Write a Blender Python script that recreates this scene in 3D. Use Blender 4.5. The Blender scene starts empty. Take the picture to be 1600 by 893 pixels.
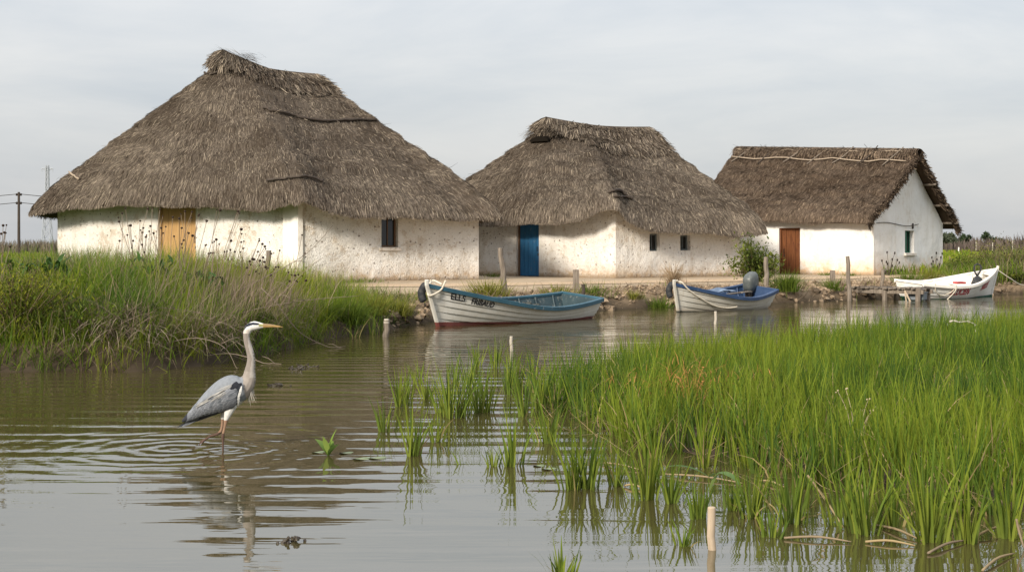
import bpy, math, random
import numpy as np
from mathutils import Vector, Matrix, Euler
from mathutils.bvhtree import BVHTree

rng = np.random.default_rng(7)
random.seed(7)
SC = bpy.context.scene
COL = SC.collection
F = 2222.0          # focal length in photo pixels (50 mm on a 36 mm sensor, 1600 px wide)
CZ = 1.5            # eye height above the water
HY = 385.0          # horizon row


def P(px, py, d):
    return np.array([(px - 800.0) * d / F, d, CZ + (HY - py) * d / F])


def G(px, py, z=0.0):
    d = F * (CZ - z) / (py - HY)
    return np.array([(px - 800.0) * d / F, d, z])


def PX(px, d):
    return (px - 800.0) * d / F


# ------------------------------------------------------------------ noise
def _hash(ix, iy, iz, seed):
    h = (ix.astype(np.int64) * 374761393 + iy.astype(np.int64) * 668265263 + iz.astype(np.int64) * 2147483647 + seed * 974711) & 0xFFFFFFFF
    h = ((h ^ (h >> 13)) * 1274126177) & 0xFFFFFFFF
    h = h ^ (h >> 16)
    return (h & 0xFFFF) / 65535.0


def vnoise(x, y, z=None, seed=0):
    x = np.asarray(x, float); y = np.asarray(y, float)
    z = np.zeros_like(x) if z is None else np.asarray(z, float)
    ix, iy, iz = np.floor(x), np.floor(y), np.floor(z)
    fx, fy, fz = x - ix, y - iy, z - iz
    fx = fx * fx * (3 - 2 * fx); fy = fy * fy * (3 - 2 * fy); fz = fz * fz * (3 - 2 * fz)
    r = 0
    for a in (0, 1):
        for b in (0, 1):
            for c in (0, 1):
                w = (fx if a else 1 - fx) * (fy if b else 1 - fy) * (fz if c else 1 - fz)
                r = r + w * _hash(ix + a, iy + b, iz + c, seed)
    return r * 2 - 1


def fbm(x, y, z=None, seed=0, oct=4):
    r, a, f = 0, 0.5, 1.0
    for i in range(oct):
        r = r + a * vnoise(np.asarray(x) * f, np.asarray(y) * f, None if z is None else np.asarray(z) * f, seed + i * 17)
        a *= 0.5; f *= 2.03
    return r


# ------------------------------------------------------------------ scene objects
def tag(o, label=None, cat=None, group=None, kind=None):
    if label: o['label'] = label
    if cat: o['category'] = cat
    if group: o['group'] = group
    if kind: o['kind'] = kind
    return o


def thing(name, label, cat, loc, rot=None, group=None):
    o = bpy.data.objects.new(name, None)
    o.empty_display_size = 0.2
    COL.objects.link(o)
    o.location = tuple(float(v) for v in loc)
    if rot is not None: o.rotation_euler = rot
    return tag(o, label, cat, group)


def mesh_obj(name, verts, faces, mat, parent=None, origin=None, smooth=False, col=None, mats_idx=None):
    """verts Nx3; faces: ndarray (M,4)/(M,3) or list of lists; verts are in the parent's space (minus origin)."""
    verts = np.asarray(verts, float)
    if origin is not None:
        verts = verts - np.asarray(origin, float)
    me = bpy.data.meshes.new(name)
    if isinstance(faces, np.ndarray):
        n, k = faces.shape
        me.vertices.add(len(verts)); me.vertices.foreach_set('co', verts.astype(np.float32).ravel())
        me.loops.add(n * k); me.loops.foreach_set('vertex_index', faces.astype(np.int32).ravel())
        me.polygons.add(n); me.polygons.foreach_set('loop_start', np.arange(0, n * k, k, dtype=np.int32))
        me.update(calc_edges=True)
        me.validate()
    else:
        me.from_pydata([tuple(v) for v in verts], [], faces)
        me.update()
    if col is not None:
        c = np.ones((len(verts), 4), np.float32); c[:, :3] = col
        at = me.color_attributes.new('col', 'FLOAT_COLOR', 'POINT')
        at.data.foreach_set('color', c.ravel())
    ms = mat if isinstance(mat, (list, tuple)) else [mat]
    for m in ms: me.materials.append(m)
    if mats_idx is not None:
        me.polygons.foreach_set('material_index', np.asarray(mats_idx, np.int32))
    if smooth:
        me.polygons.foreach_set('use_smooth', np.ones(len(me.polygons), bool))
    o = bpy.data.objects.new(name, me)
    COL.objects.link(o)
    if parent is not None: o.parent = parent
    return o


class MB:
    """collects shapes into one mesh"""
    def __init__(self):
        self.v, self.f, self.c = [], [], []
        self.cur = (1, 1, 1)

    def add(self, vs, fs):
        b = len(self.v)
        self.v += [tuple(map(float, p)) for p in vs]
        self.f += [[i + b for i in f] for f in fs]
        self.c += [self.cur] * len(vs)

    def box(self, c, s, rot=None, jit=0.0, taper=1.0):
        x, y, z = s[0] / 2, s[1] / 2, s[2] / 2
        vs = []
        for k in (-1, 1):
            t = taper if k > 0 else 1.0
            for (a, b) in ((-1, -1), (1, -1), (1, 1), (-1, 1)):
                p = Vector((a * x * t, b * y * t, k * z))
                if rot is not None: p = rot @ p
                vs.append((p.x + c[0] + random.uniform(-jit, jit), p.y + c[1] + random.uniform(-jit, jit), p.z + c[2] + random.uniform(-jit, jit)))
        self.add(vs, [[0, 3, 2, 1], [4, 5, 6, 7], [0, 1, 5, 4], [1, 2, 6, 5], [2, 3, 7, 6], [3, 0, 4, 7]])

    def tube(self, pts, r, n=6, cap=True, ry=None):
        pts = [Vector(tuple(map(float, p))) for p in pts]
        rs = r if isinstance(r, (list, tuple, np.ndarray)) else [r] * len(pts)
        vs, fs = [], []
        up = None
        for i, p in enumerate(pts):
            t = (pts[min(i + 1, len(pts) - 1)] - pts[max(i - 1, 0)])
            if t.length < 1e-9: t = Vector((0, 0, 1))
            t.normalize()
            if up is None:
                a = Vector((0, 0, 1)) if abs(t.z) < 0.9 else Vector((1, 0, 0))
                up = a.cross(t).normalized()
            up = (up - t * up.dot(t)).normalized()
            s = t.cross(up)
            for k in range(n):
                an = 2 * math.pi * k / n
                vs.append(p + (up * math.cos(an) + s * math.sin(an)) * rs[i])
        for i in range(len(pts) - 1):
            for k in range(n):
                a, b = i * n + k, i * n + (k + 1) % n
                fs.append([a, b, b + n, a + n])
        if cap:
            fs.append(list(range(n))[::-1]); fs.append([(len(pts) - 1) * n + k for k in range(n)])
        self.add(vs, fs)

    def ball(self, c, r, n=6, m=4, sz=1.0):
        vs, fs = [], []
        for j in range(m + 1):
            ph = math.pi * (j + 0.02) / (m + 0.04)
            for k in range(n):
                a = 2 * math.pi * k / n
                vs.append((c[0] + r * math.sin(ph) * math.cos(a), c[1] + r * math.sin(ph) * math.sin(a), c[2] + r * sz * math.cos(ph)))
        for j in range(m):
            for k in range(n):
                a, b = j * n + k, j * n + (k + 1) % n
                fs.append([a, a + n, b + n, b])
        fs.append(list(range(n))); fs.append([m * n + k for k in range(n)][::-1])
        self.add(vs, fs)

    def build(self, name, mat, parent=None, origin=None, smooth=False, col=False, bevel=0.0):
        o = mesh_obj(name, self.v, self.f, mat, parent, origin, smooth, np.array(self.c) if col else None)
        if bevel:
            m = o.modifiers.new('bevel', 'BEVEL'); m.width = bevel; m.segments = 2; m.limit_method = 'ANGLE'
        return o


def ribbons(base, length, width, az, lean, curve, col_base, col_tip, seg=3, twist=None, planar=None):
    """many grass blades as tapered ribbons. All arguments arrays of length N."""
    N = len(base)
    T = np.linspace(0, 1, seg + 1)
    ang = lean[:, None] + curve[:, None] * T[None, :]          # angle from the vertical along the blade
    dl = length[:, None] / seg
    midang = 0.5 * (ang[:, 1:] + ang[:, :-1])
    hx = np.concatenate([np.zeros((N, 1)), np.cumsum(np.sin(midang) * dl, 1)], 1)
    hz = np.concatenate([np.zeros((N, 1)), np.cumsum(np.cos(midang) * dl, 1)], 1)
    cx, cy = np.cos(az)[:, None], np.sin(az)[:, None]
    C = np.stack([base[:, 0:1] + hx * cx, base[:, 1:2] + hx * cy, base[:, 2:3] + hz], -1)   # N,S,3
    if twist is None: twist = rng.uniform(0, math.pi, N)
    sx, sy = np.cos(twist)[:, None], np.sin(twist)[:, None]
    prof = np.array([0.75, 1.0, 0.8, 0.5, 0.1])
    w = np.interp(T, np.linspace(0, 1, 5), prof)[None, :] * width[:, None] * 0.5
    off = np.stack([sx * w, sy * w, np.zeros_like(w)], -1)
    V = np.stack([C - off, C + off], 2).reshape(N * (seg + 1) * 2, 3)
    b = np.arange(N)[:, None] * (seg + 1) * 2 + np.arange(seg)[None, :] * 2
    Fq = np.stack([b, b + 1, b + 3, b + 2], -1).reshape(-1, 4)
    tt = T[None, :, None]
    Cc = col_base[:, None, :] * (1 - tt) + col_tip[:, None, :] * tt
    Cc = np.repeat(Cc[:, :, None, :], 2, 2).reshape(-1, 3)
    return V, Fq, Cc


def catmull(pts, n, closed=False):
    pts = np.asarray(pts, float)
    m = len(pts)
    out = []
    segs = m if closed else m - 1
    for j in range(n):
        t = j / n * segs if closed else j / (n - 1) * segs
        i = min(int(t), segs - 1); f = t - i
        if closed:
            p0, p1, p2, p3 = pts[(i - 1) % m], pts[i % m], pts[(i + 1) % m], pts[(i + 2) % m]
        else:
            p0, p1, p2, p3 = pts[max(i - 1, 0)], pts[i], pts[min(i + 1, m - 1)], pts[min(i + 2, m - 1)]
        out.append(0.5 * (2 * p1 + (p2 - p0) * f + (2 * p0 - 5 * p1 + 4 * p2 - p3) * f * f + (3 * p1 - p0 - 3 * p2 + p3) * f ** 3))
    return np.array(out)


# ------------------------------------------------------------------ materials
class NT:
    def __init__(self, name):
        self.m = bpy.data.materials.new(name); self.m.use_nodes = True
        self.t = self.m.node_tree
        self.b = self.t.nodes['Principled BSDF']
        self.out = self.t.nodes['Material Output']

    def n(self, typ, **kw):
        x = self.t.nodes.new(typ)
        for k, v in kw.items():
            if k.startswith('i_'):
                x.inputs[k[2:].replace('_', ' ')].default_value = v
            else:
                setattr(x, k, v)
        return x

    def l(self, a, b): self.t.links.new(a, b)

    def noise(self, scale, detail=4, rough=0.55, vec=None, dist=0.0):
        x = self.n('ShaderNodeTexNoise'); x.inputs['Scale'].default_value = scale
        x.inputs['Detail'].default_value = detail; x.inputs['Roughness'].default_value = rough
        x.inputs['Distortion'].default_value = dist
        if vec is not None: self.l(vec, x.inputs['Vector'])
        return x.outputs['Fac']

    def ramp(self, fac, stops):
        x = self.n('ShaderNodeValToRGB')
        e = x.color_ramp.elements
        e[0].position, e[0].color = stops[0][0], (*stops[0][1], 1)
        e[1].position, e[1].color = stops[-1][0], (*stops[-1][1], 1)
        for p, c in stops[1:-1]:
            k = e.new(p); k.color = (*c, 1)
        self.l(fac, x.inputs['Fac'])
        return x.outputs['Color']

    def mix(self, fac, a, b, mode='MIX'):
        x = self.n('ShaderNodeMix', data_type='RGBA', blend_type=mode)
        for s, v in ((0, fac), (6, a), (7, b)):
            if isinstance(v, (int, float)): x.inputs[s].default_value = v
            elif isinstance(v, tuple): x.inputs[s].default_value = (*v, 1)
            else: self.l(v, x.inputs[s])
        return x.outputs[2]

    def math(self, op, a, b=None, clamp=False):
        x = self.n('ShaderNodeMath', operation=op); x.use_clamp = clamp
        for i, v in enumerate((a, b)):
            if v is None: continue
            if isinstance(v, (int, float)): x.inputs[i].default_value = v
            else: self.l(v, x.inputs[i])
        return x.outputs[0]

    def coords(self, kind='Object', scale=(1, 1, 1)):
        x = self.n('ShaderNodeTexCoord')
        m = self.n('ShaderNodeMapping'); m.inputs['Scale'].default_value = scale
        self.l(x.outputs[kind], m.inputs['Vector'])
        return m.outputs['Vector']

    def pos(self, scale=(1, 1, 1)):
        x = self.n('ShaderNodeNewGeometry')
        m = self.n('ShaderNodeMapping'); m.inputs['Scale'].default_value = scale
        self.l(x.outputs['Position'], m.inputs['Vector'])
        return m.outputs['Vector']

    def sep(self, v):
        x = self.n('ShaderNodeSeparateXYZ'); self.l(v, x.inputs[0]); return x.outputs

    def bump(self, h, strength=0.5, dist=0.02):
        x = self.n('ShaderNodeBump'); x.inputs['Strength'].default_value = strength; x.inputs['Distance'].default_value = dist
        self.l(h, x.inputs['Height']); self.l(x.outputs['Normal'], self.b.inputs['Normal'])
        return x

    def base(self, c):
        if isinstance(c, tuple): self.b.inputs['Base Color'].default_value = (*c, 1)
        else: self.l(c, self.b.inputs['Base Color'])

    def rough(self, r, spec=0.3):
        if isinstance(r, (int, float)): self.b.inputs['Roughness'].default_value = r
        else: self.l(r, self.b.inputs['Roughness'])
        self.b.inputs['Specular IOR Level'].default_value = spec

    def attr(self, name='col'):
        x = self.n('ShaderNodeAttribute', attribute_name=name); return x.outputs['Color']


def m_attr(name, rough=0.9, spec=0.15, trans=0.0, vary=0.0):
    t = NT(name)
    c = t.attr()
    if vary:
        f = t.noise(3.0, 4, vec=t.pos())
        k = t.ramp(f, [(0.25, (1 - vary,) * 3), (0.75, (1 + vary * 0.6,) * 3)])
        c = t.mix(1.0, c, k, 'MULTIPLY')
    t.base(c); t.rough(rough, spec)
    if trans:
        tr = t.n('ShaderNodeBsdfTranslucent'); t.l(c, tr.inputs['Color'])
        mx = t.n('ShaderNodeMixShader'); mx.inputs[0].default_value = trans
        t.l(t.b.outputs[0], mx.inputs[1]); t.l(tr.outputs[0], mx.inputs[2]); t.l(mx.outputs[0], t.out.inputs['Surface'])
    return t.m


def m_whitewash(name, tone=(0.74, 0.70, 0.64), pits=0.5, stain=(0.42, 0.27, 0.13), stain_h=0.55, rough_amt=1.0, patch=0.4):
    t = NT(name)
    p = t.pos()
    z = t.sep(p)[2]
    big = t.noise(0.9, 5, 0.6, p)
    mid = t.noise(5, 5, 0.65, p)
    fine = t.noise(28, 4, 0.6, p)
    c = t.mix(t.ramp(big, [(0.35, (0, 0, 0)), (0.7, (1, 1, 1))]), tone, tuple(v * k for v, k in zip(tone, (0.90, 0.87, 0.82))))
    # bare ochre render showing through in flakes
    fl = t.ramp(t.math('ADD', t.math('ADD', mid, t.math('MULTIPLY', t.math('SUBTRACT', fine, 0.5), 0.45)), t.math('MULTIPLY', t.math('SUBTRACT', big, 0.5), 0.7)), [(0.60, (0, 0, 0)), (0.64, (1, 1, 1))])
    c = t.mix(t.math('MULTIPLY', fl, patch), c, (0.50, 0.40, 0.29))
    # rain runs below the thatch
    run = t.noise(1.0, 5, 0.65, t.pos((3.6, 3.6, 0.42)), 0.4)
    rk = t.math('MULTIPLY', t.ramp(run, [(0.50, (0, 0, 0)), (0.68, (1, 1, 1))]), 0.42 * patch + 0.06)
    c = t.mix(rk, c, (0.44, 0.36, 0.26))
    # damp / earth stain rising from the foot of the wall
    h = t.math('SUBTRACT', z, 0.5)
    e = t.math('ADD', t.math('DIVIDE', h, stain_h), t.math('MULTIPLY', t.math('SUBTRACT', mid, 0.5), 1.9))
    s = t.ramp(e, [(0.0, (1, 1, 1)), (0.45, (0.35, 0.35, 0.35)), (1.0, (0, 0, 0))])
    c = t.mix(t.math('MULTIPLY', s, 0.8), c, stain)
    s2 = t.ramp(t.math('ADD', t.math('DIVIDE', h, 0.16), t.math('MULTIPLY', t.math('SUBTRACT', fine, 0.5), 1.4)), [(0.0, (1, 1, 1)), (0.9, (0, 0, 0))])
    c = t.mix(t.math('MULTIPLY', s2, 0.7), c, (0.17, 0.13, 0.09))
    # small dark pits where stones and straw show
    v = t.n('ShaderNodeTexVoronoi'); v.inputs['Scale'].default_value = 7.0; t.l(t.pos((1, 1, 1.15)), v.inputs['Vector'])
    if 'Randomness' in v.inputs: v.inputs['Randomness'].default_value = 1.0
    rnd = t.sep(v.outputs['Color'])[0]
    size = t.math('MULTIPLY', rnd, 0.44)
    pit = t.math('LESS_THAN', t.math('ADD', v.outputs['Distance'], t.math('MULTIPLY', t.math('SUBTRACT', fine, 0.5), 0.5)), t.math('SUBTRACT', size, 0.21))
    chip = t.ramp(t.noise(15, 3, 0.6, t.pos((1, 1, 1.7)), 0.8), [(0.655, (0, 0, 0)), (0.69, (1, 1, 1))])
    pit = t.math('MAXIMUM', pit, t.math('MULTIPLY', chip, 0.75))
    pit = t.math('MULTIPLY', pit, t.ramp(mid, [(0.28, (0, 0, 0)), (0.46, (1, 1, 1))]))
    c = t.mix(t.math('MULTIPLY', pit, pits), c, (0.16, 0.12, 0.09))
    t.base(c); t.rough(0.92, 0.1)
    h1 = t.math('ADD', t.math('MULTIPLY', mid, 0.55), t.math('MULTIPLY', fine, 0.55))
    h1 = t.math('SUBTRACT', h1, t.math('MULTIPLY', pit, 0.5))
    t.bump(h1, 1.0 * rough_amt, 0.085)
    return t.m


def m_wood(name, c1, c2, scale=(14, 14, 1.2), rough=0.8, spec=0.2, bump=0.3, wear=None, wear_lo=0.58):
    t = NT(name)
    v = t.coords('Object', scale)
    f = t.noise(2.2, 6, 0.65, v, 0.6)
    c = t.ramp(f, [(0.3, c1), (0.7, c2)])
    if wear:
        w = t.noise(3.0, 5, 0.7, t.coords('Object', (3, 3, 1.2)))
        c = t.mix(t.ramp(w, [(wear_lo, (0, 0, 0)), (wear_lo + 0.12, (1, 1, 1))]), c, wear)
    t.base(c); t.rough(rough, spec); t.bump(f, bump, 0.01)
    return t.m


def m_plain(name, c, rough=0.6, spec=0.3, metal=0.0, dirt=None, dscale=6.0, dlo=0.5, dhi=0.7, bump=0.0):
    t = NT(name)
    if dirt:
        f = t.noise(dscale, 6, 0.65, t.coords('Object'))
        c = t.mix(t.ramp(f, [(dlo, (0, 0, 0)), (dhi, (1, 1, 1))]), c, dirt)
        if bump: t.bump(f, bump, 0.01)
    t.base(c); t.rough(rough, spec); t.b.inputs['Metallic'].default_value = metal
    return t.m


M = {}
M['thatch'] = m_attr('weathered_thatch', 0.95, 0.05, 0.0, 0.22)
M['thatch_under'] = m_plain('thatch_mat', (0.075, 0.06, 0.045), 1.0, 0.02, dirt=(0.03, 0.024, 0.018), dscale=8)
M['leaf'] = m_attr('green_blades', 0.6, 0.12, 0.28)
M['straw'] = m_attr('dry_stems', 0.85, 0.1, 0.1)
M['feather'] = m_attr('feathers', 0.8, 0.15)
M['earth'] = m_attr('earth', 0.95, 0.1, 0.0, 0.3)
M['wall_a'] = m_whitewash('whitewash_rough', (0.82, 0.79, 0.745), 0.8, patch=0.55)
M['wall_b'] = m_whitewash('whitewash_rough_pale', (0.82, 0.795, 0.755), 0.8, patch=0.52)
M['wall_c'] = m_whitewash('whitewash_smooth', (0.82, 0.805, 0.78), 0.10, (0.52, 0.31, 0.13), 0.75, 0.45, 0.22)
M['smooth_white'] = m_whitewash('whitewash_band', (0.84, 0.81, 0.76), 0.05, stain_h=0.7, rough_amt=0.2, patch=0.12)
M['wood_grey'] = m_wood('weathered_wood', (0.10, 0.08, 0.062), (0.27, 0.225, 0.18))
M['wood_pole'] = m_wood('dark_lath', (0.03, 0.024, 0.02), (0.09, 0.07, 0.055))
M['wood_pale'] = m_wood('pale_lath', (0.26, 0.20, 0.14), (0.42, 0.34, 0.26))
M['door_tan'] = m_wood('door_tan', (0.33, 0.19, 0.075), (0.47, 0.30, 0.13), wear=(0.22, 0.13, 0.06), wear_lo=0.62)
M['door_blue'] = m_wood('door_blue', (0.018, 0.085, 0.19), (0.035, 0.15, 0.30), wear=(0.14, 0.18, 0.20), wear_lo=0.60)
M['door_red'] = m_wood('door_red', (0.075, 0.026, 0.011), (0.19, 0.070, 0.024), rough=0.5, wear=(0.07, 0.02, 0.01))
M['iron'] = m_plain('dark_iron', (0.03, 0.028, 0.026), 0.6, 0.4, 0.6, (0.10, 0.05, 0.03), 20)
M['glass'] = m_plain('window_glass', (0.012, 0.014, 0.014), 0.08, 0.6)
M['frame_brown'] = m_wood('frame_brown', (0.10, 0.055, 0.03), (0.20, 0.12, 0.07))
M['frame_green'] = m_wood('frame_green', (0.015, 0.085, 0.05), (0.03, 0.13, 0.08))
M['frame_grey'] = m_wood('frame_grey', (0.10, 0.12, 0.12), (0.18, 0.20, 0.20))
M['sill'] = m_plain('white_sill', (0.68, 0.62, 0.55), 0.85, 0.2, dirt=(0.4, 0.32, 0.24), dscale=7)
M['rope'] = m_plain('rope', (0.62, 0.56, 0.46), 0.9, 0.1, dirt=(0.4, 0.34, 0.26), dscale=30)
M['rubber'] = m_plain('black_rubber', (0.022, 0.024, 0.027), 0.7, 0.3, dirt=(0.07, 0.065, 0.06), dscale=14)
M['blackpaint'] = m_plain('black_lettering', (0.02, 0.02, 0.024), 0.6, 0.2, dirt=(0.25, 0.24, 0.22), dscale=30, dlo=0.66, dhi=0.72)
M['redpaint'] = m_plain('red_lettering', (0.42, 0.035, 0.05), 0.6, 0.2, dirt=(0.65, 0.55, 0.52), dscale=22, dlo=0.55, dhi=0.66)
M['steel_grey'] = m_plain('pylon_steel', (0.40, 0.42, 0.45), 0.6, 0.3)
M['leafpad'] = m_plain('floating_leaf', (0.17, 0.22, 0.10), 0.45, 0.5, dirt=(0.30, 0.27, 0.12), dscale=8)
M['bark'] = m_wood('bark', (0.05, 0.04, 0.03), (0.12, 0.095, 0.07))
M['stone'] = m_plain('stone', (0.28, 0.22, 0.155), 0.95, 0.1, dirt=(0.15, 0.11, 0.075), dscale=9)
# ------------------------------------------------------------------ camera, world, sun
cam = bpy.data.cameras.new('camera'); cam_o = bpy.data.objects.new('camera', cam); COL.objects.link(cam_o)
cam.lens = 50.0; cam.sensor_width = 36.0; cam.sensor_fit = 'HORIZONTAL'
cam.shift_y = -(446.5 - HY) / 1600.0
cam.clip_start = 0.1; cam.clip_end = 5000
cam_o.location = (0, 0, CZ); cam_o.rotation_euler = (math.pi / 2, 0, 0)
SC.camera = cam_o

SUN = Vector((-0.54, -0.80, 0.47)).normalized()
sl = bpy.data.lights.new('sun', 'SUN'); sl.energy = 3.9; sl.angle = math.radians(10); sl.color = (1.0, 0.91, 0.78)
so = bpy.data.objects.new('sun', sl); COL.objects.link(so)
so.rotation_euler = (-SUN).to_track_quat('-Z', 'Y').to_euler()

w = bpy.data.worlds.new('World'); SC.world = w; w.use_nodes = True
t = w.node_tree; t.nodes.clear()


def wn(typ, **kw):
    x = t.nodes.new(typ)
    for k, v in kw.items(): setattr(x, k, v)
    return x


sky = wn('ShaderNodeTexSky', sky_type='NISHITA', sun_disc=False)
sky.sun_elevation = math.asin(SUN.z); sky.sun_rotation = math.atan2(SUN.x, SUN.y) % (2 * math.pi)
sky.air_density = 1.2; sky.dust_density = 2.0
tc = wn('ShaderNodeTexCoord')
mp = wn('ShaderNodeMapping'); mp.inputs['Scale'].default_value = (1.0, 1.0, 4.0); mp.inputs['Rotation'].default_value = (0.05, 0.10, 0.0)
t.links.new(tc.outputs['Generated'], mp.inputs['Vector'])
nz = wn('ShaderNodeTexNoise'); nz.inputs['Scale'].default_value = 4.0; nz.inputs['Detail'].default_value = 7; nz.inputs['Roughness'].default_value = 0.58; nz.inputs['Distortion'].default_value = 0.4
t.links.new(mp.outputs[0], nz.inputs['Vector'])
rp = wn('ShaderNodeValToRGB'); el = rp.color_ramp.elements
el[0].position = 0.30; el[0].color = (4.10, 4.36, 4.70, 1)
el[1].position = 0.72; el[1].color = (5.50, 5.48, 5.48, 1)
t.links.new(nz.outputs['Fac'], rp.inputs['Fac'])
# an overcast sky is brighter towards the zenith
sx = wn('ShaderNodeSeparateXYZ'); t.links.new(tc.outputs['Generated'], sx.inputs[0])
mr = wn('ShaderNodeMapRange'); mr.inputs['From Min'].default_value = 0.0; mr.inputs['From Max'].default_value = 0.6
mr.inputs['To Min'].default_value = 0.96; mr.inputs['To Max'].default_value = 2.1
t.links.new(sx.outputs[2], mr.inputs['Value'])
mu = wn('ShaderNodeMix', data_type='RGBA', blend_type='MULTIPLY'); mu.inputs[0].default_value = 1.0
t.links.new(rp.outputs[0], mu.inputs[6]); t.links.new(mr.outputs[0], mu.inputs[7])
mx = wn('ShaderNodeMix', data_type='RGBA'); mx.inputs[0].default_value = 0.88
t.links.new(sky.outputs[0], mx.inputs[6]); t.links.new(mu.outputs[2], mx.inputs[7])
bg = wn('ShaderNodeBackground'); bg.inputs['Strength'].default_value = 0.1
t.links.new(mx.outputs[2], bg.inputs['Color'])
wo = wn('ShaderNodeOutputWorld'); t.links.new(bg.outputs[0], wo.inputs['Surface'])

SC.view_settings.view_transform = 'Standard'; SC.view_settings.look = 'None'
SC.view_settings.exposure = 0.38; SC.view_settings.gamma = 1.0; SC.view_settings.use_curve_mapping = False
SC.render.engine = 'CYCLES'
SC.cycles.max_bounces = 6; SC.cycles.diffuse_bounces = 3; SC.cycles.glossy_bounces = 3; SC.cycles.transmission_bounces = 3
SC.cycles.transparent_max_bounces = 6
SC.cycles.caustics_reflective = False; SC.cycles.caustics_refractive = False
SC.cycles.use_denoising = True

# ------------------------------------------------------------------ terrain
SHORE = np.array([(-600, -40), (-60, 8), (-30, 14.0), (-12, 16.6), (-6.15, 17.1), (-4.4, 17.1), (-3.85, 18.2), (-3.5, 19.8), (-3.3, 22.0), (-2.8, 24.0),
                  (-2.3, 25.8), (-2.05, 27.4), (-1.5, 28.8), (-0.6, 30.2), (0.6, 31.6), (2.25, 33.6), (3.9, 35.4), (7, 37.5), (9.35, 39.6),
                  (11.7, 42.2), (15.4, 44.8), (22, 47), (40, 56), (120, 90), (700, 250)], float)
sh_fine = []
for i in range(len(SHORE) - 1):
    L = np.linalg.norm(SHORE[i + 1] - SHORE[i]); n = max(2, int(L / 0.25)) if abs(SHORE[i][0]) < 30 else max(2, int(L / 8))
    for k in range(n): sh_fine.append(SHORE[i] + (SHORE[i + 1] - SHORE[i]) * k / n)
sh_fine = np.array(sh_fine)
sh_fine[:, 0] += 0.12 * fbm(sh_fine[:, 0] * 1.3, sh_fine[:, 1] * 1.3, seed=3)
sh_fine[:, 1] += 0.28 * fbm(sh_fine[:, 0] * 1.1, sh_fine[:, 1] * 1.1, seed=4)

RICE = np.array([(0.50, 11.2), (0.85, 10.0), (1.4, 9.45), (1.8, 8.75), (2.2, 8.05), (2.7, 7.55), (5, 7.0), (9, 6.6), (16, 7), (19, 16), (17, 28.0), (9.2, 24.8),
                 (7.4, 23.0), (5.6, 21.2), (4.0, 19.6), (2.4, 18.1), (1.0, 16.8), (0.45, 15.4), (0.26, 13.2)], float)


def shore_d(X, Y):
    X = np.asarray(X, float).ravel(); Y = np.asarray(Y, float).ravel()
    out = np.empty(len(X))
    for i in range(0, len(X), 4000):
        dx = X[i:i + 4000, None] - sh_fine[None, :, 0]; dy = Y[i:i + 4000, None] - sh_fine[None, :, 1]
        out[i:i + 4000] = np.sqrt((dx * dx + dy * dy).min(1))
    s = np.where(Y > np.interp(X, sh_fine[:, 0], sh_fine[:, 1]), 1.0, -1.0)
    return out * s


def in_poly(X, Y, poly):
    inside = np.zeros(len(X), bool)
    n = len(poly)
    for i in range(n):
        (x1, y1), (x2, y2) = poly[i], poly[(i + 1) % n]
        c = ((y1 > Y) != (y2 > Y)) & (X < (x2 - x1) * (Y - y1) / (y2 - y1 + 1e-12) + x1)
        inside ^= c
    return inside


def poly_d(X, Y, poly):
    d = np.full(len(X), 1e9)
    n = len(poly)
    for i in range(n):
        a, b = poly[i], poly[(i + 1) % n]
        ab = b - a
        tt = np.clip(((X - a[0]) * ab[0] + (Y - a[1]) * ab[1]) / (ab @ ab), 0, 1)
        d = np.minimum(d, np.hypot(X - a[0] - tt * ab[0], Y - a[1] - tt * ab[1]))
    return np.where(in_poly(X, Y, poly), d, -d)


def sstep(a, b, x):
    q = np.clip((x - a) / (b - a), 0, 1); return q * q * (3 - 2 * q)


def terrain(X, Y, full=False):
    X = np.asarray(X, float).ravel(); Y = np.asarray(Y, float).ravel()
    d = shore_d(X, Y)
    z = -0.45 + 0.45 * sstep(-1.2, 0.0, d) + 0.30 * sstep(-0.02, 0.26, d) + 0.20 * sstep(0.3, 2.2, d)
    z = z + 0.07 * fbm(X * 2.3, Y * 2.3, seed=9) * sstep(-0.1, 0.4, d) * (1 - sstep(1.5, 2.5, d))
    mound = sstep(-2.6, -4.6, X) * sstep(0.2, 1.8, d) * (1 - sstep(3.5, 9, d)) * (1 - sstep(24, 30, Y))
    z = z + 0.30 * mound
    rough = sstep(2.5, 6, d) * (1 - sstep(-16, -14, X) * (1 - sstep(18, 24, X)) * sstep(27, 29, Y) * (1 - sstep(58, 64, Y)))
    z = z + 0.05 * fbm(X * 0.7, Y * 0.7, seed=12) * rough
    near = (X > -1) & (Y < 30)
    rd = np.full(len(X), -9.0)
    if near.any():
        rd[near] = poly_d(X[near], Y[near], RICE)
    z = np.maximum(z, -0.45 + (0.45 + 0.03 + 0.05 * fbm(X * 3, Y * 3, seed=21)) * sstep(-0.4, 0.7, rd))
    return (z, d, rd) if full else z


def lines(a, b, step, far, grow=1.25, back=None):
    fine = list(np.arange(a, b + 1e-6, step))
    v, s = b, step
    while v < far: s *= grow; v += s; fine.append(v)
    v, s = a, step
    lim = -far if back is None else back
    pre = []
    while v > lim: s *= grow; v -= s; pre.append(v)
    return np.array(pre[::-1] + fine)


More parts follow.
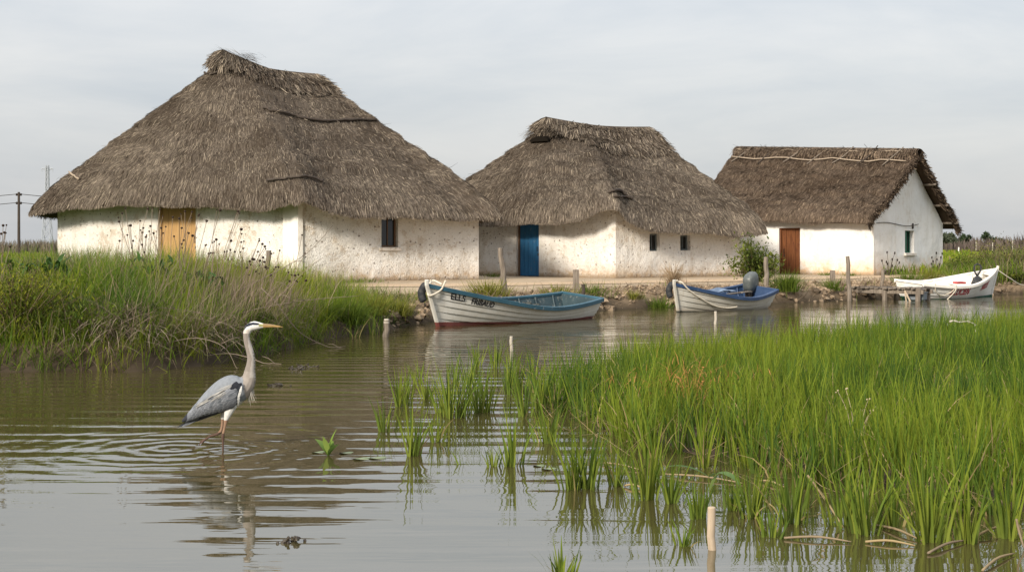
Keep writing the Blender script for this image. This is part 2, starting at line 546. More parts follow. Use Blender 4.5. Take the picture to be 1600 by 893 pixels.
gx = lines(-13, 18, 0.16, 2500)
gy = lines(5.0, 50, 0.16, 4000, back=-40)
GX, GY = np.meshgrid(gx, gy)
Z, D, RD = terrain(GX, GY, True)
X1, Y1 = GX.ravel(), GY.ravel()
nA = fbm(X1 * 0.9, Y1 * 0.9, seed=31); nB = fbm(X1 * 5, Y1 * 5, seed=32)
earth = np.array([0.205, 0.150, 0.098]); darkm = np.array([0.055, 0.042, 0.028]); sandc = np.array([0.40, 0.31, 0.215]); grassc = np.array([0.085, 0.10, 0.03])
col = earth[None] * (1 + 0.5 * nA[:, None] + 0.5 * nB[:, None])
k = np.clip(1 - (Z - np.where(X1 < -1.8, 0.22, 0.02)) / 0.17 + 0.6 * nB, 0, 1)[:, None]         # wet mud by the water; higher on the left bank as painted overhang shade
col = col * (1 - k) + darkm * k
# grassy everywhere except the trodden strip in front of the huts
bare = sstep(-5.5, -3.0, X1) * (1 - sstep(13.5, 15.5, X1)) * (1 - sstep(52, 60, Y1))
gk = (sstep(0.6, 3, D + nA) * (1 - bare))[:, None]
col = col * (1 - gk) + grassc * (1 + 0.5 * nA[:, None]) * gk
sk = (sstep(1.0, 2.2, D + 0.8 * nA) * bare)[:, None]
col = col * (1 - sk) + sandc * (1 + 0.25 * nB[:, None]) * sk
ny, nx = GX.shape
ii = (np.arange(ny - 1)[:, None] * nx + np.arange(nx - 1)[None]).ravel()
faces = np.stack([ii, ii + 1, ii + nx + 1, ii + nx], 1)
ground = mesh_obj('ground', np.stack([X1, Y1, Z], 1), faces, M['earth'], smooth=True, col=np.clip(col, 0.01, 1))
tag(ground, kind='structure')

# sandy path along the front of the huts (lies just on the ground)
pc = np.array([(-4.5, 36.6), (-2, 36.4), (0.5, 38.0), (3, 39.6), (6, 41.8), (9, 44.5), (12, 46.6), (14.5, 49)], float)
pcs = catmull(pc, 90)
tg = np.gradient(pcs, axis=0); tg /= np.linalg.norm(tg, axis=1)[:, None]
nrm = np.stack([-tg[:, 1], tg[:, 0]], 1)
nw = 13
pv = []
for i in range(len(pcs)):
    for j in range(nw):
        q = j / (nw - 1) * 2 - 1
        edge = 1.25 + 0.35 * float(fbm(np.array([i * 0.14]), np.array([5.0 if q > 0 else 9.0]), seed=41)[0])
        pv.append((*(pcs[i] + nrm[i] * q * edge), 0))
pv = np.array(pv)
pv[:, 2] = terrain(pv[:, 0], pv[:, 1]) + 0.012
iq = (np.arange(len(pcs) - 1)[:, None] * nw + np.arange(nw - 1)[None]).ravel()
pf = np.stack([iq, iq + 1, iq + nw + 1, iq + nw], 1)
t_ = NT('sand_path')
pp = t_.pos()
c_ = t_.ramp(t_.noise(1.3, 6, 0.65, pp), [(0.3, (0.38, 0.27, 0.17)), (0.7, (0.54, 0.41, 0.28))])
t_.base(t_.mix(t_.ramp(t_.noise(40, 3, 0.6, pp), [(0.6, (0, 0, 0)), (0.72, (1, 1, 1))]), c_, (0.25, 0.18, 0.12)))
t_.rough(0.95, 0.1); t_.bump(t_.noise(9, 5, 0.6, pp), 0.5, 0.03)
tag(mesh_obj('path', pv, pf, t_.m, smooth=True), kind='structure')

# ------------------------------------------------------------------ water
HERON = G(349, 703)
t_ = NT('water')
p_ = t_.pos()


def rings(cx, cy, wl, amp, fall, r0=0.0):
    v = t_.n('ShaderNodeVectorMath', operation='SUBTRACT'); t_.l(p_, v.inputs[0]); v.inputs[1].default_value = (cx, cy, 0)
    ln = t_.n('ShaderNodeVectorMath', operation='LENGTH'); t_.l(v.outputs[0], ln.inputs[0])
    r = ln.outputs['Value']
    wob = t_.math('MULTIPLY', t_.math('SUBTRACT', t_.noise(2.2, 3, 0.55, p_), 0.5), 0.28)
    r = t_.math('ADD', r, wob)
    s = t_.math('SINE', t_.math('MULTIPLY', r, 2 * math.pi / wl))
    e = t_.math('POWER', 2.718, t_.math('MULTIPLY', r, -1.0 / fall))
    return t_.math('MULTIPLY', t_.math('MULTIPLY', s, e), amp)


# long low crests running across the channel
wv = t_.n('ShaderNodeTexWave', wave_type='BANDS', bands_direction='Y', wave_profile='SIN')
wv.inputs['Scale'].default_value = 0.72; wv.inputs['Distortion'].default_value = 6.5; wv.inputs['Detail'].default_value = 3; wv.inputs['Detail Scale'].default_value = 0.9
t_.l(t_.pos((0.12, 1.0, 1)), wv.inputs['Vector'])
yy_ = t_.sep(p_)[1]
mr_ = t_.n('ShaderNodeMapRange'); mr_.inputs['From Min'].default_value = 7.5; mr_.inputs['From Max'].default_value = 12.5; mr_.inputs['To Min'].default_value = 0.32; mr_.inputs['To Max'].default_value = 1.0
t_.l(yy_, mr_.inputs['Value'])
patch_ = t_.ramp(t_.noise(0.22, 2, 0.5, p_), [(0.35, (0.45, 0.45, 0.45)), (0.65, (1, 1, 1))])
amp_ = t_.math('MULTIPLY', mr_.outputs[0], patch_)
h = t_.math('MULTIPLY', t_.math('MULTIPLY', wv.outputs['Fac'], 0.0050), amp_)
n1 = t_.noise(1.0, 3, 0.5, t_.pos((0.42, 3.0, 1)), 0.5)
h = t_.math('ADD', h, t_.math('MULTIPLY', n1, 0.0054))
n2 = t_.noise(1.0, 2, 0.5, t_.pos((3.0, 11.0, 1)), 0.3)
h = t_.math('ADD', h, t_.math('MULTIPLY', n2, 0.0006))
h = t_.math('ADD', h, rings(HERON[0] - 0.38, HERON[1] + 0.05, 0.21, 0.0042, 0.55))
h = t_.math('ADD', h, rings(HERON[0] + 0.02, HERON[1], 0.14, 0.0026, 0.30))
bm = t_.bump(h, 1.0, 1.0)
t_.base((0.060, 0.050, 0.020)); t_.rough(0.02, 0.5); t_.b.inputs['IOR'].default_value = 3.8
wx = np.linspace(-80, 80, 60); wy = np.linspace(-30, 110, 60)
WX, WY = np.meshgrid(wx, wy)
iw = (np.arange(59)[:, None] * 60 + np.arange(59)[None]).ravel()
water = mesh_obj('water', np.stack([WX.ravel(), WY.ravel(), np.zeros(3600)], 1), np.stack([iw, iw + 1, iw + 61, iw + 60], 1), t_.m)
tag(water, kind='structure')
# ------------------------------------------------------------------ thatched huts
THATCH_DARK = np.array([0.075, 0.056, 0.042]); THATCH_MID = np.array([0.175, 0.140, 0.113]); THATCH_PALE = np.array([0.40, 0.325, 0.245])


def strand_cols(pts, n, pale=0.22, seed=0):
    k = rng.random(n)
    patch = 0.75 * fbm(pts[:, 0] * 0.55, pts[:, 1] * 0.55, pts[:, 2] * 1.3, seed=50 + seed) + 0.5 * fbm(pts[:, 0] * 0.9, pts[:, 1] * 0.9, pts[:, 2] * 3.2, seed=55 + seed)
    fine = fbm(pts[:, 0] * 2.4, pts[:, 1] * 2.4, pts[:, 2] * 2.4, seed=60 + seed)
    a = np.clip(0.50 + 0.9 * patch + 0.6 * fine + (k - 0.5) * 1.3, 0, 1)[:, None]
    c = THATCH_DARK * (1 - a) + THATCH_MID * a
    p = (rng.random(n) < pale * np.clip(0.6 + 1.2 * patch, 0.15, 1.6))[:, None]
    c = np.where(p, THATCH_MID * 0.4 + THATCH_PALE * 0.6 * (0.75 + 0.5 * rng.random((n, 1))), c)
    return c * np.array([1.0, 1.0 + 0.02, 1.0]) * (0.85 + 0.3 * rng.random((n, 1)))


def strands(S, t0, s0, length, slope_len, width, lift, jitter=0.25, seed=0, pale=0.22):
    """thin straws lying down the slope of surface S(t, s)"""
    n = len(t0)
    ds = length / slope_len
    s1 = np.maximum(s0 - ds, -0.014 * rng.random(n))
    jit = rng.normal(0, 1, n) * jitter
    p0 = S(t0, s0); pm = S(t0, 0.5 * (s0 + s1)); p1 = S(t0, s1)
    e = 0.004
    tv = S(t0 + e, s0) - S(t0 - e, s0); tv /= np.linalg.norm(tv, axis=1)[:, None] + 1e-9
    dv = p1 - p0; dv /= np.linalg.norm(dv, axis=1)[:, None] + 1e-9
    nv = np.cross(tv, dv); nv /= np.linalg.norm(nv, axis=1)[:, None] + 1e-9
    flip = np.where(nv[:, 2] < 0, -1.0, 1.0)[:, None]; nv = nv * flip
    lat = np.cross(dv, nv)
    p0 = p0 - nv * 0.012
    pm = pm + nv * (lift * 0.55)[:, None] + lat * (jit * length * 0.45)[:, None]
    p1 = p1 + nv * lift[:, None] + lat * (jit * length)[:, None]
    w = width[:, None] * 0.5
    tw = lat + nv * rng.normal(0, 0.45, n)[:, None]
    V = np.stack([p0 - tw * w, p0 + tw * w, pm - tw * w, pm + tw * w, p1 - tw * w * 0.55, p1 + tw * w * 0.55], 1).reshape(-1, 3)
    b = np.arange(n)[:, None] * 6
    f = np.concatenate([b + np.array([[0, 1, 3, 2]]), b + np.array([[2, 3, 5, 4]])], 1).reshape(-1, 4)
    c = strand_cols(p0, n, pale, seed)
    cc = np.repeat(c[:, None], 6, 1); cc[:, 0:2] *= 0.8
    return V, f, cc.reshape(-1, 3)


def join_arrays(parts):
    vs, fs, cs = [], [], []; b = 0
    for v, f, c in parts:
        vs.append(v); fs.append(f + b); cs.append(c); b += len(v)
    return np.concatenate(vs), np.concatenate(fs), np.concatenate(cs)


class HipRoof:
    def __init__(self, eave, R0, R1, seed, bulge=0.34, courses=7, convex=0.0):
        """eave: list of (point, r) round the roof; r in 0..1 says where on the ridge that eave point leads"""
        pts = np.array([e[0] for e in eave]); rr = np.array([e[1] for e in eave])[:, None]
        M_ = 400
        cc = catmull(np.concatenate([pts, rr], 1), M_, closed=True)
        self.E = cc[:, :3]; self.r = np.clip(cc[:, 3], 0, 1)
        wob = fbm(np.arange(M_) * 0.10, np.zeros(M_), seed=seed); wob[-6:] *= np.linspace(1, 0, 6); wob[:6] *= np.linspace(0, 1, 6)
        self.E[:, 2] += 0.07 * wob
        self.R0, self.R1 = np.asarray(R0, float), np.asarray(R1, float)
        self.seed, self.bulge, self.nc, self.convex = seed, bulge, courses, convex
        self.M = M_
        self.slope = np.linalg.norm(self.R(self.r) - self.E, axis=1)

    def R(self, r):
        p = self.R0[None] * (1 - r[:, None]) + self.R1[None] * r[:, None]
        p[:, 2] += -0.10 * np.sin(np.pi * r)
        return p

    def lut(self, t, arr):
        t = np.mod(t, 1.0) * self.M
        i = np.floor(t).astype(int) % self.M; f = (t - np.floor(t))
        j = (i + 1) % self.M
        return arr[i] * (1 - f)[:, None] + arr[j] * f[:, None] if arr.ndim == 2 else arr[i] * (1 - f) + arr[j] * f

    def S(self, t, s):
        E = self.lut(t, self.E); r = self.lut(t, self.r); Rp = self.R(r)
        sp = np.maximum(s, 0)
        p = E + (Rp - E) * s[:, None]
        b = self.bulge * (1 - np.exp(-sp / 0.045)) * (1 - sp) ** 0.7
        x = t * 60
        saw = np.mod(sp * self.nc + 0.35 * vnoise(x * 0.35, x * 0, seed=self.seed), 1.0)
        c = 0.095 * (0.5 - saw) * sstep(0.06, 0.16, sp) * (1 - sstep(0.9, 1.0, sp))
        n = 0.13 * fbm(x * 0.22, sp * 6, seed=self.seed + 5) * (1 - sp) + 0.045 * fbm(x * 0.9, sp * 16, seed=self.seed + 6) * sstep(0.0, 0.05, sp) * (1 - sp)
        p[:, 2] += b + c + n + self.convex * np.sin(np.pi * np.clip(sp, 0, 1))
        neg = np.minimum(s, 0)
        p[:, :2] -= ((Rp - E)[:, :2]) * (neg * 0.75)[:, None]
        p[:, 2] += neg * self.slope.mean() * 0.4
        return p

    def base(self):
        s = np.concatenate([np.array([0, 0.006, 0.015, 0.03, 0.05, 0.075, 0.1]), np.linspace(0.13, 1, 46)])
        nt = self.M
        tt = np.arange(nt) / nt
        rows = []
        E = self.E
        inner = E + (self.R(self.r) - E) * 0.20; inner[:, 2] = E[:, 2] + 0.34
        mid = E + (self.R(self.r) - E) * 0.06; mid[:, 2] = E[:, 2] + 0.03
        rows += [inner, mid]
        for v in s: rows.append(self.S(tt, np.full(nt, v)))
        V = np.concatenate(rows)
        nr = len(rows)
        a = (np.arange(nr - 1)[:, None] * nt + np.arange(nt)[None]); b = (np.arange(nr - 1)[:, None] * nt + (np.arange(nt)[None] + 1) % nt)
        f = np.stack([a, b, b + nt, a + nt], -1).reshape(-1, 4)
        return V, f

    def sample(self, n, smin=0.0, smax=1.0, tfun=None):
        out_t, out_s = [], []
        seg = np.linalg.norm(np.roll(self.E, -1, 0) - self.E, axis=1)
        cdf = np.concatenate([[0], np.cumsum(seg)]); cdf /= cdf[-1]
        while sum(map(len, out_t)) < n:
            u = rng.random(n); t = np.interp(u, cdf, np.linspace(0, 1, self.M + 1)); s = smin + (smax - smin) * rng.random(n)
            ok = rng.random(n) < (1 - 0.8 * s)
            if tfun is not None: ok &= tfun(t, s)
            out_t.append(t[ok]); out_s.append(s[ok])
        return np.concatenate(out_t)[:n], np.concatenate(out_s)[:n]


def hip_roof(parent, origin, eave, R0, R1, n, seed, name='roof', **kw):
    H = HipRoof(eave, R0, R1, seed, **kw)
    V, f = H.base()
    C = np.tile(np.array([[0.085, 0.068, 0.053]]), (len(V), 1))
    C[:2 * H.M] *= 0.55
    t, s = H.sample(n, 0.0, 1.0)
    sl = H.lut(t, H.slope)
    L = rng.uniform(0.10, 0.30, n)
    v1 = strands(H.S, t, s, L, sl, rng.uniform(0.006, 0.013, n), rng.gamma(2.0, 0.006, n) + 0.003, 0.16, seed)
    # ragged fringe of the eave
    nf = 12000
    t, s = H.sample(nf, 0.0, 0.055)
    sl = H.lut(t, H.slope)
    v2 = strands(H.S, t, s, rng.uniform(0.10, 0.26, nf), sl, rng.uniform(0.012, 0.026, nf), rng.gamma(2, 0.008, nf), 0.12, seed, 0.12)
    # stray straws that stick out
    ns = 900
    t, s = H.sample(ns, 0.0, 1.0)
    v3 = strands(H.S, t, s, rng.uniform(0.15, 0.5, ns), H.lut(t, H.slope), rng.uniform(0.008, 0.014, ns), rng.uniform(0.05, 0.16, ns), 0.5, seed, 0.6)
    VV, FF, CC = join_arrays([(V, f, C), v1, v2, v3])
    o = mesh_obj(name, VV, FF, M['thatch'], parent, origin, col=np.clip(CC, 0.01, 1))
    bv = BVHTree.FromPolygons([tuple(p) for p in V], [tuple(int(i) for i in q) for q in f])
    return H, o, bv


def ridge_cap(H, parent, origin, s_low, n, seed, off=0.14, ext=0.3, flare=0.0, droop=None, name='ridge_cap', pale=0.4):
    """thick saddle of straw over the ridge. s_low(t) gives how far down it comes."""
    R0, R1 = H.R0, H.R1
    ax = (R1 - R0); ax /= np.linalg.norm(ax)

    def S(t, s):
        p = H.S(t, np.minimum(s, 1.0))
        c = 0.5 * (R0 + R1)
        q = p.copy()
        q[:, 2] += off * (0.10 + 1.1 * np.clip((s - 0.70) / 0.3, 0, 1) ** 1.5) + flare * np.clip(-((p - c[None]) @ ax) / np.linalg.norm(R1 - R0) * 2, 0, 1.4) * np.clip((s - 0.8) / 0.2, 0, 1)
        d = (p - c[None]) @ ax
        q += ax[None] * (np.sign(d) * ext * np.clip(np.abs(d) / (0.5 * np.linalg.norm(R1 - R0)), 0, 1) ** 3 * np.clip((s - 0.7) / 0.3, 0, 1))[:, None]
        return q
    nt = H.M; tt = np.arange(nt) / nt
    lo = s_low(tt)
    rows = []
    for k in np.linspace(0, 1, 16): rows.append(S(tt, lo + (1 - lo) * k))
    rows.insert(0, H.S(tt, np.minimum(lo + 0.02, 0.98)))
    V = np.concatenate(rows); nr = len(rows)
    a = (np.arange(nr - 1)[:, None] * nt + np.arange(nt)[None]); b = (np.arange(nr - 1)[:, None] * nt + (np.arange(nt)[None] + 1) % nt)
    f = np.stack([a, b, b + nt, a + nt], -1).reshape(-1, 4)
    C = np.tile(np.array([[0.10, 0.08, 0.062]]), (len(V), 1))
    t = rng.random(n); l = s_low(t)
    s = l + 0.02 + (1 - l) * rng.random(n) ** 0.8
    s = np.minimum(s, 1.0)
    v1 = strands(S, t, s, rng.uniform(0.25, 0.6, n), H.lut(t, H.slope), rng.uniform(0.012, 0.026, n), rng.gamma(2, 0.022, n) + 0.01, 0.16, seed, pale)
    VV, FF, CC = join_arrays([(V, f, C), v1])
    o = mesh_obj(name, VV, FF, M['thatch'], parent, origin, col=np.clip(CC, 0.01, 1))
    bv = BVHTree.FromPolygons([tuple(p) for p in V], [tuple(int(i) for i in q) for q in f])
    return o, bv


def ray_hit(bvs, px, py):
    d = Vector(((px - 800) / F, 1.0, (HY - py) / F)).normalized()
    best = None
    for bv in bvs:
        h = bv.ray_cast(Vector((0, 0, CZ)), d)
        if h[0] is not None and (best is None or h[3] < best[3]): best = h
    return best


def lath(parent, origin, bvs, pix, r, mat, name='lath', off=0.05):
    pts = []
    q = catmull(np.array(pix, float), max(6, len(pix) * 6))
    for px, py in q:
        h = ray_hit(bvs, px, py)
        if h is None: continue
        n = h[1] if h[1].y < 0 else -h[1]
        pts.append(h[0] + n * (off + r * 0.5) + Vector((0, 0, random.uniform(-0.012, 0.012))))
    if len(pts) < 2: return
    mb = MB(); mb.tube(pts, [r * random.uniform(0.75, 1.2) for _ in pts], 6)
    mb.build(name, mat, parent, origin, smooth=True)


def wall_face(mb, p0, p1, z0, zt0, zt1, openings=(), amp=0.03, seed=0, step=0.14, apex=None):
    """one wall from plan point p0 to p1 (seen from outside p0 left, p1 right); openings (u0,u1,za,zb) in metres get reveals 0.28 m deep"""
    p0, p1 = np.array(p0, float), np.array(p1, float)
    L = np.linalg.norm(p1 - p0); d = (p1 - p0) / L; nrm = np.array([d[1], -d[0]])
    us = set(np.round(np.linspace(0, L, max(2, int(L / step))), 4)); 
    for o in openings: us |= {round(o[0], 4), round(o[1], 4)}
    if apex: us.add(round(L / 2, 4))
    us = sorted(us)
    zmx = max(zt0, zt1, apex or 0)
    zs = set(np.round(np.linspace(z0, zmx, max(2, int((zmx - z0) / step))), 4))
    for o in openings: zs |= {round(o[2], 4), round(o[3], 4)}
    zs = sorted(zs)
    U, Zz = np.meshgrid(us, zs)
    top = np.interp(U, [0, L / 2, L], [zt0, apex, zt1]) if apex else zt0 + (zt1 - zt0) * U / L
    Zc = z0 + (Zz - z0)
    over = Zc > top
    Zc = np.where(over, top, Zc)
    e = np.minimum(U, L - U); fade = np.clip(e / 0.25, 0, 1)
    near = np.ones_like(U)
    for o in openings:
        dd = np.maximum(np.maximum(o[0] - U, U - o[1]), np.maximum(o[2] - Zc, Zc - o[3]))
        near = np.minimum(near, np.clip(dd / 0.15, 0, 1))
    X = p0[0] + d[0] * U; Y = p0[1] + d[1] * U
    dn = amp * (fbm(X * 1.1 + seed, Y * 1.1, Zc * 1.1, seed=seed) * 1.6 + 0.5 * fbm(X * 5, Y * 5, Zc * 5, seed=seed + 1)) * fade * near
    X = X + nrm[0] * dn; Y = Y + nrm[1] * dn
    nxu = len(us)
    V = np.stack([X, Y, Zc], -1).reshape(-1, 3)
    fs = []
    for j in range(len(zs) - 1):
        for i in range(nxu - 1):
            if over[j, i] and over[j, i + 1]: continue
            uc, zc = 0.5 * (us[i] + us[i + 1]), 0.5 * (zs[j] + zs[j + 1])
            if any(o[0] < uc < o[1] and o[2] < zc < o[3] for o in openings): continue
            a = j * nxu + i
            fs.append([a, a + 1, a + nxu + 1, a + nxu])
    mb.add(V, fs)
    for o in openings:
        q = []
        for (u, z) in ((o[0], o[2]), (o[1], o[2]), (o[1], o[3]), (o[0], o[3])):
            b = p0 + d * u
            q.append((b[0], b[1], z)); 
        for (u, z) in ((o[0], o[2]), (o[1], o[2]), (o[1], o[3]), (o[0], o[3])):
            b = p0 + d * u - nrm * 0.30
            q.append((b[0], b[1], z))
        mb.add(q, [[0, 1, 5, 4], [1, 2, 6, 5], [2, 3, 7, 6], [3, 0, 4, 7], [4, 5, 6, 7]])
    return d, nrm, L


def on_wall(p0, p1, px):
    """metres along the wall p0->p1 where the sight line of column px meets it"""
    p0, p1 = np.array(p0, float), np.array(p1, float)
    L = np.linalg.norm(p1 - p0); d = (p1 - p0) / L
    k = (px - 800) / F
    # p0.x + d.x*u = k*(p0.y + d.y*u)
    u = (k * p0[1] - p0[0]) / (d[0] - k * d[1])
    return u, p0[1] + d[1] * u


def wall_z(depth, py): return CZ + (HY - py) * depth / F


def frame_at(p0, p1, u, z):
    p0, p1 = np.array(p0, float), np.array(p1, float)
    d = (p1 - p0) / np.linalg.norm(p1 - p0)
    a = math.atan2(d[1], d[0])
    return Matrix.Rotation(a, 3, 'Z'), np.array([*(p0 + d * u), z])


def plank_door(parent, origin, p0, p1, op, mat, nplank, handle='left', frame_mat=None, label=None):
    """vertical plank door set back in the opening. Local x along the wall, y into the wall."""
    R, b = frame_at(p0, p1, op[0], op[2])
    w_, h_ = op[1] - op[0], op[3] - op[2]

    def lo(x, y, z): v = R @ Vector((x, y, z)); return (b[0] + v.x, b[1] + v.y, b[2] + v.z)
    fr = MB(); t_ = 0.055
    for x in (t_ / 2, w_ - t_ / 2): fr.box(lo(x, 0.12, h_ / 2), (t_, 0.09, h_ - 0.004), R)
    fr.box(lo(w_ / 2, 0.12, h_ - t_ / 2), (w_ - 2 * t_ - 0.004, 0.088, t_), R)
    mb = MB(); pw = (w_ - 2 * t_ - 0.012) / nplank
    for i in range(nplank):
        mb.box(lo(t_ + 0.006 + pw * (i + 0.5), 0.135 + random.uniform(-0.004, 0.004), (h_ - t_) / 2), (pw - 0.012, 0.035, h_ - t_ - 0.03), R)
    mb.box(lo(w_ / 2, 0.165, h_ * 0.2), (w_ - 0.16, 0.02, 0.1), R); mb.box(lo(w_ / 2, 0.165, h_ * 0.8), (w_ - 0.16, 0.02, 0.1), R)
    mb.box(lo(w_ / 2, 0.178, h_ / 2), (w_ - 0.13, 0.004, h_ - 0.1), R)
    dr = mb.build('door', mat, parent, origin, bevel=0.006)
    if label: dr['label'] = label
    f_ = fr.build('door_frame', frame_mat or mat, dr, None, bevel=0.005)
    for v in f_.data.vertices: v.co = v.co - Vector(origin)
    hb = MB(); hx = t_ + 0.10 if handle == 'left' else w_ - t_ - 0.10
    hb.tube([lo(hx, 0.117, h_ * 0.46), lo(hx, 0.075, h_ * 0.46), lo(hx, 0.075, h_ * 0.54), lo(hx, 0.117, h_ * 0.54)], 0.011, 6)
    hb.box(lo(hx, 0.116, h_ * 0.40), (0.05, 0.006, 0.09), R)
    hh = hb.build('handle', M['iron'], dr, origin)
    return dr


def small_window(parent, origin, p0, p1, op, mat, sill=True, shutter=None):
    R, b = frame_at(p0, p1, op[0], op[2])
    w_, h_ = op[1] - op[0], op[3] - op[2]

    def lo(x, y, z): v = R @ Vector((x, y, z)); return (b[0] + v.x, b[1] + v.y, b[2] + v.z)
    fr = MB(); t_ = 0.05; y0 = 0.19
    for x in (t_ / 2 + 0.002, w_ - t_ / 2 - 0.002): fr.box(lo(x, y0, h_ / 2), (t_, 0.06, h_ - 0.006), R)
    for z in (t_ / 2 + 0.003, h_ - t_ / 2 - 0.003): fr.box(lo(w_ / 2, y0, z), (w_ - 2 * t_ - 0.008, 0.058, t_), R)
    fr.box(lo(w_ / 2, y0, h_ / 2), (0.026, 0.05, h_ - 2 * t_ - 0.008), R)
    fo = fr.build('window', mat, parent, origin, bevel=0.004)
    g = MB(); g.box(lo(w_ / 2, y0 + 0.012, h_ / 2), (w_ - 2 * t_, 0.006, h_ - 2 * t_), R)
    g.build('pane', M['glass'], fo, origin)
    if sill:
        s = MB(); s.box(lo(w_ / 2, -0.01, -0.055), (w_ + 0.16, 0.13, 0.10), R); s.build('sill', M['sill'], fo, origin, bevel=0.012)
    if shutter:
        s = MB(); s.box(lo(w_ * 0.26, 0.10, h_ / 2), (w_ * 0.42, 0.03, h_ - 0.02), R)
        for k in range(4): s.box(lo(w_ * 0.26, 0.083, h_ * (0.14 + 0.24 * k)), (w_ * 0.36, 0.012, 0.03), R)
        s.build('shutter', shutter, fo, origin, bevel=0.004)
    return fo


def lerp3(a, b, k): return np.asarray(a, float) * (1 - k) + np.asarray(b, float) * k


# ================================================================== hut one
A1 = np.array([PX(467, 40.4), 40.4]); B1 = np.array([PX(748, 43.2), 43.2]); C1 = np.array([PX(90, 48.0), 48.0]); D1 = C1 + (B1 - A1) * 1.05
o1 = np.array([*(0.25 * (A1 + B1 + C1 + D1)), 0.5])
hut1 = thing('thatched_hut', 'largest white hut with tall shaggy thatched roof and tan plank door behind the grass', 'hut', o1, group='thatched huts along the channel')
zA, zB, zC = wall_z(40.4, 308), wall_z(43.2, 345), wall_z(48, 318)
mb = MB()
ud0, dd0 = on_wall(C1, A1, 247); ud1, _ = on_wall(C1, A1, 306)
door1 = (ud0, ud1, 0.50, wall_z(dd0, 321) + 0.15)
LCA = np.linalg.norm(A1 - C1)
wall_face(mb, C1, A1, 0.30, zC + 0.55, zA + 0.50, [door1], 0.035, 3)
uw0, dw0 = on_wall(A1, B1, 596); uw1, dw1 = on_wall(A1, B1, 622)
win1 = (uw0, uw1, wall_z(dw0, 386), wall_z(dw0, 336))
wall_face(mb, A1, B1, 0.30, zA + 0.50, zB + 0.50, [win1], 0.04, 5)
wall_face(mb, B1, D1, 0.30, zB + 0.5, zB + 0.5, [], 0.03, 7, 0.4)
wall_face(mb, D1, C1, 0.30, zB + 0.5, zC + 0.5, [], 0.03, 8, 0.4)
mb.build('wall', M['wall_a'], hut1, o1, smooth=False)
# smoother plastered band wrapping the corner
mb = MB()
dCA = (A1 - C1) / LCA; dAB = (B1 - A1) / np.linalg.norm(B1 - A1)
nCA = np.array([dCA[1], -dCA[0]]); nAB = np.array([dAB[1], -dAB[0]])
q = [A1 - dCA * 0.62, A1 - dCA * 0.62 + nCA * 0.045, A1 + (nCA + nAB) * 0.035, A1 + dAB * 0.10 + nAB * 0.045, A1 + dAB * 0.10]
zz = np.linspace(0.35, zA + 0.42, 14)
vs = []
for z in zz:
    for i, p in enumerate(q):
        j = 0.012 * float(vnoise(np.array([z * 3]), np.array([i * 2.0]), seed=4)[0])
        vs.append((p[0] + j, p[1] - abs(j), z))
fs = [[a * 5 + i, a * 5 + i + 1, (a + 1) * 5 + i + 1, (a + 1) * 5 + i] for a in range(13) for i in range(4)] + [[13 * 5 + i for i in range(5)]]
mb.add(vs, fs); mb.build('corner_band', M['smooth_white'], hut1, o1, smooth=False)
plank_door(hut1, o1, C1, A1, door1, M['door_tan'], 6, 'right')
small_window(hut1, o1, A1, B1, win1, M['frame_brown'])
r0, r1 = P(352, 95, 44.8), P(488, 120, 46.6)
out = lambda p, n, k: np.array([p[0] + n[0] * k, p[1] + n[1] * k])
eave1 = [
    (P(46, 334, 47.6), 0.0), (P(110, 326, 46.0), 0.0), (P(200, 321, 44.0), 0.0), (P(300, 320, 42.2), 0.05), (P(400, 323, 40.6), 0.15), (P(455, 316, 39.6), 0.25),
    (P(488, 320, 39.5), 0.45), (P(540, 337, 40.0), 0.65), (P(650, 341, 41.2), 0.85), (P(728, 346, 42.3), 1.0), (P(760, 343, 43.6), 1.0)]
back = [(np.array([D1[0] + 1.2, D1[1] - 1.5, 2.1]), 1.0), (np.array([D1[0] + 0.6, D1[1] + 0.6, 2.2]), 0.9), (np.array([*(0.5 * (C1 + D1) + np.array([-0.3, 0.8])), 2.4]), 0.4), (np.array([C1[0] - 0.2, C1[1] + 1.2, 2.45]), 0.05)]
H1, _, bv1 = hip_roof(hut1, o1, eave1 + back, r0, r1, 200000, 11, courses=8)


def slow1(t):
    # front drape reaches further down than on the end over the door
    return np.interp(np.mod(t, 1.0), [0, 0.2, 0.30, 0.36, 0.42, 0.5, 0.6, 0.7, 0.8, 1.0], [0.95, 0.94, 0.92, 0.88, 0.84, 0.82, 0.84, 0.86, 0.86, 0.95]) + 0.012 * np.sin(t * 90)


_, bvc1 = ridge_cap(H1, hut1, o1, slow1, 7000, 12, off=0.10, ext=0.08, flare=0.22)
# loose tuft sticking up at the end of the ridge
mb_t = []
nb = 260
b0 = r0 + np.array([0, 0, 0.17])
ax1 = (r0 - r1) / np.linalg.norm(r1 - r0)
base = b0[None] + rng.normal(0, 1, (nb, 3)) * np.array([0.16, 0.16, 0.09]) - ax1[None] * rng.uniform(0, 1.2, (nb, 1)) + np.array([0, 0, 0.02])
az = math.atan2(ax1[1], ax1[0]) + rng.normal(0, 0.5, nb)
c = strand_cols(base, nb, 0.4)
V, f, cc = ribbons(base, rng.uniform(0.25, 0.6, nb), rng.uniform(0.012, 0.024, nb), az, rng.normal(1.35, 0.16, nb), rng.uniform(0.0, 0.4, nb), c, c, 2)
mesh_obj('ridge_tuft', V, f, M['thatch'], hut1, o1, col=np.clip(cc, 0.01, 1))
B = [bv1, bvc1]
lath(hut1, o1, B, [(392, 90), (420, 94), (460, 102), (512, 115)], 0.045, M['wood_pole'])
lath(hut1, o1, B, [(317, 114), (333, 117), (352, 112), (380, 111)], 0.035, M['wood_pole'])
lath(hut1, o1, B, [(411, 170), (450, 180), (500, 190), (560, 189), (617, 193)], 0.045, M['wood_pole'])
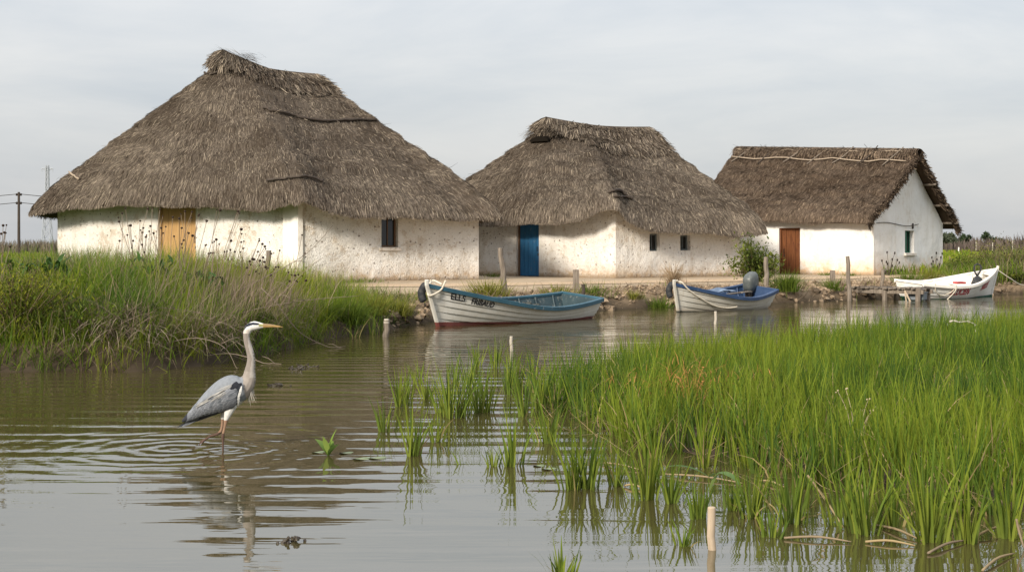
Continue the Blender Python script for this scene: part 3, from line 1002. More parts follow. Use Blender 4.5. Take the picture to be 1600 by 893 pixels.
lath(hut1, o1, B, [(420, 283), (450, 280), (480, 278), (503, 285)], 0.035, M['wood_pole'])
lath(hut1, o1, B, [(97, 264), (112, 272), (126, 281)], 0.03, M['wood_pale'], name='loose_cane')

# ================================================================== hut two
A2 = np.array([PX(962, 45.0), 45.0]); B2 = np.array([PX(1157, 48.0), 48.0]); C2 = np.array([PX(690, 51.0), 51.0]); D2 = C2 + (B2 - A2)
o2 = np.array([*(0.25 * (A2 + B2 + C2 + D2)), 0.5])
hut2 = thing('thatched_hut', 'middle white hut with a rounded thatched roof and a blue plank door', 'hut', o2, group='thatched huts along the channel')
zA, zB, zC = wall_z(45, 322), wall_z(48, 366), wall_z(51, 346)
mb = MB()
ud0, dd0 = on_wall(C2, A2, 807); ud1, dd1 = on_wall(C2, A2, 842)
door2 = (ud0, ud1, 0.50, wall_z(dd0, 349) + 0.06)
wall_face(mb, C2, A2, 0.30, zC + 0.5, zA + 0.5, [door2], 0.045, 13)
w2 = []
for a, b, ya, yb in ((1015, 1031, 392, 365), (1063, 1079, 391, 367)):
    u0, q0 = on_wall(A2, B2, a); u1, q1 = on_wall(A2, B2, b)
    w2.append((u0, u1, wall_z(q0, ya), wall_z(q0, yb)))
wall_face(mb, A2, B2, 0.30, wall_z(45, 343) + 0.34, zB + 0.40, w2, 0.045, 15)
wall_face(mb, B2, D2, 0.30, zB + 0.5, zB + 0.5, [], 0.03, 17, 0.4)
wall_face(mb, D2, C2, 0.30, zB + 0.5, zC + 0.5, [], 0.03, 18, 0.4)
mb.build('wall', M['wall_b'], hut2, o2)
plank_door(hut2, o2, C2, A2, door2, M['door_blue'], 5, 'right', M['frame_brown'])
for k_, wn_ in enumerate(w2): small_window(hut2, o2, A2, B2, wn_, M['frame_grey'], sill=False)
r0, r1 = P(858, 196, 49.0), P(1010, 208, 51.0)
eave2 = [
    (P(650, 352, 50.4), 0.0), (P(760, 349, 48.4), 0.0), (P(840, 349, 46.4), 0.05), (P(885, 345, 45.4), 0.15), (P(930, 334, 44.6), 0.25), (P(962, 326, 44.1), 0.38),
    (P(985, 346, 44.3), 0.5), (P(1020, 358, 44.9), 0.65), (P(1080, 364, 45.9), 0.85), (P(1150, 365, 46.9), 1.0), (P(1184, 362, 48.3), 1.0)]
back = [(np.array([D2[0] + 1.2, D2[1] - 1.3, 2.0]), 1.0), (np.array([D2[0] + 0.5, D2[1] + 0.7, 2.0]), 0.9), (np.array([*(0.5 * (C2 + D2) + np.array([-0.3, 0.8])), 2.2]), 0.4), (np.array([C2[0] - 0.5, C2[1] + 0.8, 2.2]), 0.05)]
H2, _, bv2 = hip_roof(hut2, o2, eave2 + back, r0, r1, 175000, 21, courses=7, convex=0.0)


def slow2(t):
    return np.interp(np.mod(t, 1.0), [0, 0.15, 0.24, 0.32, 0.40, 0.5, 0.6, 0.7, 0.85, 1.0], [0.94, 0.93, 0.88, 0.76, 0.70, 0.70, 0.76, 0.82, 0.85, 0.94]) + 0.015 * np.sin(t * 80)


_, bvc2 = ridge_cap(H2, hut2, o2, slow2, 11000, 22, off=0.20, ext=0.12, flare=0.05)
B = [bv2, bvc2]
M['vent_dark'] = m_plain('opening_shade', (0.012, 0.010, 0.008), 1.0, 0.0)  # near-black colour painted for the shade inside the hole
# dark smoke hole under the overhang at the end of the ridge
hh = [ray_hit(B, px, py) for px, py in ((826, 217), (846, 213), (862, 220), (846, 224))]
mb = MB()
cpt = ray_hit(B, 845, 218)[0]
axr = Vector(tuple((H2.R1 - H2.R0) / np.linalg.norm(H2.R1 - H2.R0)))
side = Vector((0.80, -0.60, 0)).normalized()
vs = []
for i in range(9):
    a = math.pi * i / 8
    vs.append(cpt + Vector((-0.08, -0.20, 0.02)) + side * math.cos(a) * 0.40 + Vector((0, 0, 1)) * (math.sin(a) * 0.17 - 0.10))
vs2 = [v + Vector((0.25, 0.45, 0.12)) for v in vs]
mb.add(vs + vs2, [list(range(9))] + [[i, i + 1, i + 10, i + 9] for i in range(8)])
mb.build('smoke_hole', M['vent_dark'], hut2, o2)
# tuft arching over the hole
nb = 600
u = rng.uniform(-0.62, 0.62, nb)
base = np.array(cpt)[None] + np.array([side.x, side.y, 0])[None] * u[:, None] + np.array([0.12, 0.10, 0])[None] + np.stack([np.zeros(nb), np.zeros(nb), 0.34 - 0.45 * u ** 2 + rng.normal(0, 0.06, nb)], 1)
c = strand_cols(base, nb, 0.35)
V, f, cc = ribbons(base, rng.uniform(0.25, 0.5, nb), rng.uniform(0.012, 0.022, nb), np.full(nb, math.atan2(-0.75, -0.65)) + u * 0.7 + rng.normal(0, 0.3, nb), rng.normal(1.45, 0.15, nb), rng.uniform(0.2, 0.8, nb), c, c, 3)
mesh_obj('vent_hood', V, f, M['thatch'], hut2, o2, col=np.clip(cc, 0.01, 1))
lath(hut2, o2, B, [(952, 303), (966, 299), (975, 306), (985, 312)], 0.05, M['wood_pole'])
lath(hut2, o2, B, [(958, 309), (970, 309), (984, 311)], 0.04, M['wood_pole'])

# ================================================================== hut three (gabled)
A3 = np.array([PX(1365, 49.5), 49.5]); B3 = np.array([PX(1473, 54.0), 54.0])
dAB = (B3 - A3); LG = np.linalg.norm(dAB); dAB /= LG; nG = np.array([dAB[1], -dAB[0]])     # gable normal
back_v = -nG * 7.1
C3 = A3 + back_v; D3 = B3 + back_v
o3 = np.array([*(0.25 * (A3 + B3 + C3 + D3)), 0.5])
hut3 = thing('thatched_hut', 'farthest white hut with a straight gabled thatch roof and a reddish brown door', 'hut', o3, group='thatched huts along the channel')
mid3 = 0.5 * (A3 + B3)
zAp = wall_z(mid3[1], 250)
zF = wall_z(49.5, 354); zFl = zF + 0.28
mb = MB()
u0, q0 = on_wall(C3, A3, 1217); u1, q1 = on_wall(C3, A3, 1250)
door3 = (u0, u1, 0.50, wall_z(q0, 356))
wall_face(mb, C3, A3, 0.30, zFl + 0.25, zF + 0.25, [door3], 0.02, 23)
ug0, qg0 = on_wall(A3, B3, 1414); ug1, qg1 = on_wall(A3, B3, 1428)
win3 = (ug0, ug1, wall_z(qg0, 395), wall_z(qg0, 360))
wall_face(mb, A3, B3, 0.30, zF + 0.16, zF + 0.16, [win3], 0.02, 25, apex=zAp + 0.10)
wall_face(mb, B3, D3, 0.30, zF + 0.2, zF + 0.2, [], 0.02, 26, 0.5)
midb = 0.5 * (C3 + D3)
wall_face(mb, D3, midb, 0.30, zF + 0.2, zAp + 0.3, [], 0.02, 27, 0.5); wall_face(mb, midb, C3, 0.30, zAp + 0.3, zF + 0.2, [], 0.02, 28, 0.5)
mb.build('wall', M['wall_c'], hut3, o3)
plank_door(hut3, o3, C3, A3, door3, M['door_red'], 4, 'left')
small_window(hut3, o3, A3, B3, win3, M['frame_green'], sill=True, shutter=M['frame_green'])
cab = MB()
cpts = []
for k in range(15):
    uu = 0.15 + (LG * 0.62 - 0.15) * k / 14
    p = A3 + dAB * uu + nG * 0.03
    cpts.append((p[0], p[1], wall_z(50.5, 349) + 0.05 * math.sin(k * 0.45) - 0.03 * math.sin(math.pi * k / 14)))
cab.tube(cpts, 0.012, 5); e_ = cpts[-3]; cab.box((e_[0], e_[1], e_[2] - 0.02), (0.05, 0.04, 0.20))
cab.build('cable', M['iron'], hut3, o3)


class Slope:
    def __init__(self, E0, E1, R0, R1, seed, n_out):
        self.E0, self.E1, self.R0, self.R1 = [np.asarray(v, float) for v in (E0, E1, R0, R1)]
        self.seed = seed; self.n = np.asarray(n_out, float)
        self.len = np.linalg.norm(0.5 * (self.R0 + self.R1) - 0.5 * (self.E0 + self.E1))

    def S(self, u, s):
        u = np.asarray(u, float); s = np.asarray(s, float)
        e = self.E0[None] * (1 - u[:, None]) + self.E1[None] * u[:, None]
        r = self.R0[None] * (1 - u[:, None]) + self.R1[None] * u[:, None]
        p = e + (r - e) * s[:, None]
        sp = np.clip(s, 0, 1)
        saw = np.mod(sp * 5 + 0.2 * vnoise(u * 9, u * 0, seed=self.seed), 1.0)
        h = 0.24 * (1 - np.exp(-sp / 0.05)) + 0.07 * (0.5 - saw) * sstep(0.05, 0.2, sp) + 0.09 * fbm(u * 7, sp * 5, seed=self.seed) + 0.05 * fbm(u * 30, sp * 14, seed=self.seed + 3)
        h = h - 0.10 * np.sin(np.pi * sp)
        p += self.n[None] * h[:, None]
        p[:, 2] += np.minimum(s, 0) * 1.2
        return p


nF = np.array([-dAB[0], -dAB[1]])              # front (door side) direction: away from B
zEf = zF + 0.10
ovE, ovG = 0.42, 0.38
fE1 = np.array([*(A3 - dAB * ovE + nG * 0.10), zEf]); fE0 = np.array([*(C3 - dAB * ovE - nG * 0.4), zEf + 0.26])
rR1 = np.array([*(mid3 + nG * ovG), wall_z(51.5, 248)]); rR0 = np.array([*(midb - nG * 0.1), wall_z(51.5, 248) + 0.42])
bE1 = np.array([*(B3 + dAB * 0.55 + nG * (ovG + 0.05)), wall_z(54.3, 357)]); bE0 = np.array([*(D3 + dAB * 0.55 - nG * 0.4), wall_z(54.3, 357)])
def nrm3(E0, E1, R1):
    n = np.cross(E1 - E0, R1 - E1); n /= np.linalg.norm(n); return n if n[2] > 0 else -n
SF = Slope(fE0, fE1, rR0, rR1, 31, nrm3(fE0, fE1, rR1)); SB = Slope(bE0, bE1, rR0, rR1, 33, nrm3(bE0, bE1, rR1))
parts = []
bvs3 = []
for Sx in (SF, SB):
    nu, ns = 60, 40
    ss = np.concatenate([[0, 0.01, 0.025, 0.05, 0.08], np.linspace(0.11, 1, ns - 5)])
    U, Sg = np.meshgrid(np.linspace(0, 1, nu), ss)
    top = Sx.S(U.ravel(), Sg.ravel())
    und = (Sx.E0[None] * (1 - U.ravel()[:, None]) + Sx.E1[None] * U.ravel()[:, None]); rr = (Sx.R0[None] * (1 - U.ravel()[:, None]) + Sx.R1[None] * U.ravel()[:, None])
    und = und + (rr - und) * Sg.ravel()[:, None] - Sx.n[None] * 0.02
    V = np.concatenate([top, und]); n_ = len(top)
    a = (np.arange(ns - 1)[:, None] * nu + np.arange(nu - 1)[None]).ravel()
    f1 = np.stack([a, a + 1, a + nu + 1, a + nu], 1); f2 = f1[:, ::-1] + n_
    def rim(idx): return np.stack([idx[:-1], idx[1:], idx[1:] + n_, idx[:-1] + n_], 1)
    gi = np.arange(ns * nu).reshape(ns, nu)
    f = np.concatenate([f1, f2, rim(gi[0]), rim(gi[:, 0]), rim(gi[:, -1]), rim(gi[-1])])
    parts.append((V, f, np.tile(np.array([[0.085, 0.066, 0.05]]), (len(V), 1))))
    bvs3.append(BVHTree.FromPolygons([tuple(p) for p in top], [tuple(int(i) for i in q) for q in f1]))
    n = 60000 if Sx is SF else 9000
    u = rng.random(n); s = rng.random(n)
    parts.append(strands(Sx.S, u, s, rng.uniform(0.12, 0.32, n), np.full(n, Sx.len), rng.uniform(0.007, 0.016, n), rng.gamma(2, 0.008, n), 0.13, 30, 0.10))
    # ragged verge: stubs along the gable edge
    n = 3500
    s = rng.random(n); p0_ = Sx.S(np.ones(n), s) - Sx.n[None] * rng.uniform(0.0, 0.26, (n, 1)) - np.array([*nG, 0])[None] * 0.1
    c = strand_cols(p0_, n, 0.12) * 0.85
    dirv = np.array([*nG, 0.0]) * 0.55 + (Sx.E1 - Sx.R1) / np.linalg.norm(Sx.E1 - Sx.R1) * 0.9
    L = rng.uniform(0.10, 0.30, n)
    dv = dirv[None] + rng.normal(0, 0.22, (n, 3)); dv /= np.linalg.norm(dv, axis=1)[:, None]
    p1_ = p0_ + dv * L[:, None]
    lat = np.cross(dv, np.tile(Sx.n[None], (n, 1))) * 0.010 + Sx.n[None] * rng.normal(0, 0.008, (n, 1))
    V = np.stack([p0_ - lat, p0_ + lat, p1_ + lat * 0.6, p1_ - lat * 0.6], 1).reshape(-1, 3)
    parts.append((V, np.arange(n * 4).reshape(n, 4), np.repeat(c[:, None], 4, 1).reshape(-1, 3)))
V, f, c = join_arrays(parts)
# thatch of the last hut is browner
mesh_obj('roof', V, f, M['thatch'], hut3, o3, col=np.clip(c * np.array([0.88, 0.80, 0.74]), 0.01, 1))
# straw roll over the ridge
n = 9000
u = rng.random(n); a = rng.normal(0, 0.9, n)
ridge = rR0[None] * (1 - u[:, None]) + rR1[None] * u[:, None]
acr = np.array([*dAB, 0.0])
R_ = 0.24
pos = ridge + acr[None] * (np.sin(a) * R_ * 1.5)[:, None]; pos[:, 2] += 0.16 + R_ * np.cos(a) * 0.9
dv = acr[None] * (np.cos(a) * np.sign(a + 1e-6))[:, None]; dv[:, 2] -= np.abs(np.sin(a)) + 0.25
dv += rng.normal(0, 0.18, (n, 3)); dv /= np.linalg.norm(dv, axis=1)[:, None]
L = rng.uniform(0.2, 0.45, n); p1_ = pos + dv * L[:, None]
lat = np.array([*nG, 0.0])[None] * 0.009
V = np.stack([pos - lat, pos + lat, p1_ + lat, p1_ - lat], 1).reshape(-1, 3)
c = np.repeat((strand_cols(pos, n, 0.2) * np.array([0.9, 0.82, 0.76]))[:, None], 4, 1).reshape(-1, 3)
core = MB(); core.cur = (0.09, 0.07, 0.055)
core.tube([rR0 + np.array([0, 0, 0.12]), lerp3(rR0, rR1, 0.5) + np.array([0, 0, 0.12]), rR1 + np.array([0, 0, 0.12])], 0.24, 10)
cf = np.array([q for q in core.f if len(q) == 4])
V, f, c = join_arrays([(np.array(core.v), cf, np.array(core.c)), (V, np.arange(n * 4).reshape(n, 4), c)])
mesh_obj('ridge_roll', V, f, M['thatch'], hut3, o3, col=np.clip(c, 0.01, 1))
nf3 = SF.n
up3 = np.array([0, 0, 1.0])
for k_, (sd, lift) in enumerate(((0.965, 0.16), (0.865, 0.09))):
    mb = MB()
    q = [SF.S(np.array([uu]), np.array([sd]))[0] + nf3 * lift + up3 * (0.02 * math.sin(uu * 23)) for uu in np.linspace(0.02, 0.97 if k_ else 0.93, 16)]
    mb.tube(q, 0.024, 6); mb.build('ridge_pole', M['wood_pale'], hut3, o3, smooth=True)
for uu in (0.07, 0.22, 0.37, 0.50, 0.64, 0.77, 0.90):
    mb = MB()
    q = [SF.S(np.array([uu - 0.035]), np.array([0.80]))[0] + nf3 * 0.10, SF.S(np.array([uu]), np.array([0.90]))[0] + nf3 * 0.15, SF.S(np.array([uu + 0.03]), np.array([1.0]))[0] + nf3 * 0.12 + up3 * 0.10]
    mb.tube(catmull(q, 10), 0.021, 5); mb.build('ridge_tie', M['wood_pole'] if uu in (0.22, 0.77) else M['wood_grey'], hut3, o3, smooth=True)
for sv in (0.10, 0.36, 0.66):
    e_ = SB.E1 + (SB.R1 - SB.E1) * sv - SB.n * 0.06
    mb = MB(); q0 = e_ + np.array([*nG, 0]) * 0.10; q1 = e_ - np.array([*nG, 0]) * 0.6
    mb.tube([q1, q0], 0.045, 7); mb.build('purlin', M['wood_grey'], hut3, o3, smooth=True)
# ------------------------------------------------------------------ boats
def hull_material(name, white, bottom_tone, rust=0.5, boot=(0.1, 0.1, 0.1), band=0.05):
    t = NT(name)
    v = t.coords('Object')
    big = t.noise(2.5, 6, 0.7, v); fine = t.noise(22, 4, 0.6, v)
    streak = t.noise(3.0, 5, 0.7, t.coords('Object', (7, 7, 0.9)))
    c = t.mix(t.ramp(big, [(0.4, (0, 0, 0)), (0.75, (1, 1, 1))]), white, tuple(k * s for k, s in zip(white, (0.80, 0.76, 0.68))))
    c = t.mix(t.math('MULTIPLY', t.ramp(streak, [(0.56, (0, 0, 0)), (0.70, (1, 1, 1))]), 0.55 * rust + 0.1), c, (0.40, 0.30, 0.20))
    c = t.mix(t.math('MULTIPLY', t.ramp(fine, [(0.68, (0, 0, 0)), (0.73, (1, 1, 1))]), rust), c, (0.17, 0.085, 0.045))
    z = t.sep(t.coords('Object'))[2]
    low = t.ramp(t.math('ADD', t.math('MULTIPLY', z, 4.0), t.math('MULTIPLY', big, 0.9)), [(0.5, (1, 1, 1)), (1.1, (0, 0, 0))])
    c = t.mix(t.math('MULTIPLY', low, 0.55), c, bottom_tone)
    below = t.math('LESS_THAN', t.math('ADD', z, t.math('MULTIPLY', t.math('SUBTRACT', fine, 0.5), 0.02)), band)
    c = t.mix(below, c, t.mix(t.ramp(big, [(0.45, (0, 0, 0)), (0.7, (1, 1, 1))]), boot, tuple(k * 0.55 + 0.02 for k in boot)))
    t.base(c); t.rough(0.55, 0.3); t.bump(big, 0.15, 0.01)
    return t.m


def paint(name, c, wear, lo=0.60):
    t = NT(name)
    f = t.noise(9, 6, 0.7, t.coords('Object', (1, 1, 1)))
    g = t.noise(2.2, 4, 0.6, t.coords('Object'))
    cc = t.mix(t.ramp(g, [(0.3, (0, 0, 0)), (0.7, (1, 1, 1))]), c, tuple(min(1, k * 1.5 + 0.012) for k in c))
    cc = t.mix(t.ramp(f, [(lo, (0, 0, 0)), (lo + 0.07, (1, 1, 1))]), cc, wear)
    t.base(cc); t.rough(0.55, 0.3); return t.m


M['hull_white'] = hull_material('boat_white_paint', (0.66, 0.64, 0.59), (0.40, 0.34, 0.27), 0.35, (0.19, 0.055, 0.045), 0.085)
M['hull_old'] = hull_material('boat_old_paint', (0.56, 0.54, 0.49), (0.33, 0.25, 0.16), 0.75, (0.04, 0.045, 0.04), 0.03)
M['hull_clean'] = hull_material('boat_clean_paint', (0.72, 0.71, 0.68), (0.46, 0.42, 0.36), 0.2, (0.02, 0.085, 0.055), 0.06)
M['antifoul_red'] = paint('antifouling_red', (0.17, 0.045, 0.038), (0.10, 0.06, 0.05), 0.58)
M['antifoul_dark'] = paint('antifouling_dark', (0.035, 0.040, 0.036), (0.08, 0.07, 0.05), 0.58)
M['antifoul_green'] = paint('antifouling_green', (0.018, 0.07, 0.045), (0.06, 0.06, 0.045), 0.60)
M['teal'] = paint('teal_paint', (0.020, 0.066, 0.095), (0.34, 0.36, 0.35), 0.62)
M['blue'] = paint('blue_paint', (0.017, 0.040, 0.095), (0.30, 0.31, 0.33), 0.64)
M['white_in'] = paint('inner_white', (0.68, 0.63, 0.57), (0.36, 0.30, 0.25), 0.66)
M['teal_in'] = paint('inner_teal', (0.022, 0.042, 0.050), (0.15, 0.16, 0.15), 0.55)
M['redtrim'] = paint('red_trim', (0.30, 0.04, 0.04), (0.6, 0.55, 0.5), 0.6)
M['seam'] = m_plain('plank_seam', (0.10, 0.095, 0.085), 0.9, 0.1)


class Boat:
    def __init__(s, L, B, zmid, zbow, zst, draft, nstr, rake=0.16, tr=0.66, bow_pow=2.0, umax=0.52):
        s.L, s.B, s.zmid, s.zbow, s.zst, s.draft, s.n, s.rake, s.tr, s.bp, s.um = L, B, zmid, zbow, zst, draft, nstr, rake, tr, bow_pow, umax

    def hb(s, u):
        u = np.asarray(u, float)
        a = 1 - np.clip(1 - u / s.um, 0, 1) ** s.bp
        b = 1 - (1 - s.tr) * np.clip((u - s.um) / (1 - s.um), 0, 1) ** 2
        return 0.5 * s.B * np.where(u < s.um, a, b)

    def zs(s, u):
        u = np.asarray(u, float)
        return s.zmid + (s.zbow - s.zmid) * np.clip((0.62 - u) / 0.62, 0, 1) ** 1.75 + (s.zst - s.zmid) * np.clip((u - 0.62) / 0.38, 0, 1) ** 1.7

    def zk(s, u):
        u = np.asarray(u, float)
        return -s.draft + 0.5 * s.draft * np.clip((u - 0.7) / 0.3, 0, 1) ** 2

    def pt(s, u, v, side, off=0.0):
        """u bow..stern, v keel..sheer (0..1), side +1/-1, off = distance outwards"""
        u = np.asarray(u, float) + 0 * np.asarray(v, float); v = np.asarray(v, float) + 0 * u
        p = 0.42 + 0.45 * np.clip(1 - u / 0.5, 0, 1)
        y = s.hb(u) * np.clip(v, 0, 1) ** p
        zk, zs = s.zk(u), s.zs(u)
        z = zk + (zs - zk) * v ** (1.35 - 0.25 * np.clip(1 - u / 0.5, 0, 1))
        fr = np.clip(1 - u / 0.35, 0, 1) ** 1.5
        x = u * s.L - s.rake * (z - zk) / (s.zbow + s.draft) * fr * s.L * 0.5 + 0.10 * np.clip((u - 0.8) / 0.2, 0, 1) * (z - zk)
        y = y + off * np.clip(u / 0.06, 0.25, 1)
        return np.stack([x, side * y, z + off * 0.15], -1)


def build_boat(name, label, loc, heading, roll, pitch, b, mats, group, waterband, transom_open=False):
    """mats: dict(hull, bottom, rail, inner, thwart)"""
    root = thing(name, label, 'boat', loc, (roll, pitch, heading), group)
    us = np.concatenate([np.linspace(0, 0.2, 14), np.linspace(0.23, 1, 34)])
    vs_, fs_, mi = [], [], []
    vk = np.linspace(0.0, 1.0, b.n + 1) ** 0.8
    for side in (1, -1):
        for k in range(b.n):
            for (va, vb, oa, ob) in ((vk[k], vk[k], -0.002, 0.022), (vk[k], 0.5 * (vk[k] + vk[k + 1]), 0.022, 0.012), (0.5 * (vk[k] + vk[k + 1]), vk[k + 1], 0.012, -0.002)):
                base = len(vs_)
                A_ = b.pt(us, np.full(len(us), va), side, oa); B_ = b.pt(us, np.full(len(us), vb), side, ob)
                vs_ += list(A_) + list(B_)
                n = len(us)
                for i in range(n - 1):
                    q = [base + i, base + i + 1, base + n + i + 1, base + n + i]
                    fs_.append(q if side < 0 else q[::-1])
                    zc = 0.25 * (A_[i][2] + A_[i + 1][2] + B_[i][2] + B_[i + 1][2])
                    mi.append(2 if va == vb and zc > waterband else 0)
    # transom
    vv = np.linspace(0, 1, 9)
    pr = b.pt(np.ones(9), vv, 1); pl = b.pt(np.ones(9), vv, -1)
    base = len(vs_); vs_ += list(pr) + list(pl)
    for i in range(8):
        fs_.append([base + i, base + i + 1, base + 9 + i + 1, base + 9 + i]); mi.append(0)
    hull = mesh_obj('hull', vs_, fs_, [M[mats['hull']], M[mats['bottom']], M['seam']], root, None, False, mats_idx=mi)
    # inside skin and floor
    vs_, fs_ = [], []
    ui = np.linspace(0.02, 0.985, 36); vi = np.linspace(0.42, 0.995, 9)
    for side in (1, -1):
        base = len(vs_)
        for v in vi:
            p = b.pt(ui, np.full(len(ui), v), side, -0.030); p[:, 1] = np.where(side * p[:, 1] < 0.002, side * 0.002, p[:, 1]); vs_ += list(p)
        n = len(ui)
        for j in range(len(vi) - 1):
            for i in range(n - 1):
                q = [base + j * n + i, base + j * n + i + 1, base + (j + 1) * n + i + 1, base + (j + 1) * n + i]
                fs_.append(q if side > 0 else q[::-1])
    n = len(ui); off = len(vi) * n
    for i in range(n - 1): fs_.append([i, i + 1, off + i + 1, off + i])
    p = b.pt(np.full(9, 0.985), vi, 1, -0.03); q = b.pt(np.full(9, 0.985), vi, -1, -0.03)
    base = len(vs_); vs_ += list(p) + list(q)
    for i in range(8): fs_.append([base + i, base + i + 1, base + 9 + i + 1, base + 9 + i])
    mesh_obj('inner_skin', vs_, fs_, M[mats['inner']], root, smooth=False)
    # gunwale: a flat rail on each sheer, with a rubbing strake
    for side in (1, -1):
        g = MB(); uu = np.linspace(0.0, 1, 44)
        o_ = b.pt(uu, np.ones(44), side, 0.038); i_ = b.pt(uu, np.ones(44), side, -0.055)
        i_[:, 1] = np.where(side * i_[:, 1] < 0.012, side * 0.012, i_[:, 1]); o_[:, 1] = np.where(side * o_[:, 1] < 0.03, side * 0.03, o_[:, 1])
        top = 0.022; vs = []
        for k in range(44):
            zt = b.zs(uu[k])
            vs += [(o_[k][0], o_[k][1], zt - 0.06), (o_[k][0], o_[k][1], zt + top), (i_[k][0], i_[k][1], zt + top), (i_[k][0], i_[k][1], zt - 0.03)]
        fs = []
        for k in range(43):
            for m in range(4):
                a = k * 4 + m; c = k * 4 + (m + 1) % 4
                fs.append([a, c, c + 4, a + 4])
        fs += [[0, 1, 2, 3], [43 * 4 + 3, 43 * 4 + 2, 43 * 4 + 1, 43 * 4]]
        g.add(vs, fs); g.build('gunwale', M[mats['rail']], root, bevel=0.008)
    # transom cap
    g = MB(); a = b.pt(np.array([1.0]), np.array([1.0]), 1, 0.0)[0]; c = b.pt(np.array([1.0]), np.array([1.0]), -1, 0.0)[0]
    g.box((a[0] - 0.005, 0, a[2] + 0.002), (0.09, abs(a[1]) * 2 - 0.02, 0.05)); g.build('transom_cap', M[mats['rail']], root, bevel=0.008)
    # stem post
    g = MB(); vv = np.linspace(0, 1, 10); st = b.pt(np.zeros(10), vv, 1, 0.0); st[:, 1] = 0
    pts = [tuple(q + np.array([-0.022, 0, 0])) for q in st] + [tuple(st[-1] + np.array([-0.035, 0, 0.085]))]
    g.tube(pts, 0.042, 6); g.build('stem_post', M[mats.get('stem', mats['hull'])], root, smooth=False)
    # ribs
    for uu in np.linspace(0.16, 0.93, 8):
        for side in (1, -1):
            g = MB(); q = b.pt(np.full(6, uu), np.linspace(0.5, 0.985, 6), side, -0.040)
            g.tube([tuple(k) for k in q], 0.020, 5); g.build('rib', M[mats['rib']], root)
    # thwarts
    for uu, w_ in mats['thwarts']:
        h = float(b.pt(np.array([uu]), np.array([0.86]), 1, -0.03)[0][1]); z = float(b.pt(np.array([uu]), np.array([0.82]), 1)[0][2])
        g = MB(); g.box((uu * b.L, 0, z), (w_, 2 * h - 0.03, 0.035)); g.build('thwart', M[mats['thwart']], root, bevel=0.006)
    # little foredeck
    ud = np.linspace(0.015, mats.get('deck', 0.13), 8)
    r_ = b.pt(ud, np.full(8, 0.985), 1, -0.035); l_ = b.pt(ud, np.full(8, 0.985), -1, -0.035)
    vs = [(p[0], max(p[1], 0.004), p[2] - 0.02) for p in r_] + [(p[0], min(p[1], -0.004), p[2] - 0.02) for p in l_]
    vs += [(x, y, z - 0.03) for x, y, z in vs]
    fs = []
    for i in range(7): fs += [[i, i + 1, 8 + i + 1, 8 + i], [16 + i, 24 + i, 24 + i + 1, 16 + i + 1]]
    fs.append([7, 23, 31, 15])
    mesh_obj('foredeck', vs, fs, M[mats.get('deckmat', mats['inner'])], root)
    return root


def lettering(root, b, text, side, u0, u1, v0, v1, mat, flip, slant=0.0, bold=0.010):
    cu = bpy.data.curves.new('lettering', 'FONT'); cu.body = text; cu.size = 1.0; cu.offset = bold; cu.resolution_u = 3; cu.extrude = 0.0; cu.shear = slant
    o = bpy.data.objects.new('tmp_text', cu); COL.objects.link(o)
    dg = bpy.context.evaluated_depsgraph_get(); dg.update()
    me = bpy.data.meshes.new_from_object(o.evaluated_get(dg))
    V = np.array([v.co for v in me.vertices]); fs = [list(p.vertices) for p in me.polygons]
    bpy.data.objects.remove(o); bpy.data.curves.remove(cu); bpy.data.meshes.remove(me)
    tx = (V[:, 0] - V[:, 0].min()) / (V[:, 0].max() - V[:, 0].min()); ty = (V[:, 1] - V[:, 1].min()) / (V[:, 1].max() - V[:, 1].min())
    u = u0 + (u1 - u0) * (1 - tx if flip else tx); v = v0 + (v1 - v0) * ty
    p = b.pt(u, v, side, 0.027)
    q = b.pt(u, v, side, 0.021)
    n = len(p)
    # give the paint film a thickness so that it is a solid mark on the planks
    o = mesh_obj('lettering', np.concatenate([p, q]), fs + [[i + n for i in f[::-1]] for f in fs], M[mat], root)
    return o


# boat one --------------------------------------------------------------
BG = 'moored rowing boats'
b1 = Boat(4.40, 1.50, 0.36, 0.80, 0.46, 0.16, 7, rake=0.22, tr=0.70)
bow = G(690, 509.5); st = G(925, 494)
hd = math.atan2(st[1] - bow[1], st[0] - bow[0])
boat1 = build_boat('rowing_boat', 'white clinker boat with teal rails and red bottom, black writing on its bow', bow, hd, math.radians(6.0), 0.0, b1,
                   dict(hull='hull_white', bottom='antifoul_red', rail='teal', inner='teal_in', rib='teal_in', thwart='wood_grey', thwarts=((0.42, 0.22), (0.72, 0.24)), deckmat='teal'), BG, 0.09)
lettering(boat1, b1, 'ELLS', -1, 0.062, 0.113, 0.80, 0.93, 'blackpaint', False, 0.15, 0.016)
lettering(boat1, b1, 'FRIBAUD', -1, 0.135, 0.225, 0.78, 0.915, 'blackpaint', False, 0.15, 0.012)
lettering(boat1, b1, 'TV7', 1, 0.03, 0.09, 0.66, 0.86, 'blackpaint', True, 0.1, 0.012)

# boat two --------------------------------------------------------------
b2 = Boat(3.15, 1.35, 0.36, 0.66, 0.50, 0.16, 6, rake=0.20, tr=0.74)
bow = G(1063, 487); st = G(1196, 479.5)
hd = math.atan2(st[1] - bow[1], st[0] - bow[0])
boat2 = build_boat('rowing_boat', 'small weathered white boat with blue rails and a grey outboard motor', bow, hd, math.radians(6.5), 0.0, b2,
                   dict(hull='hull_old', bottom='antifoul_dark', rail='blue', inner='blue', rib='blue', thwart='wood_grey', thwarts=((0.40, 0.2), (0.68, 0.24)), deck=0.2, deckmat='white_in'), BG, 0.05)
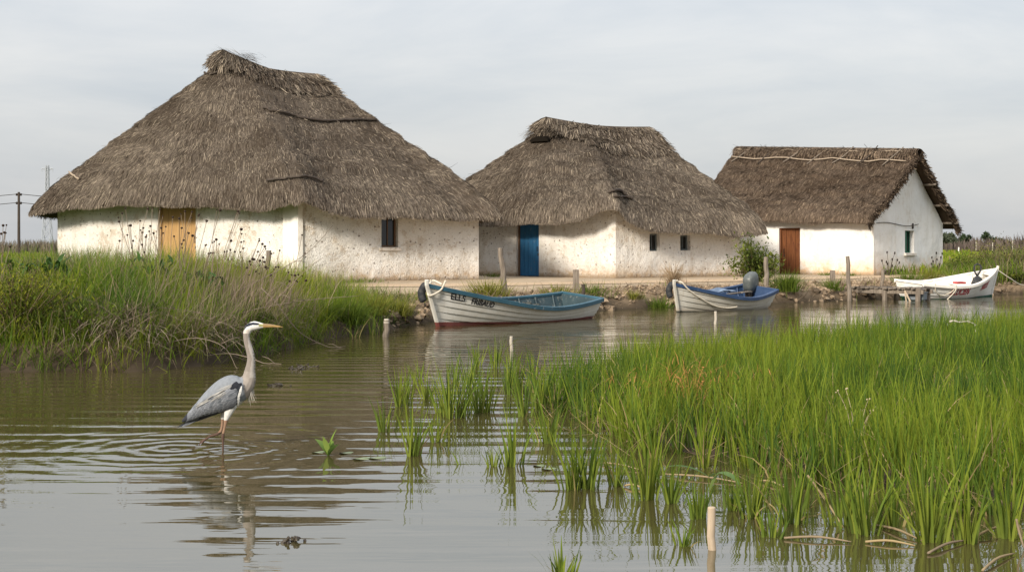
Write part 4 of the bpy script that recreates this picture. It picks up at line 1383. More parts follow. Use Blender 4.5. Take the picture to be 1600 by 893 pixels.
# outboard motor on the stern
om = bpy.data.objects.new('outboard_motor', None); COL.objects.link(om); om.parent = boat2
om.location = (b2.L - 0.06, 0.20, 0.45); om.rotation_euler = (0, math.radians(-14), math.radians(8)); om.scale = (0.88, 0.88, 0.86)
M['cowl'] = m_plain('outboard_cowl', (0.085, 0.095, 0.092), 0.42, 0.4, dirt=(0.16, 0.165, 0.155), dscale=7, dlo=0.5, dhi=0.75)
mb = MB()
ring = []
prof = [(-0.02, 0.78), (0.03, 0.97), (0.14, 1.0), (0.27, 0.98), (0.36, 0.90), (0.42, 0.72), (0.445, 0.40)]
vs, fs = [], []
for z, s_ in prof:
    for k in range(20):
        a = 2 * math.pi * k / 20
        ce, se = math.cos(a), math.sin(a)
        x = 0.27 * s_ * math.copysign(abs(ce) ** 0.55, ce); y = 0.165 * s_ * math.copysign(abs(se) ** 0.55, se)
        vs.append((x + 0.05 - 0.05 * z, y, z + 0.02 * ce))
for j in range(len(prof) - 1):
    for k in range(20):
        a, c = j * 20 + k, j * 20 + (k + 1) % 20
        fs.append([a, c, c + 20, a + 20])
fs.append(list(range(20))[::-1]); fs.append([(len(prof) - 1) * 20 + k for k in range(20)])
mb.add(vs, fs); mb.build('cowl', M['cowl'], om, smooth=True)
mb = MB(); mb.box((0.05, 0, -0.05), (0.44, 0.28, 0.06)); mb.build('cowl_base', M['rubber'], om, bevel=0.015)
mb = MB(); mb.box((0.10, 0, -0.42), (0.13, 0.09, 0.75), taper=1.2); mb.box((0.18, 0, -0.72), (0.42, 0.24, 0.02)); mb.build('leg', M['cowl'], om, bevel=0.01)
mb = MB(); mb.box((-0.06, 0, -0.16), (0.14, 0.2, 0.20)); mb.tube([(-0.12, 0.06, -0.1), (-0.2, 0.06, -0.1)], 0.018, 6); mb.tube([(-0.12, -0.06, -0.1), (-0.2, -0.06, -0.1)], 0.018, 6)
mb.build('clamp', M['iron'], om, bevel=0.008)
mb = MB(); mb.tube([(-0.10, 0.02, -0.03), (-0.35, 0.03, 0.02), (-0.62, 0.03, 0.06)], [0.022, 0.018, 0.024], 7); mb.build('tiller', M['rubber'], om, smooth=True)

# boat three ------------------------------------------------------------
b3 = Boat(3.7, 1.40, 0.42, 0.84, 0.50, 0.16, 6, rake=0.14, tr=0.70)
bow = G(1546, 463); st = G(1424, 467)
hd = math.atan2(st[1] - bow[1], st[0] - bow[0])
boat3 = build_boat('rowing_boat', 'white boat with a red striped rail and red writing, beside the jetty', bow, hd, math.radians(-5.5), 0.0, b3,
                   dict(hull='hull_clean', bottom='antifoul_green', rail='white_in', inner='white_in', rib='white_in', thwart='white_in', thwarts=((0.34, 0.2), (0.60, 0.3), (0.80, 0.24)), stem='hull_clean', deck=0.10), BG, 0.05)
lettering(boat3, b3, 'S LUCIEN', 1, 0.50, 0.72, 0.64, 0.92, 'redpaint', True, 0.1, 0.02)
lettering(boat3, b3, 'ARLES', 1, 0.17, 0.31, 0.64, 0.90, 'redpaint', True, 0.1, 0.02)
mb = MB(); uu = np.linspace(0.03, 0.98, 40)
mb.tube([tuple(q) for q in b3.pt(uu, np.full(40, 0.945), 1, 0.030)], 0.016, 6); mb.build('rubbing_strip', M['redtrim'], boat3, smooth=True)
mb = MB(); mb.box((b3.L * 0.56, 0.44, 0.50), (0.42, 0.16, 0.06)); mb.build('red_board', M['redtrim'], boat3, bevel=0.01)


def local_to_world(root, p):
    m = Matrix.Translation(root.location) @ root.rotation_euler.to_matrix().to_4x4()
    return np.array(m @ Vector(tuple(float(v) for v in p)))


def add_thing(mb, name, label, cat, mat, origin, group=None, smooth=False, bevel=0.0):
    o = mb.build(name, mat, None, origin, smooth=smooth, bevel=bevel)
    o.location = tuple(float(v) for v in origin)
    return tag(o, label, cat, group)


def fender(root, b, label):
    """short tarred rubber fender hung over the far side of the bow"""
    top = local_to_world(root, b.pt(np.array([0.0]), np.array([1.0]), 1, 0)[0])
    f = thing('boat_fender', label, 'fender', top, None, 'bow fenders')
    q = [(-0.03, 0.10, 0.02), (-0.09, 0.12, -0.07), (-0.12, 0.13, -0.16), (-0.10, 0.13, -0.26), (-0.07, 0.12, -0.32)]
    mb = MB(); mb.tube(catmull(q, 14), [0.04, 0.065] + [0.075] * 10 + [0.065, 0.04], 12)
    mb.build('fender_body', M['rubber'], f, smooth=True)
    mb = MB(); mb.tube([(-0.02, 0.06, 0.04), (0.06, 0.02, 0.08), (0.14, 0.06, 0.0)], 0.014, 5); mb.build('lanyard', M['rope'], f)


fender(boat1, b1, 'black fender hanging over the bow of the boat with teal rails')
fender(boat2, b2, 'dark fender hanging over the bow of the boat with the outboard motor')


def rope(pts, r, label, n=30):
    q = catmull(np.array(pts), n)
    mb = MB(); mb.tube(q, r, 6)
    add_thing(mb, 'mooring_rope', label, 'rope', M['rope'], q[0], 'mooring ropes', True)


# rope loop over the stem of boat one
L1 = lambda u, v, s, o: local_to_world(boat1, b1.pt(np.array([u]), np.array([v]), s, o)[0])
stt = L1(0.0, 1.0, 1, 0)
rope([L1(0.045, 0.98, -1, 0.07) + np.array([0, 0, 0.16]), L1(0.03, 0.93, -1, 0.07), L1(0.0, 0.80, -1, 0.03) + np.array([-0.03, -0.09, 0]), L1(0.03, 0.95, 1, 0.1) + np.array([-0.03, -0.1, 0.0]), L1(0.05, 1.0, 1, 0.05) + np.array([0, 0, 0.10]), L1(0.04, 1.0, -1, 0.0) + np.array([0, 0, 0.06])], 0.020,
     'pale rope looped around the stem of the boat with teal rails')
L2 = lambda u, v, s, o: local_to_world(boat2, b2.pt(np.array([u]), np.array([v]), s, o)[0])
rope([L2(0.02, 1.0, 1, 0.03) + np.array([0, 0, 0.05]), L2(0.03, 1.0, -1, 0.03) + np.array([0, 0, 0.06]), L2(0.06, 0.90, -1, 0.06), L2(0.13, 0.74, -1, 0.07), L2(0.24, 0.58, -1, 0.08), L2(0.36, 0.56, -1, 0.07), L2(0.45, 0.66, -1, 0.05)], 0.018,
     'pale rope hanging slack down the side of the boat with the outboard motor')
L3 = lambda u, v, s, o: local_to_world(boat3, b3.pt(np.array([u]), np.array([v]), s, o)[0])
rope([L3(0.90, 1.0, 1, 0.04) + np.array([0, 0, 0.05]), L3(0.88, 0.75, 1, 0.06), L3(0.80, 0.62, 1, 0.07), L3(0.72, 0.8, 1, 0.06), L3(0.69, 1.0, 1, 0.04) + np.array([0, 0, 0.05])], 0.016,
     'rope draped in a shallow loop along the stern of the white boat by the jetty')
rope([L3(0.69, 1.0, 1, 0.03) + np.array([0, 0, 0.05]), L3(0.70, 0.8, 1, 0.09), L3(0.75, 0.3, 1, 0.12), L3(0.80, 0.1, 1, 0.16)], 0.016,
     'rope hanging straight from the rail of the white boat down to the water')
e0 = L3(0.0, 0.98, -1, 0.02)
rope([e0, e0 + np.array([0.5, 0.3, -0.28]), e0 + np.array([1.1, 0.9, -0.50]), e0 + np.array([2.3, 2.3, -0.55])], 0.017, 'rope running from the bow of the white boat to the weedy bank')

# gear lying in the boats
gear = thing('bailing_scoop', 'black scoop with loop handle standing in the bow of the white boat by the jetty', 'scoop', L3(0.17, 0.62, -1, -0.25))
mb = MB(); mb.tube([(0, 0, 0.0), (0, 0, 0.14), (0, 0, 0.30), (0, 0, 0.36)], [0.16, 0.18, 0.12, 0.03], 10); mb.build('scoop_body', M['rubber'], gear, smooth=True)
mb = MB(); mb.tube([(0, 0, 0.34), (-0.10, 0, 0.52), (-0.09, 0, 0.66), (0.0, 0, 0.72), (0.10, 0, 0.66), (0.10, 0, 0.53), (0.0, 0, 0.36)], 0.026, 7); mb.build('handle', M['rubber'], gear, smooth=True)
z_ = local_to_world(boat2, (1.55, -0.1, 0.42))
mb = MB()
for k_, (a, c) in enumerate((((1.0, -0.35, 0.40), (2.75, -0.05, 0.43)), ((1.2, -0.02, 0.42), (2.9, 0.15, 0.42)))):
    pass
dirb = local_to_world(boat2, (2.0, 0, 0.4)) - local_to_world(boat2, (1.0, 0, 0.4))
mb = MB(); p0 = local_to_world(boat2, (1.05, -0.30, 0.40)); p1 = local_to_world(boat2, (2.6, -0.12, 0.43))
mb.tube([p0, lerp3(p0, p1, 0.7)], 0.022, 7); R_ = Vector(tuple(p1 - p0)).to_track_quat('X', 'Z').to_matrix(); mb.box(lerp3(p0, p1, 0.84), (0.5, 0.13, 0.02), R_)
add_thing(mb, 'oar', 'dark wooden oar lying across the seats of the boat with the outboard motor', 'oar', M['wood_grey'], p0)
mb = MB(); vs, fs = [], []
c0 = local_to_world(boat2, (1.6, 0.12, 0.38))
nn = 12
for j in range(nn):
    for i in range(nn):
        x, y = (i / (nn - 1) - 0.5) * 0.95, (j / (nn - 1) - 0.5) * 0.5
        h = 0.12 * math.exp(-(x * x * 5 + y * y * 9)) + 0.06 * float(fbm(np.array([x * 5]), np.array([y * 5]), seed=8)[0])
        vs.append((c0[0] + x * 0.8 - y * 0.6, c0[1] + x * 0.6 + y * 0.8, c0[2] + h))
for j in range(nn - 1):
    for i in range(nn - 1): a = j * nn + i; fs.append([a, a + 1, a + nn + 1, a + nn])
b_ = len(vs); vs += [(x, y, z - 0.03) for x, y, z in vs]; fs += [[q + b_ for q in f[::-1]] for f in fs]
mb.add(vs, fs); M['tarp'] = m_plain('blue_tarpaulin', (0.10, 0.14, 0.21), 0.6, 0.3, dirt=(0.25, 0.33, 0.45), dscale=6)
add_thing(mb, 'tarpaulin', 'crumpled pale blue tarpaulin lying inside the boat with the outboard motor', 'tarpaulin', M['tarp'], c0, smooth=True)
# net and odds in boat one
p_ = local_to_world(boat1, (b1.L * 0.60, 0.1, 0.20))
mb = MB()
for k_ in range(26):
    a = random.uniform(0, 6.28); r_ = random.uniform(0.05, 0.3)
    mb.ball((p_[0] + r_ * math.cos(a), p_[1] + r_ * math.sin(a), p_[2] + random.uniform(0.0, 0.12) + 0.12 * (0.3 - r_)), random.uniform(0.05, 0.09), 6, 4, 0.7)
M['net'] = m_plain('dark_net', (0.05, 0.055, 0.05), 0.95, 0.1, dirt=(0.16, 0.15, 0.12), dscale=20)
add_thing(mb, 'fishing_net', 'dark bundled net lying on the floor of the boat with teal rails', 'net', M['net'], p_)
# ------------------------------------------------------------------ grey heron
HS = 1 / 212.0


def hq(cx, cy):
    """close-up pixel -> heron space (x forward, z up)"""
    px = 250 + cx / 3.436; py = 480 + cy / 3.436
    return (px - 349) * HS, (703 - py) * HS


heron = thing('heron', 'grey heron with a long pale neck wading through the shallow water', 'bird', (HERON[0], HERON[1], 0.0))
K = HS / 3.436
BODY = [(118, 612, 4, 5), (135, 602, 14, 16), (200, 560, 36, 34), (270, 512, 62, 52), (335, 474, 82, 66), (390, 446, 86, 70), (432, 428, 72, 58), (462, 408, 52, 42), (478, 378, 38, 31),
        (482, 345, 30, 26), (488, 305, 24, 21), (489, 268, 21, 18), (480, 225, 20, 16), (468, 185, 18, 15), (464, 150, 18, 15), (472, 120, 22, 18), (490, 103, 24, 21), (512, 98, 24, 21), (536, 98, 18, 16), (553, 98, 13, 11),
        (600, 99, 9, 7), (640, 103, 5, 4), (664, 106, 1.2, 1.2)]
bm_v, bm_f = [], []


def loft(pts, n=14):
    base = len(bm_v)
    q = []
    for (cx, cy, rv, rl, *yy) in pts:
        x, z = hq(cx, cy); q.append((x, yy[0] if yy else 0.0, z, rv * K, rl * K))
    for i, (x, y, z, rv, rl) in enumerate(q):
        a, b = q[max(i - 1, 0)], q[min(i + 1, len(q) - 1)]
        tx, tz = b[0] - a[0], b[2] - a[2]; L = math.hypot(tx, tz) + 1e-9; nx_, nz_ = -tz / L, tx / L
        for k in range(n):
            an = 2 * math.pi * k / n
            bm_v.append((x + nx_ * rv * math.cos(an), y + rl * math.sin(an), z + nz_ * rv * math.cos(an)))
    for i in range(len(q) - 1):
        for k in range(n):
            a, b = base + i * n + k, base + i * n + (k + 1) % n
            bm_f.append([a, b, b + n, a + n])
    bm_f.append([base + k for k in range(n)][::-1]); bm_f.append([base + (len(q) - 1) * n + k for k in range(n)])


bq = catmull(np.array(BODY, float), 90)
loft([tuple(r) for r in bq])
yn, yf = -0.032, 0.034
loft([(385, 520, 36, 26, yn), (372, 560, 24, 19, yn), (360, 598, 12, 10, yn), (352, 640, 7.5, 7, yn), (344, 674, 7.5, 7, yn), (342, 690, 9, 8.5, yn), (343, 710, 6.5, 6, yn), (343, 755, 5.5, 5.5, yn), (343, 800, 5.5, 5.5, yn), (343, 846, 6, 6, yn)], 10)
loft([(350, 530, 32, 22, yf), (338, 575, 18, 14, yf), (331, 618, 8.5, 8, yf), (327, 650, 7.5, 7, yf), (320, 670, 9, 8.5, yf), (300, 684, 7, 6.5, yf), (265, 693, 6.2, 6, yf), (240, 710, 6, 6, yf), (215, 733, 6, 6, yf), (198, 743, 4, 4, yf)], 10)
loft([(240, 709, 5, 5, yf), (222, 716, 4.5, 4.5, yf + 0.012), (204, 731, 3, 3, yf + 0.02)], 8)
loft([(240, 709, 5, 5, yf), (226, 724, 4.5, 4.5, yf - 0.012), (212, 742, 3, 3, yf - 0.02)], 8)
me = bpy.data.meshes.new('tmp'); me.from_pydata(bm_v, [], bm_f); me.update()
tmp = bpy.data.objects.new('tmp_heron', me); COL.objects.link(tmp)
md = tmp.modifiers.new('r', 'REMESH'); md.mode = 'VOXEL'; md.voxel_size = 0.0042; md.use_smooth_shade = True
sm = tmp.modifiers.new('s', 'SMOOTH'); sm.factor = 0.35; sm.iterations = 2
dg = bpy.context.evaluated_depsgraph_get(); dg.update()
me2 = bpy.data.meshes.new_from_object(tmp.evaluated_get(dg))
bpy.data.objects.remove(tmp)
V = np.array([v.co for v in me2.vertices]); Fs = [list(p.vertices) for p in me2.polygons]
bpy.data.meshes.remove(me2)
cx = ((V[:, 0] / HS + 349) - 250) * 3.436; cy = ((703 - V[:, 2] / HS) - 480) * 3.436
n1 = fbm(V[:, 0] * 90, V[:, 1] * 90, V[:, 2] * 40, seed=70)
c = np.tile(np.array([[0.20, 0.215, 0.235]]), (len(V), 1))                    # slate grey body
neck = (cy < 375) & (cx > 440)
c[neck] = np.array([0.23, 0.20, 0.175])
nb_ = (cy >= 340) & (cx > 445 + (cy - 340) * 0.15) & (cy < 520) & (cx > 430)
c[nb_] = np.array([0.285, 0.25, 0.22])
front = neck & (cx > 468 + np.interp(cy, [100, 225, 270, 375], [0, 12, 28, 18])); c[front] = c[front] * 0.6 + np.array([0.55, 0.52, 0.48]) * 0.4
st_ = (cy > 240) & (cy < 470) & (cx > np.interp(cy, [240, 375, 470], [488, 486, 470])) & (np.abs(V[:, 1]) < 0.016) & (np.mod(cy + 14 * n1, 17) < 8)
c[st_] = c[st_] * 0.45
head = (cy < 138) & (cx > 440); c[head] = np.array([0.66, 0.65, 0.62])
up = (cx < 480) & (cy > 118) & (cy < 170) & head; c[up] = np.array([0.55, 0.50, 0.45])
stripe = head & (cx > 447) & (cx < 536) & (cy > np.interp(cx, [447, 470, 500, 536], [104, 84, 79, 84])) & (cy < np.interp(cx, [447, 470, 500, 536], [128, 103, 94, 93])) & (np.abs(V[:, 1]) > 0.004)
c[stripe] = np.array([0.022, 0.026, 0.038])
lore = head & (cx > 532) & (cx < 560) & (cy > 88) & (cy < 102); c[lore] = np.array([0.28, 0.27, 0.12])
bill = (cx > 553) & (cy < 130); c[bill] = np.array([0.33, 0.21, 0.075]); c[bill & (cy < 97)] = np.array([0.25, 0.18, 0.10]); c[bill & (cy > 104)] = np.array([0.42, 0.30, 0.14])
belly = (cy > 500) & (cx > 300) & (cy < 600) & (cx < 480); c[belly] = np.array([0.62, 0.61, 0.59])
leg = (cy > 600) & (cx > 190) & (np.abs(V[:, 1]) > 0.015) & ((cx > 300) | (cy > 665)); c[leg] = np.array([0.26, 0.165, 0.11])
low = leg & (cy > 672); c[low] = np.array([0.095, 0.058, 0.045])
tail = (cx < 205) & (cy > 560); c[tail] = np.array([0.15, 0.16, 0.18]); c[tail & (cx < 150)] = np.array([0.03, 0.032, 0.04])
c = c * (1 + 0.22 * n1[:, None])
mesh_obj('body', V, Fs, M['feather'], heron, None, True, np.clip(c, 0.01, 1))
# eyes
for sy in (-1, 1):
    x, z = hq(530, 94)
    mb = MB(); mb.ball((x, sy * 0.0150, z), 0.0058, 8, 6); e_ = mb.build('eye', m_plain('heron_eye', (0.55, 0.42, 0.04), 0.2, 0.5), heron, smooth=True)
    mb = MB(); mb.ball((x + 0.001, sy * 0.0188, z), 0.0030, 8, 6); mb.build('pupil', M['rubber'], e_, smooth=True)

# wings: rows of overlapping feathers on the flanks
cen = bq[:50]


def flank(cx_, cy_, side):
    """sideways distance of the body surface at a close-up point"""
    d2 = (cen[:, 0][None] - cx_[:, None]) ** 2 + (cen[:, 1][None] - cy_[:, None]) ** 2
    i = d2.argmin(1)
    rv, rl = cen[i, 2], cen[i, 3]
    q = np.sqrt(np.clip(1 - np.sqrt(d2.min(1)) ** 2 / (rv * 1.10) ** 2, 0.0, 1))
    return side * (rl * q * K + 0.004)


def feather_rows(side):
    vs, fs, cs = [], [], []

    def feather(cx0, cy0, ang, L, W, c_mid, c_edge, layer):
        n = 7
        t_ = np.linspace(0, 1, n)
        wd = W * 0.5 * np.array([0.55, 0.95, 1.0, 0.95, 0.8, 0.5, 0.06])
        ca, sa = math.cos(ang), math.sin(ang)
        X = cx0 + ca * L * t_; Y = cy0 + sa * L * t_
        base = len(vs)
        for j, o_ in enumerate((-1, -0.55, 0.55, 1)):
            xx = X - sa * wd * o_; yy = Y + ca * wd * o_
            y3 = flank(xx, yy, side) + side * (layer + 0.0030 * t_ - 0.0010 * abs(o_) + 0.001)
            for k in range(n):
                hx, hz = hq(xx[k], yy[k]); vs.append((hx, y3[k], hz))
                e = 1.0 if abs(o_) == 1 or k == n - 1 else 0.0
                cs.append(c_mid * (1 - e) + c_edge * e)
        for j in range(3):
            for k in range(n - 1):
                a = base + j * n + k; fs.append([a, a + 1, a + n + 1, a + n])
    g = np.array([0.175, 0.185, 0.205]); gd = np.array([0.105, 0.115, 0.13]); pale = np.array([0.33, 0.33, 0.325]); blk = np.array([0.022, 0.024, 0.03]); wh = np.array([0.66, 0.65, 0.62])
    main = math.atan2(605 - 440, 150 - 425)
    # flight feathers: dark lower edge
    for k in range(16):
        f = k / 15
        x0 = 425 - 175 * f; y0 = 505 + 72 * f
        feather(x0, y0, main + 0.05 + 0.10 * f, 150 + 20 * f, 22, blk * (1 + 0.6 * random.random()), blk * 1.8, 0.002)
    for k in range(9):
        f = k / 8
        feather(250 - 30 * f, 535 + 40 * f, main - 0.06 + 0.03 * k / 8, 120, 26, gd, g, 0.004)
    # secondary and wing coverts, back to front
    for row in range(9):
        f = row / 8
        for k in range(8):
            q = k / 7
            x0 = 235 + 195 * f + random.uniform(-4, 4) - 12 * q; y0 = 505 - 92 * f + (8 + 88 * (0.55 + 0.45 * f)) * q
            cc = (g * (1 - 0.35 * q) if random.random() < 0.7 else gd) * random.uniform(0.85, 1.15)
            feather(x0, y0, main + random.uniform(-0.09, 0.09) + 0.12 * (0.5 - q), 62, 22, cc, cc * 1.6 + 0.04, 0.006 + 0.0012 * row)
    # long pale plumes over the shoulder
    for k in range(17):
        q = random.random(); f = random.random()
        x0 = 415 - 150 * f; y0 = 398 + 85 * f + 42 * q * (1 - 0.3 * f) - 8
        cc = pale * random.uniform(0.65, 1.15) * np.array([1.0, 0.97, 0.92])
        feather(x0, y0, main + random.uniform(-0.08, 0.12), random.uniform(60, 105), 5.0, cc, cc * 1.2, 0.019)
    # black shoulder patch and the white line in front of the wing
    for k in range(9):
        feather(452 - 4 * k, 396 + random.uniform(-5, 14), main + random.uniform(-0.3, 0.2), 34, 15, blk, blk * 1.4, 0.021)
    for k in range(9):
        feather(452 - 2.2 * k + random.uniform(-3, 3), 415 + 9.5 * k, math.pi / 2 + 0.25 + random.uniform(-0.1, 0.1), 38, 9, wh, wh, 0.017)
    return np.array(vs), fs, np.array(cs)


for side in (-1, 1):
    V, f, c = feather_rows(side)
    mesh_obj('wing', V, f, M['feather'], heron, None, False, np.clip(c, 0.01, 1))
# breast plumes and the wispy crest
n = 130
cx_ = rng.uniform(455, 492, n); cy_ = rng.uniform(375, 440, n)
base = np.array([(*((hq(a, b)[0]), rng.uniform(-0.022, 0.022)), hq(a, b)[1]) for a, b in zip(cx_, cy_)])
cc = np.array([0.60, 0.56, 0.50]) * rng.uniform(0.6, 1.1, (n, 1))
V, f, c = ribbons(base, rng.uniform(0.06, 0.14, n), np.full(n, 0.0042), rng.normal(0.0, 0.5, n), np.full(n, math.pi - 0.25) + rng.normal(0, 0.12, n), rng.uniform(-0.05, 0.15, n), cc, cc, 3)
mesh_obj('breast_plumes', V, f, M['feather'], heron, None, False, np.clip(c, 0.01, 1))
mb = MB()
for dy in (-0.003, 0.003):
    mb.tube([(*[hq(462, 112)[0], dy], hq(462, 112)[1]), (*[hq(446, 130)[0], dy], hq(446, 130)[1]), (*[hq(441, 152)[0], dy], hq(441, 152)[1])], [0.0035, 0.002, 0.0008], 5)
mb.build('crest', M['rubber'], heron, smooth=True)
# ------------------------------------------------------------------ vegetation
def mixc(a, b, k): return np.asarray(a)[None] * (1 - k[:, None]) + np.asarray(b)[None] * k[:, None]


G_YEL = (0.155, 0.195, 0.017); G_MID = (0.085, 0.145, 0.012); G_DEEP = (0.034, 0.075, 0.012); TAN = (0.36, 0.27, 0.13); ROOT = (0.26, 0.27, 0.085)


def rice_blades(cx, cy, cz, n, h, spread, seed_k, tan=0.05, rootc=ROOT, width=(0.008, 0.015), rk=0.12):
    """cx.. arrays of clump centres, n blades per clump, h heights"""
    N = len(cx) * n
    i = np.repeat(np.arange(len(cx)), n)
    a = rng.uniform(0, 2 * math.pi, N); r = np.abs(rng.normal(0, 1, N)) * spread
    base = np.stack([cx[i] + r * np.cos(a), cy[i] + r * np.sin(a), cz[i] - 0.04], 1)
    L = h[i] * rng.uniform(0.55, 1.12, N)
    lean = np.abs(rng.normal(0.05, 0.13, N)) + r / np.maximum(spread, 1e-3) * 0.05
    curve = rng.gamma(1.6, 0.14, N)
    k = np.clip(seed_k[i] + rng.normal(0, 0.36, N), 0, 1)
    c = np.where((k < 0.5)[:, None], mixc(G_DEEP, G_MID, k * 2), mixc(G_MID, G_YEL, k * 2 - 1))
    dead = rng.random(N) < tan
    c[dead] = np.array(TAN) * rng.uniform(0.6, 1.2, (dead.sum(), 1))
    L[dead] *= 0.8; curve[dead] += rng.uniform(0.3, 1.4, dead.sum())
    az = a + rng.normal(0, 0.5, N)
    cb = c * (1 - rk) + np.array(rootc)[None] * rk
    w = rng.uniform(width[0], width[1], N)
    out_ = rng.random(N) < 0.06; L[out_] *= 1.22
    return ribbons(base, L, w, az, lean, curve, cb, c * rng.uniform(0.9, 1.15, (N, 1)), 4)


# the rice bed: jittered planting
st_ = 0.135
xs = np.arange(0, 19, st_); ys = np.arange(6, 28.5, st_)
RX, RY = np.meshgrid(xs, ys); RX = (RX + rng.uniform(-0.06, 0.06, RX.shape)).ravel(); RY = (RY + rng.uniform(-0.06, 0.06, RY.shape)).ravel()
vis = (RX < 0.40 * RY + 3.5)
RX, RY = RX[vis], RY[vis]
rd = poly_d(RX, RY, RICE)
edge_n = 0.35 * fbm(RX * 1.4, RY * 1.4, seed=80)
keep = (rd + edge_n > 0.0) & (rng.random(len(RX)) < np.clip(0.18 + (rd + edge_n) * 0.9, 0, 0.97))
thin = fbm(RX * 1.0, RY * 1.0, seed=82)
keep &= ~((thin > 0.34) & (rng.random(len(RX)) < 0.55))
RX, RY, rd = RX[keep], RY[keep], rd[keep]
hh_ = 0.47 + 0.17 * fbm(RX * 0.9, RY * 0.9, seed=83) + rng.normal(0, 0.085, len(RX))
hh_ *= np.interp(RY, [7, 10, 16, 26], [1.12, 1.0, 0.98, 1.08])
kk = np.clip(0.55 + 1.4 * fbm(RX * 0.7, RY * 0.7, seed=84) + rng.normal(0, 0.12, len(RX)), 0, 1)
V, f, c = rice_blades(RX, RY, np.maximum(terrain(RX, RY), 0.0), 17, hh_, 0.036, kk, 0.11)
tag(mesh_obj('rice_bed', V, f, M['leaf'], col=np.clip(c, 0.01, 1)), kind='stuff')
# brown thatch of old stalks between the plants
n = 9000
x = rng.uniform(0.2, 12, n); y = rng.uniform(6.5, 26, n); ok = (poly_d(x, y, RICE) > -0.25) & (x < 0.40 * y + 1); x, y = x[ok], y[ok]; n = len(x)
base = np.stack([x, y, np.maximum(terrain(x, y), 0.0) + rng.uniform(0.0, 0.10, n)], 1)
cc = np.array([0.30, 0.22, 0.12])[None] * rng.uniform(0.4, 1.25, (n, 1))
V, f, c = ribbons(base, rng.uniform(0.12, 0.45, n), rng.uniform(0.005, 0.010, n), rng.uniform(0, 6.28, n), rng.normal(1.35, 0.3, n), rng.normal(0.1, 0.3, n), cc, cc, 2)
tag(mesh_obj('dead_stalk_litter', V, f, M['straw'], col=np.clip(c, 0.01, 1)), kind='stuff')

# single clumps standing in the open water
CL_MID = 'slender green reed clump of the loose group between the heron and the rice'
CL_EDGE = 'green rice clump growing loose in the water before the rice bed'
clumps = [
    (601, 674, 58, 13, 'leaning reed clump at the left edge of the loose reed group'), (622, 635, 62, 16, None), (637, 631, 58, 14, None), (644, 711, 82, 22, 'bright reed clump right of the floating leaf with broad shoots'),
    (681, 690, 50, 12, None), (704, 652, 92, 34, 'tallest dense reed clump in the middle of the loose reed group'), (667, 623, 52, 12, None), (689, 644, 58, 12, None), (722, 650, 62, 15, None), (749, 644, 82, 20, None), (763, 642, 66, 16, None),
    (801, 728, 82, 20, 'tall reed clump in open water right of the small two bladed sprout'), (771, 728, 42, 8, 'thin low reed tuft beside a taller clump in open water'), (857, 692, 78, 24, 'wide reed clump standing at the corner of the rice'), (793, 616, 62, 16, None), (808, 612, 62, 16, None), (775, 574, 52, 14, None), (800, 590, 56, 16, None),
    (732, 604, 58, 14, None), (835, 604, 62, 20, None), (712, 596, 40, 10, None), (655, 600, 42, 9, None), (820, 650, 66, 20, None), (842, 640, 70, 20, None), (745, 572, 40, 10, None),
    (896, 764, 88, 24, 'bushy reed clump, the shorter of the pair off the rice corner'), (918, 762, 96, 26, 'taller reed clump of the pair off the rice corner'), (963, 758, 84, 18, None), (1011, 780, 112, 30, 'dense dark green reed clump left of the bent broad leaf'), (1048, 785, 76, 16, None),
    (1091, 809, 66, 16, 'small reed clump directly behind the cut cane post'), (1067, 853, 56, 10, 'sparse reed tuft just left of the cut cane post'), (1143, 796, 60, 12, None), (1174, 809, 92, 26, 'yellow based reed clump right of the cut cane post'), (1206, 838, 56, 10, 'thin reed tuft in the water right of the cut cane post'),
    (877, 903, 66, 14, 'reed clump cut off by the bottom edge of the photo'), (1237, 817, 118, 30, None), (1320, 820, 112, 26, None), (1354, 834, 118, 22, None), (1451, 845, 150, 34, 'tallest rice clump behind the crossed floating stems'), (1511, 847, 118, 22, None), (1390, 820, 96, 26, None), (1576, 840, 112, 24, None), (726, 725, 40, 3, 'small sprout of a few forked blades alone in open water')]
for (px, py, hp, nbl, lab) in clumps:
    p = G(px, py); d = p[1]
    h = hp * d / F * 1.12
    V, f, c = rice_blades(np.array([0.0]), np.array([0.0]), np.array([0.0]), int(nbl * 1.5) + 4 if nbl > 5 else nbl, np.array([h]), 0.018 + 0.0010 * nbl, np.array([random.uniform(0.5, 0.85)]), 0.05 if nbl > 5 else 0, (0.30, 0.33, 0.09), (0.010, 0.018), 0.3)
    o = mesh_obj('reed_clump', V, f, M['leaf'], col=np.clip(c, 0.01, 1)); o.location = tuple(p)
    tag(o, lab or (CL_EDGE if px > 850 else CL_MID), 'reeds', 'loose reed clumps in the water')


def leaf_blade(mb, base, az, L, W, tilt, curl=0.5, n=7, fold=0.15):
    """one broad leaf with a midrib fold"""
    vs, fs = [], []
    x = y = 0.0; ang = tilt
    pts = []
    px_, pz_ = 0.0, 0.0
    for k in range(n + 1):
        pts.append((px_, pz_)); px_ += math.sin(ang) * L / n; pz_ += math.cos(ang) * L / n; ang += curl / n
    for k, (a, b) in enumerate(pts):
        q = k / n; wd = W * 0.5 * (math.sin(math.pi * min(0.98, max(0.04, q)) ** 0.85) + 0.05)
        for s_ in (-1, 0, 1):
            ox = -math.sin(az) * wd * s_; oy = math.cos(az) * wd * s_
            vs.append((base[0] + math.cos(az) * a + ox, base[1] + math.sin(az) * a + oy, base[2] + b + fold * wd * abs(s_)))
    for k in range(n):
        for j in range(2):
            a = k * 3 + j; fs.append([a, a + 1, a + 4, a + 3])
    mb.add(vs, fs)


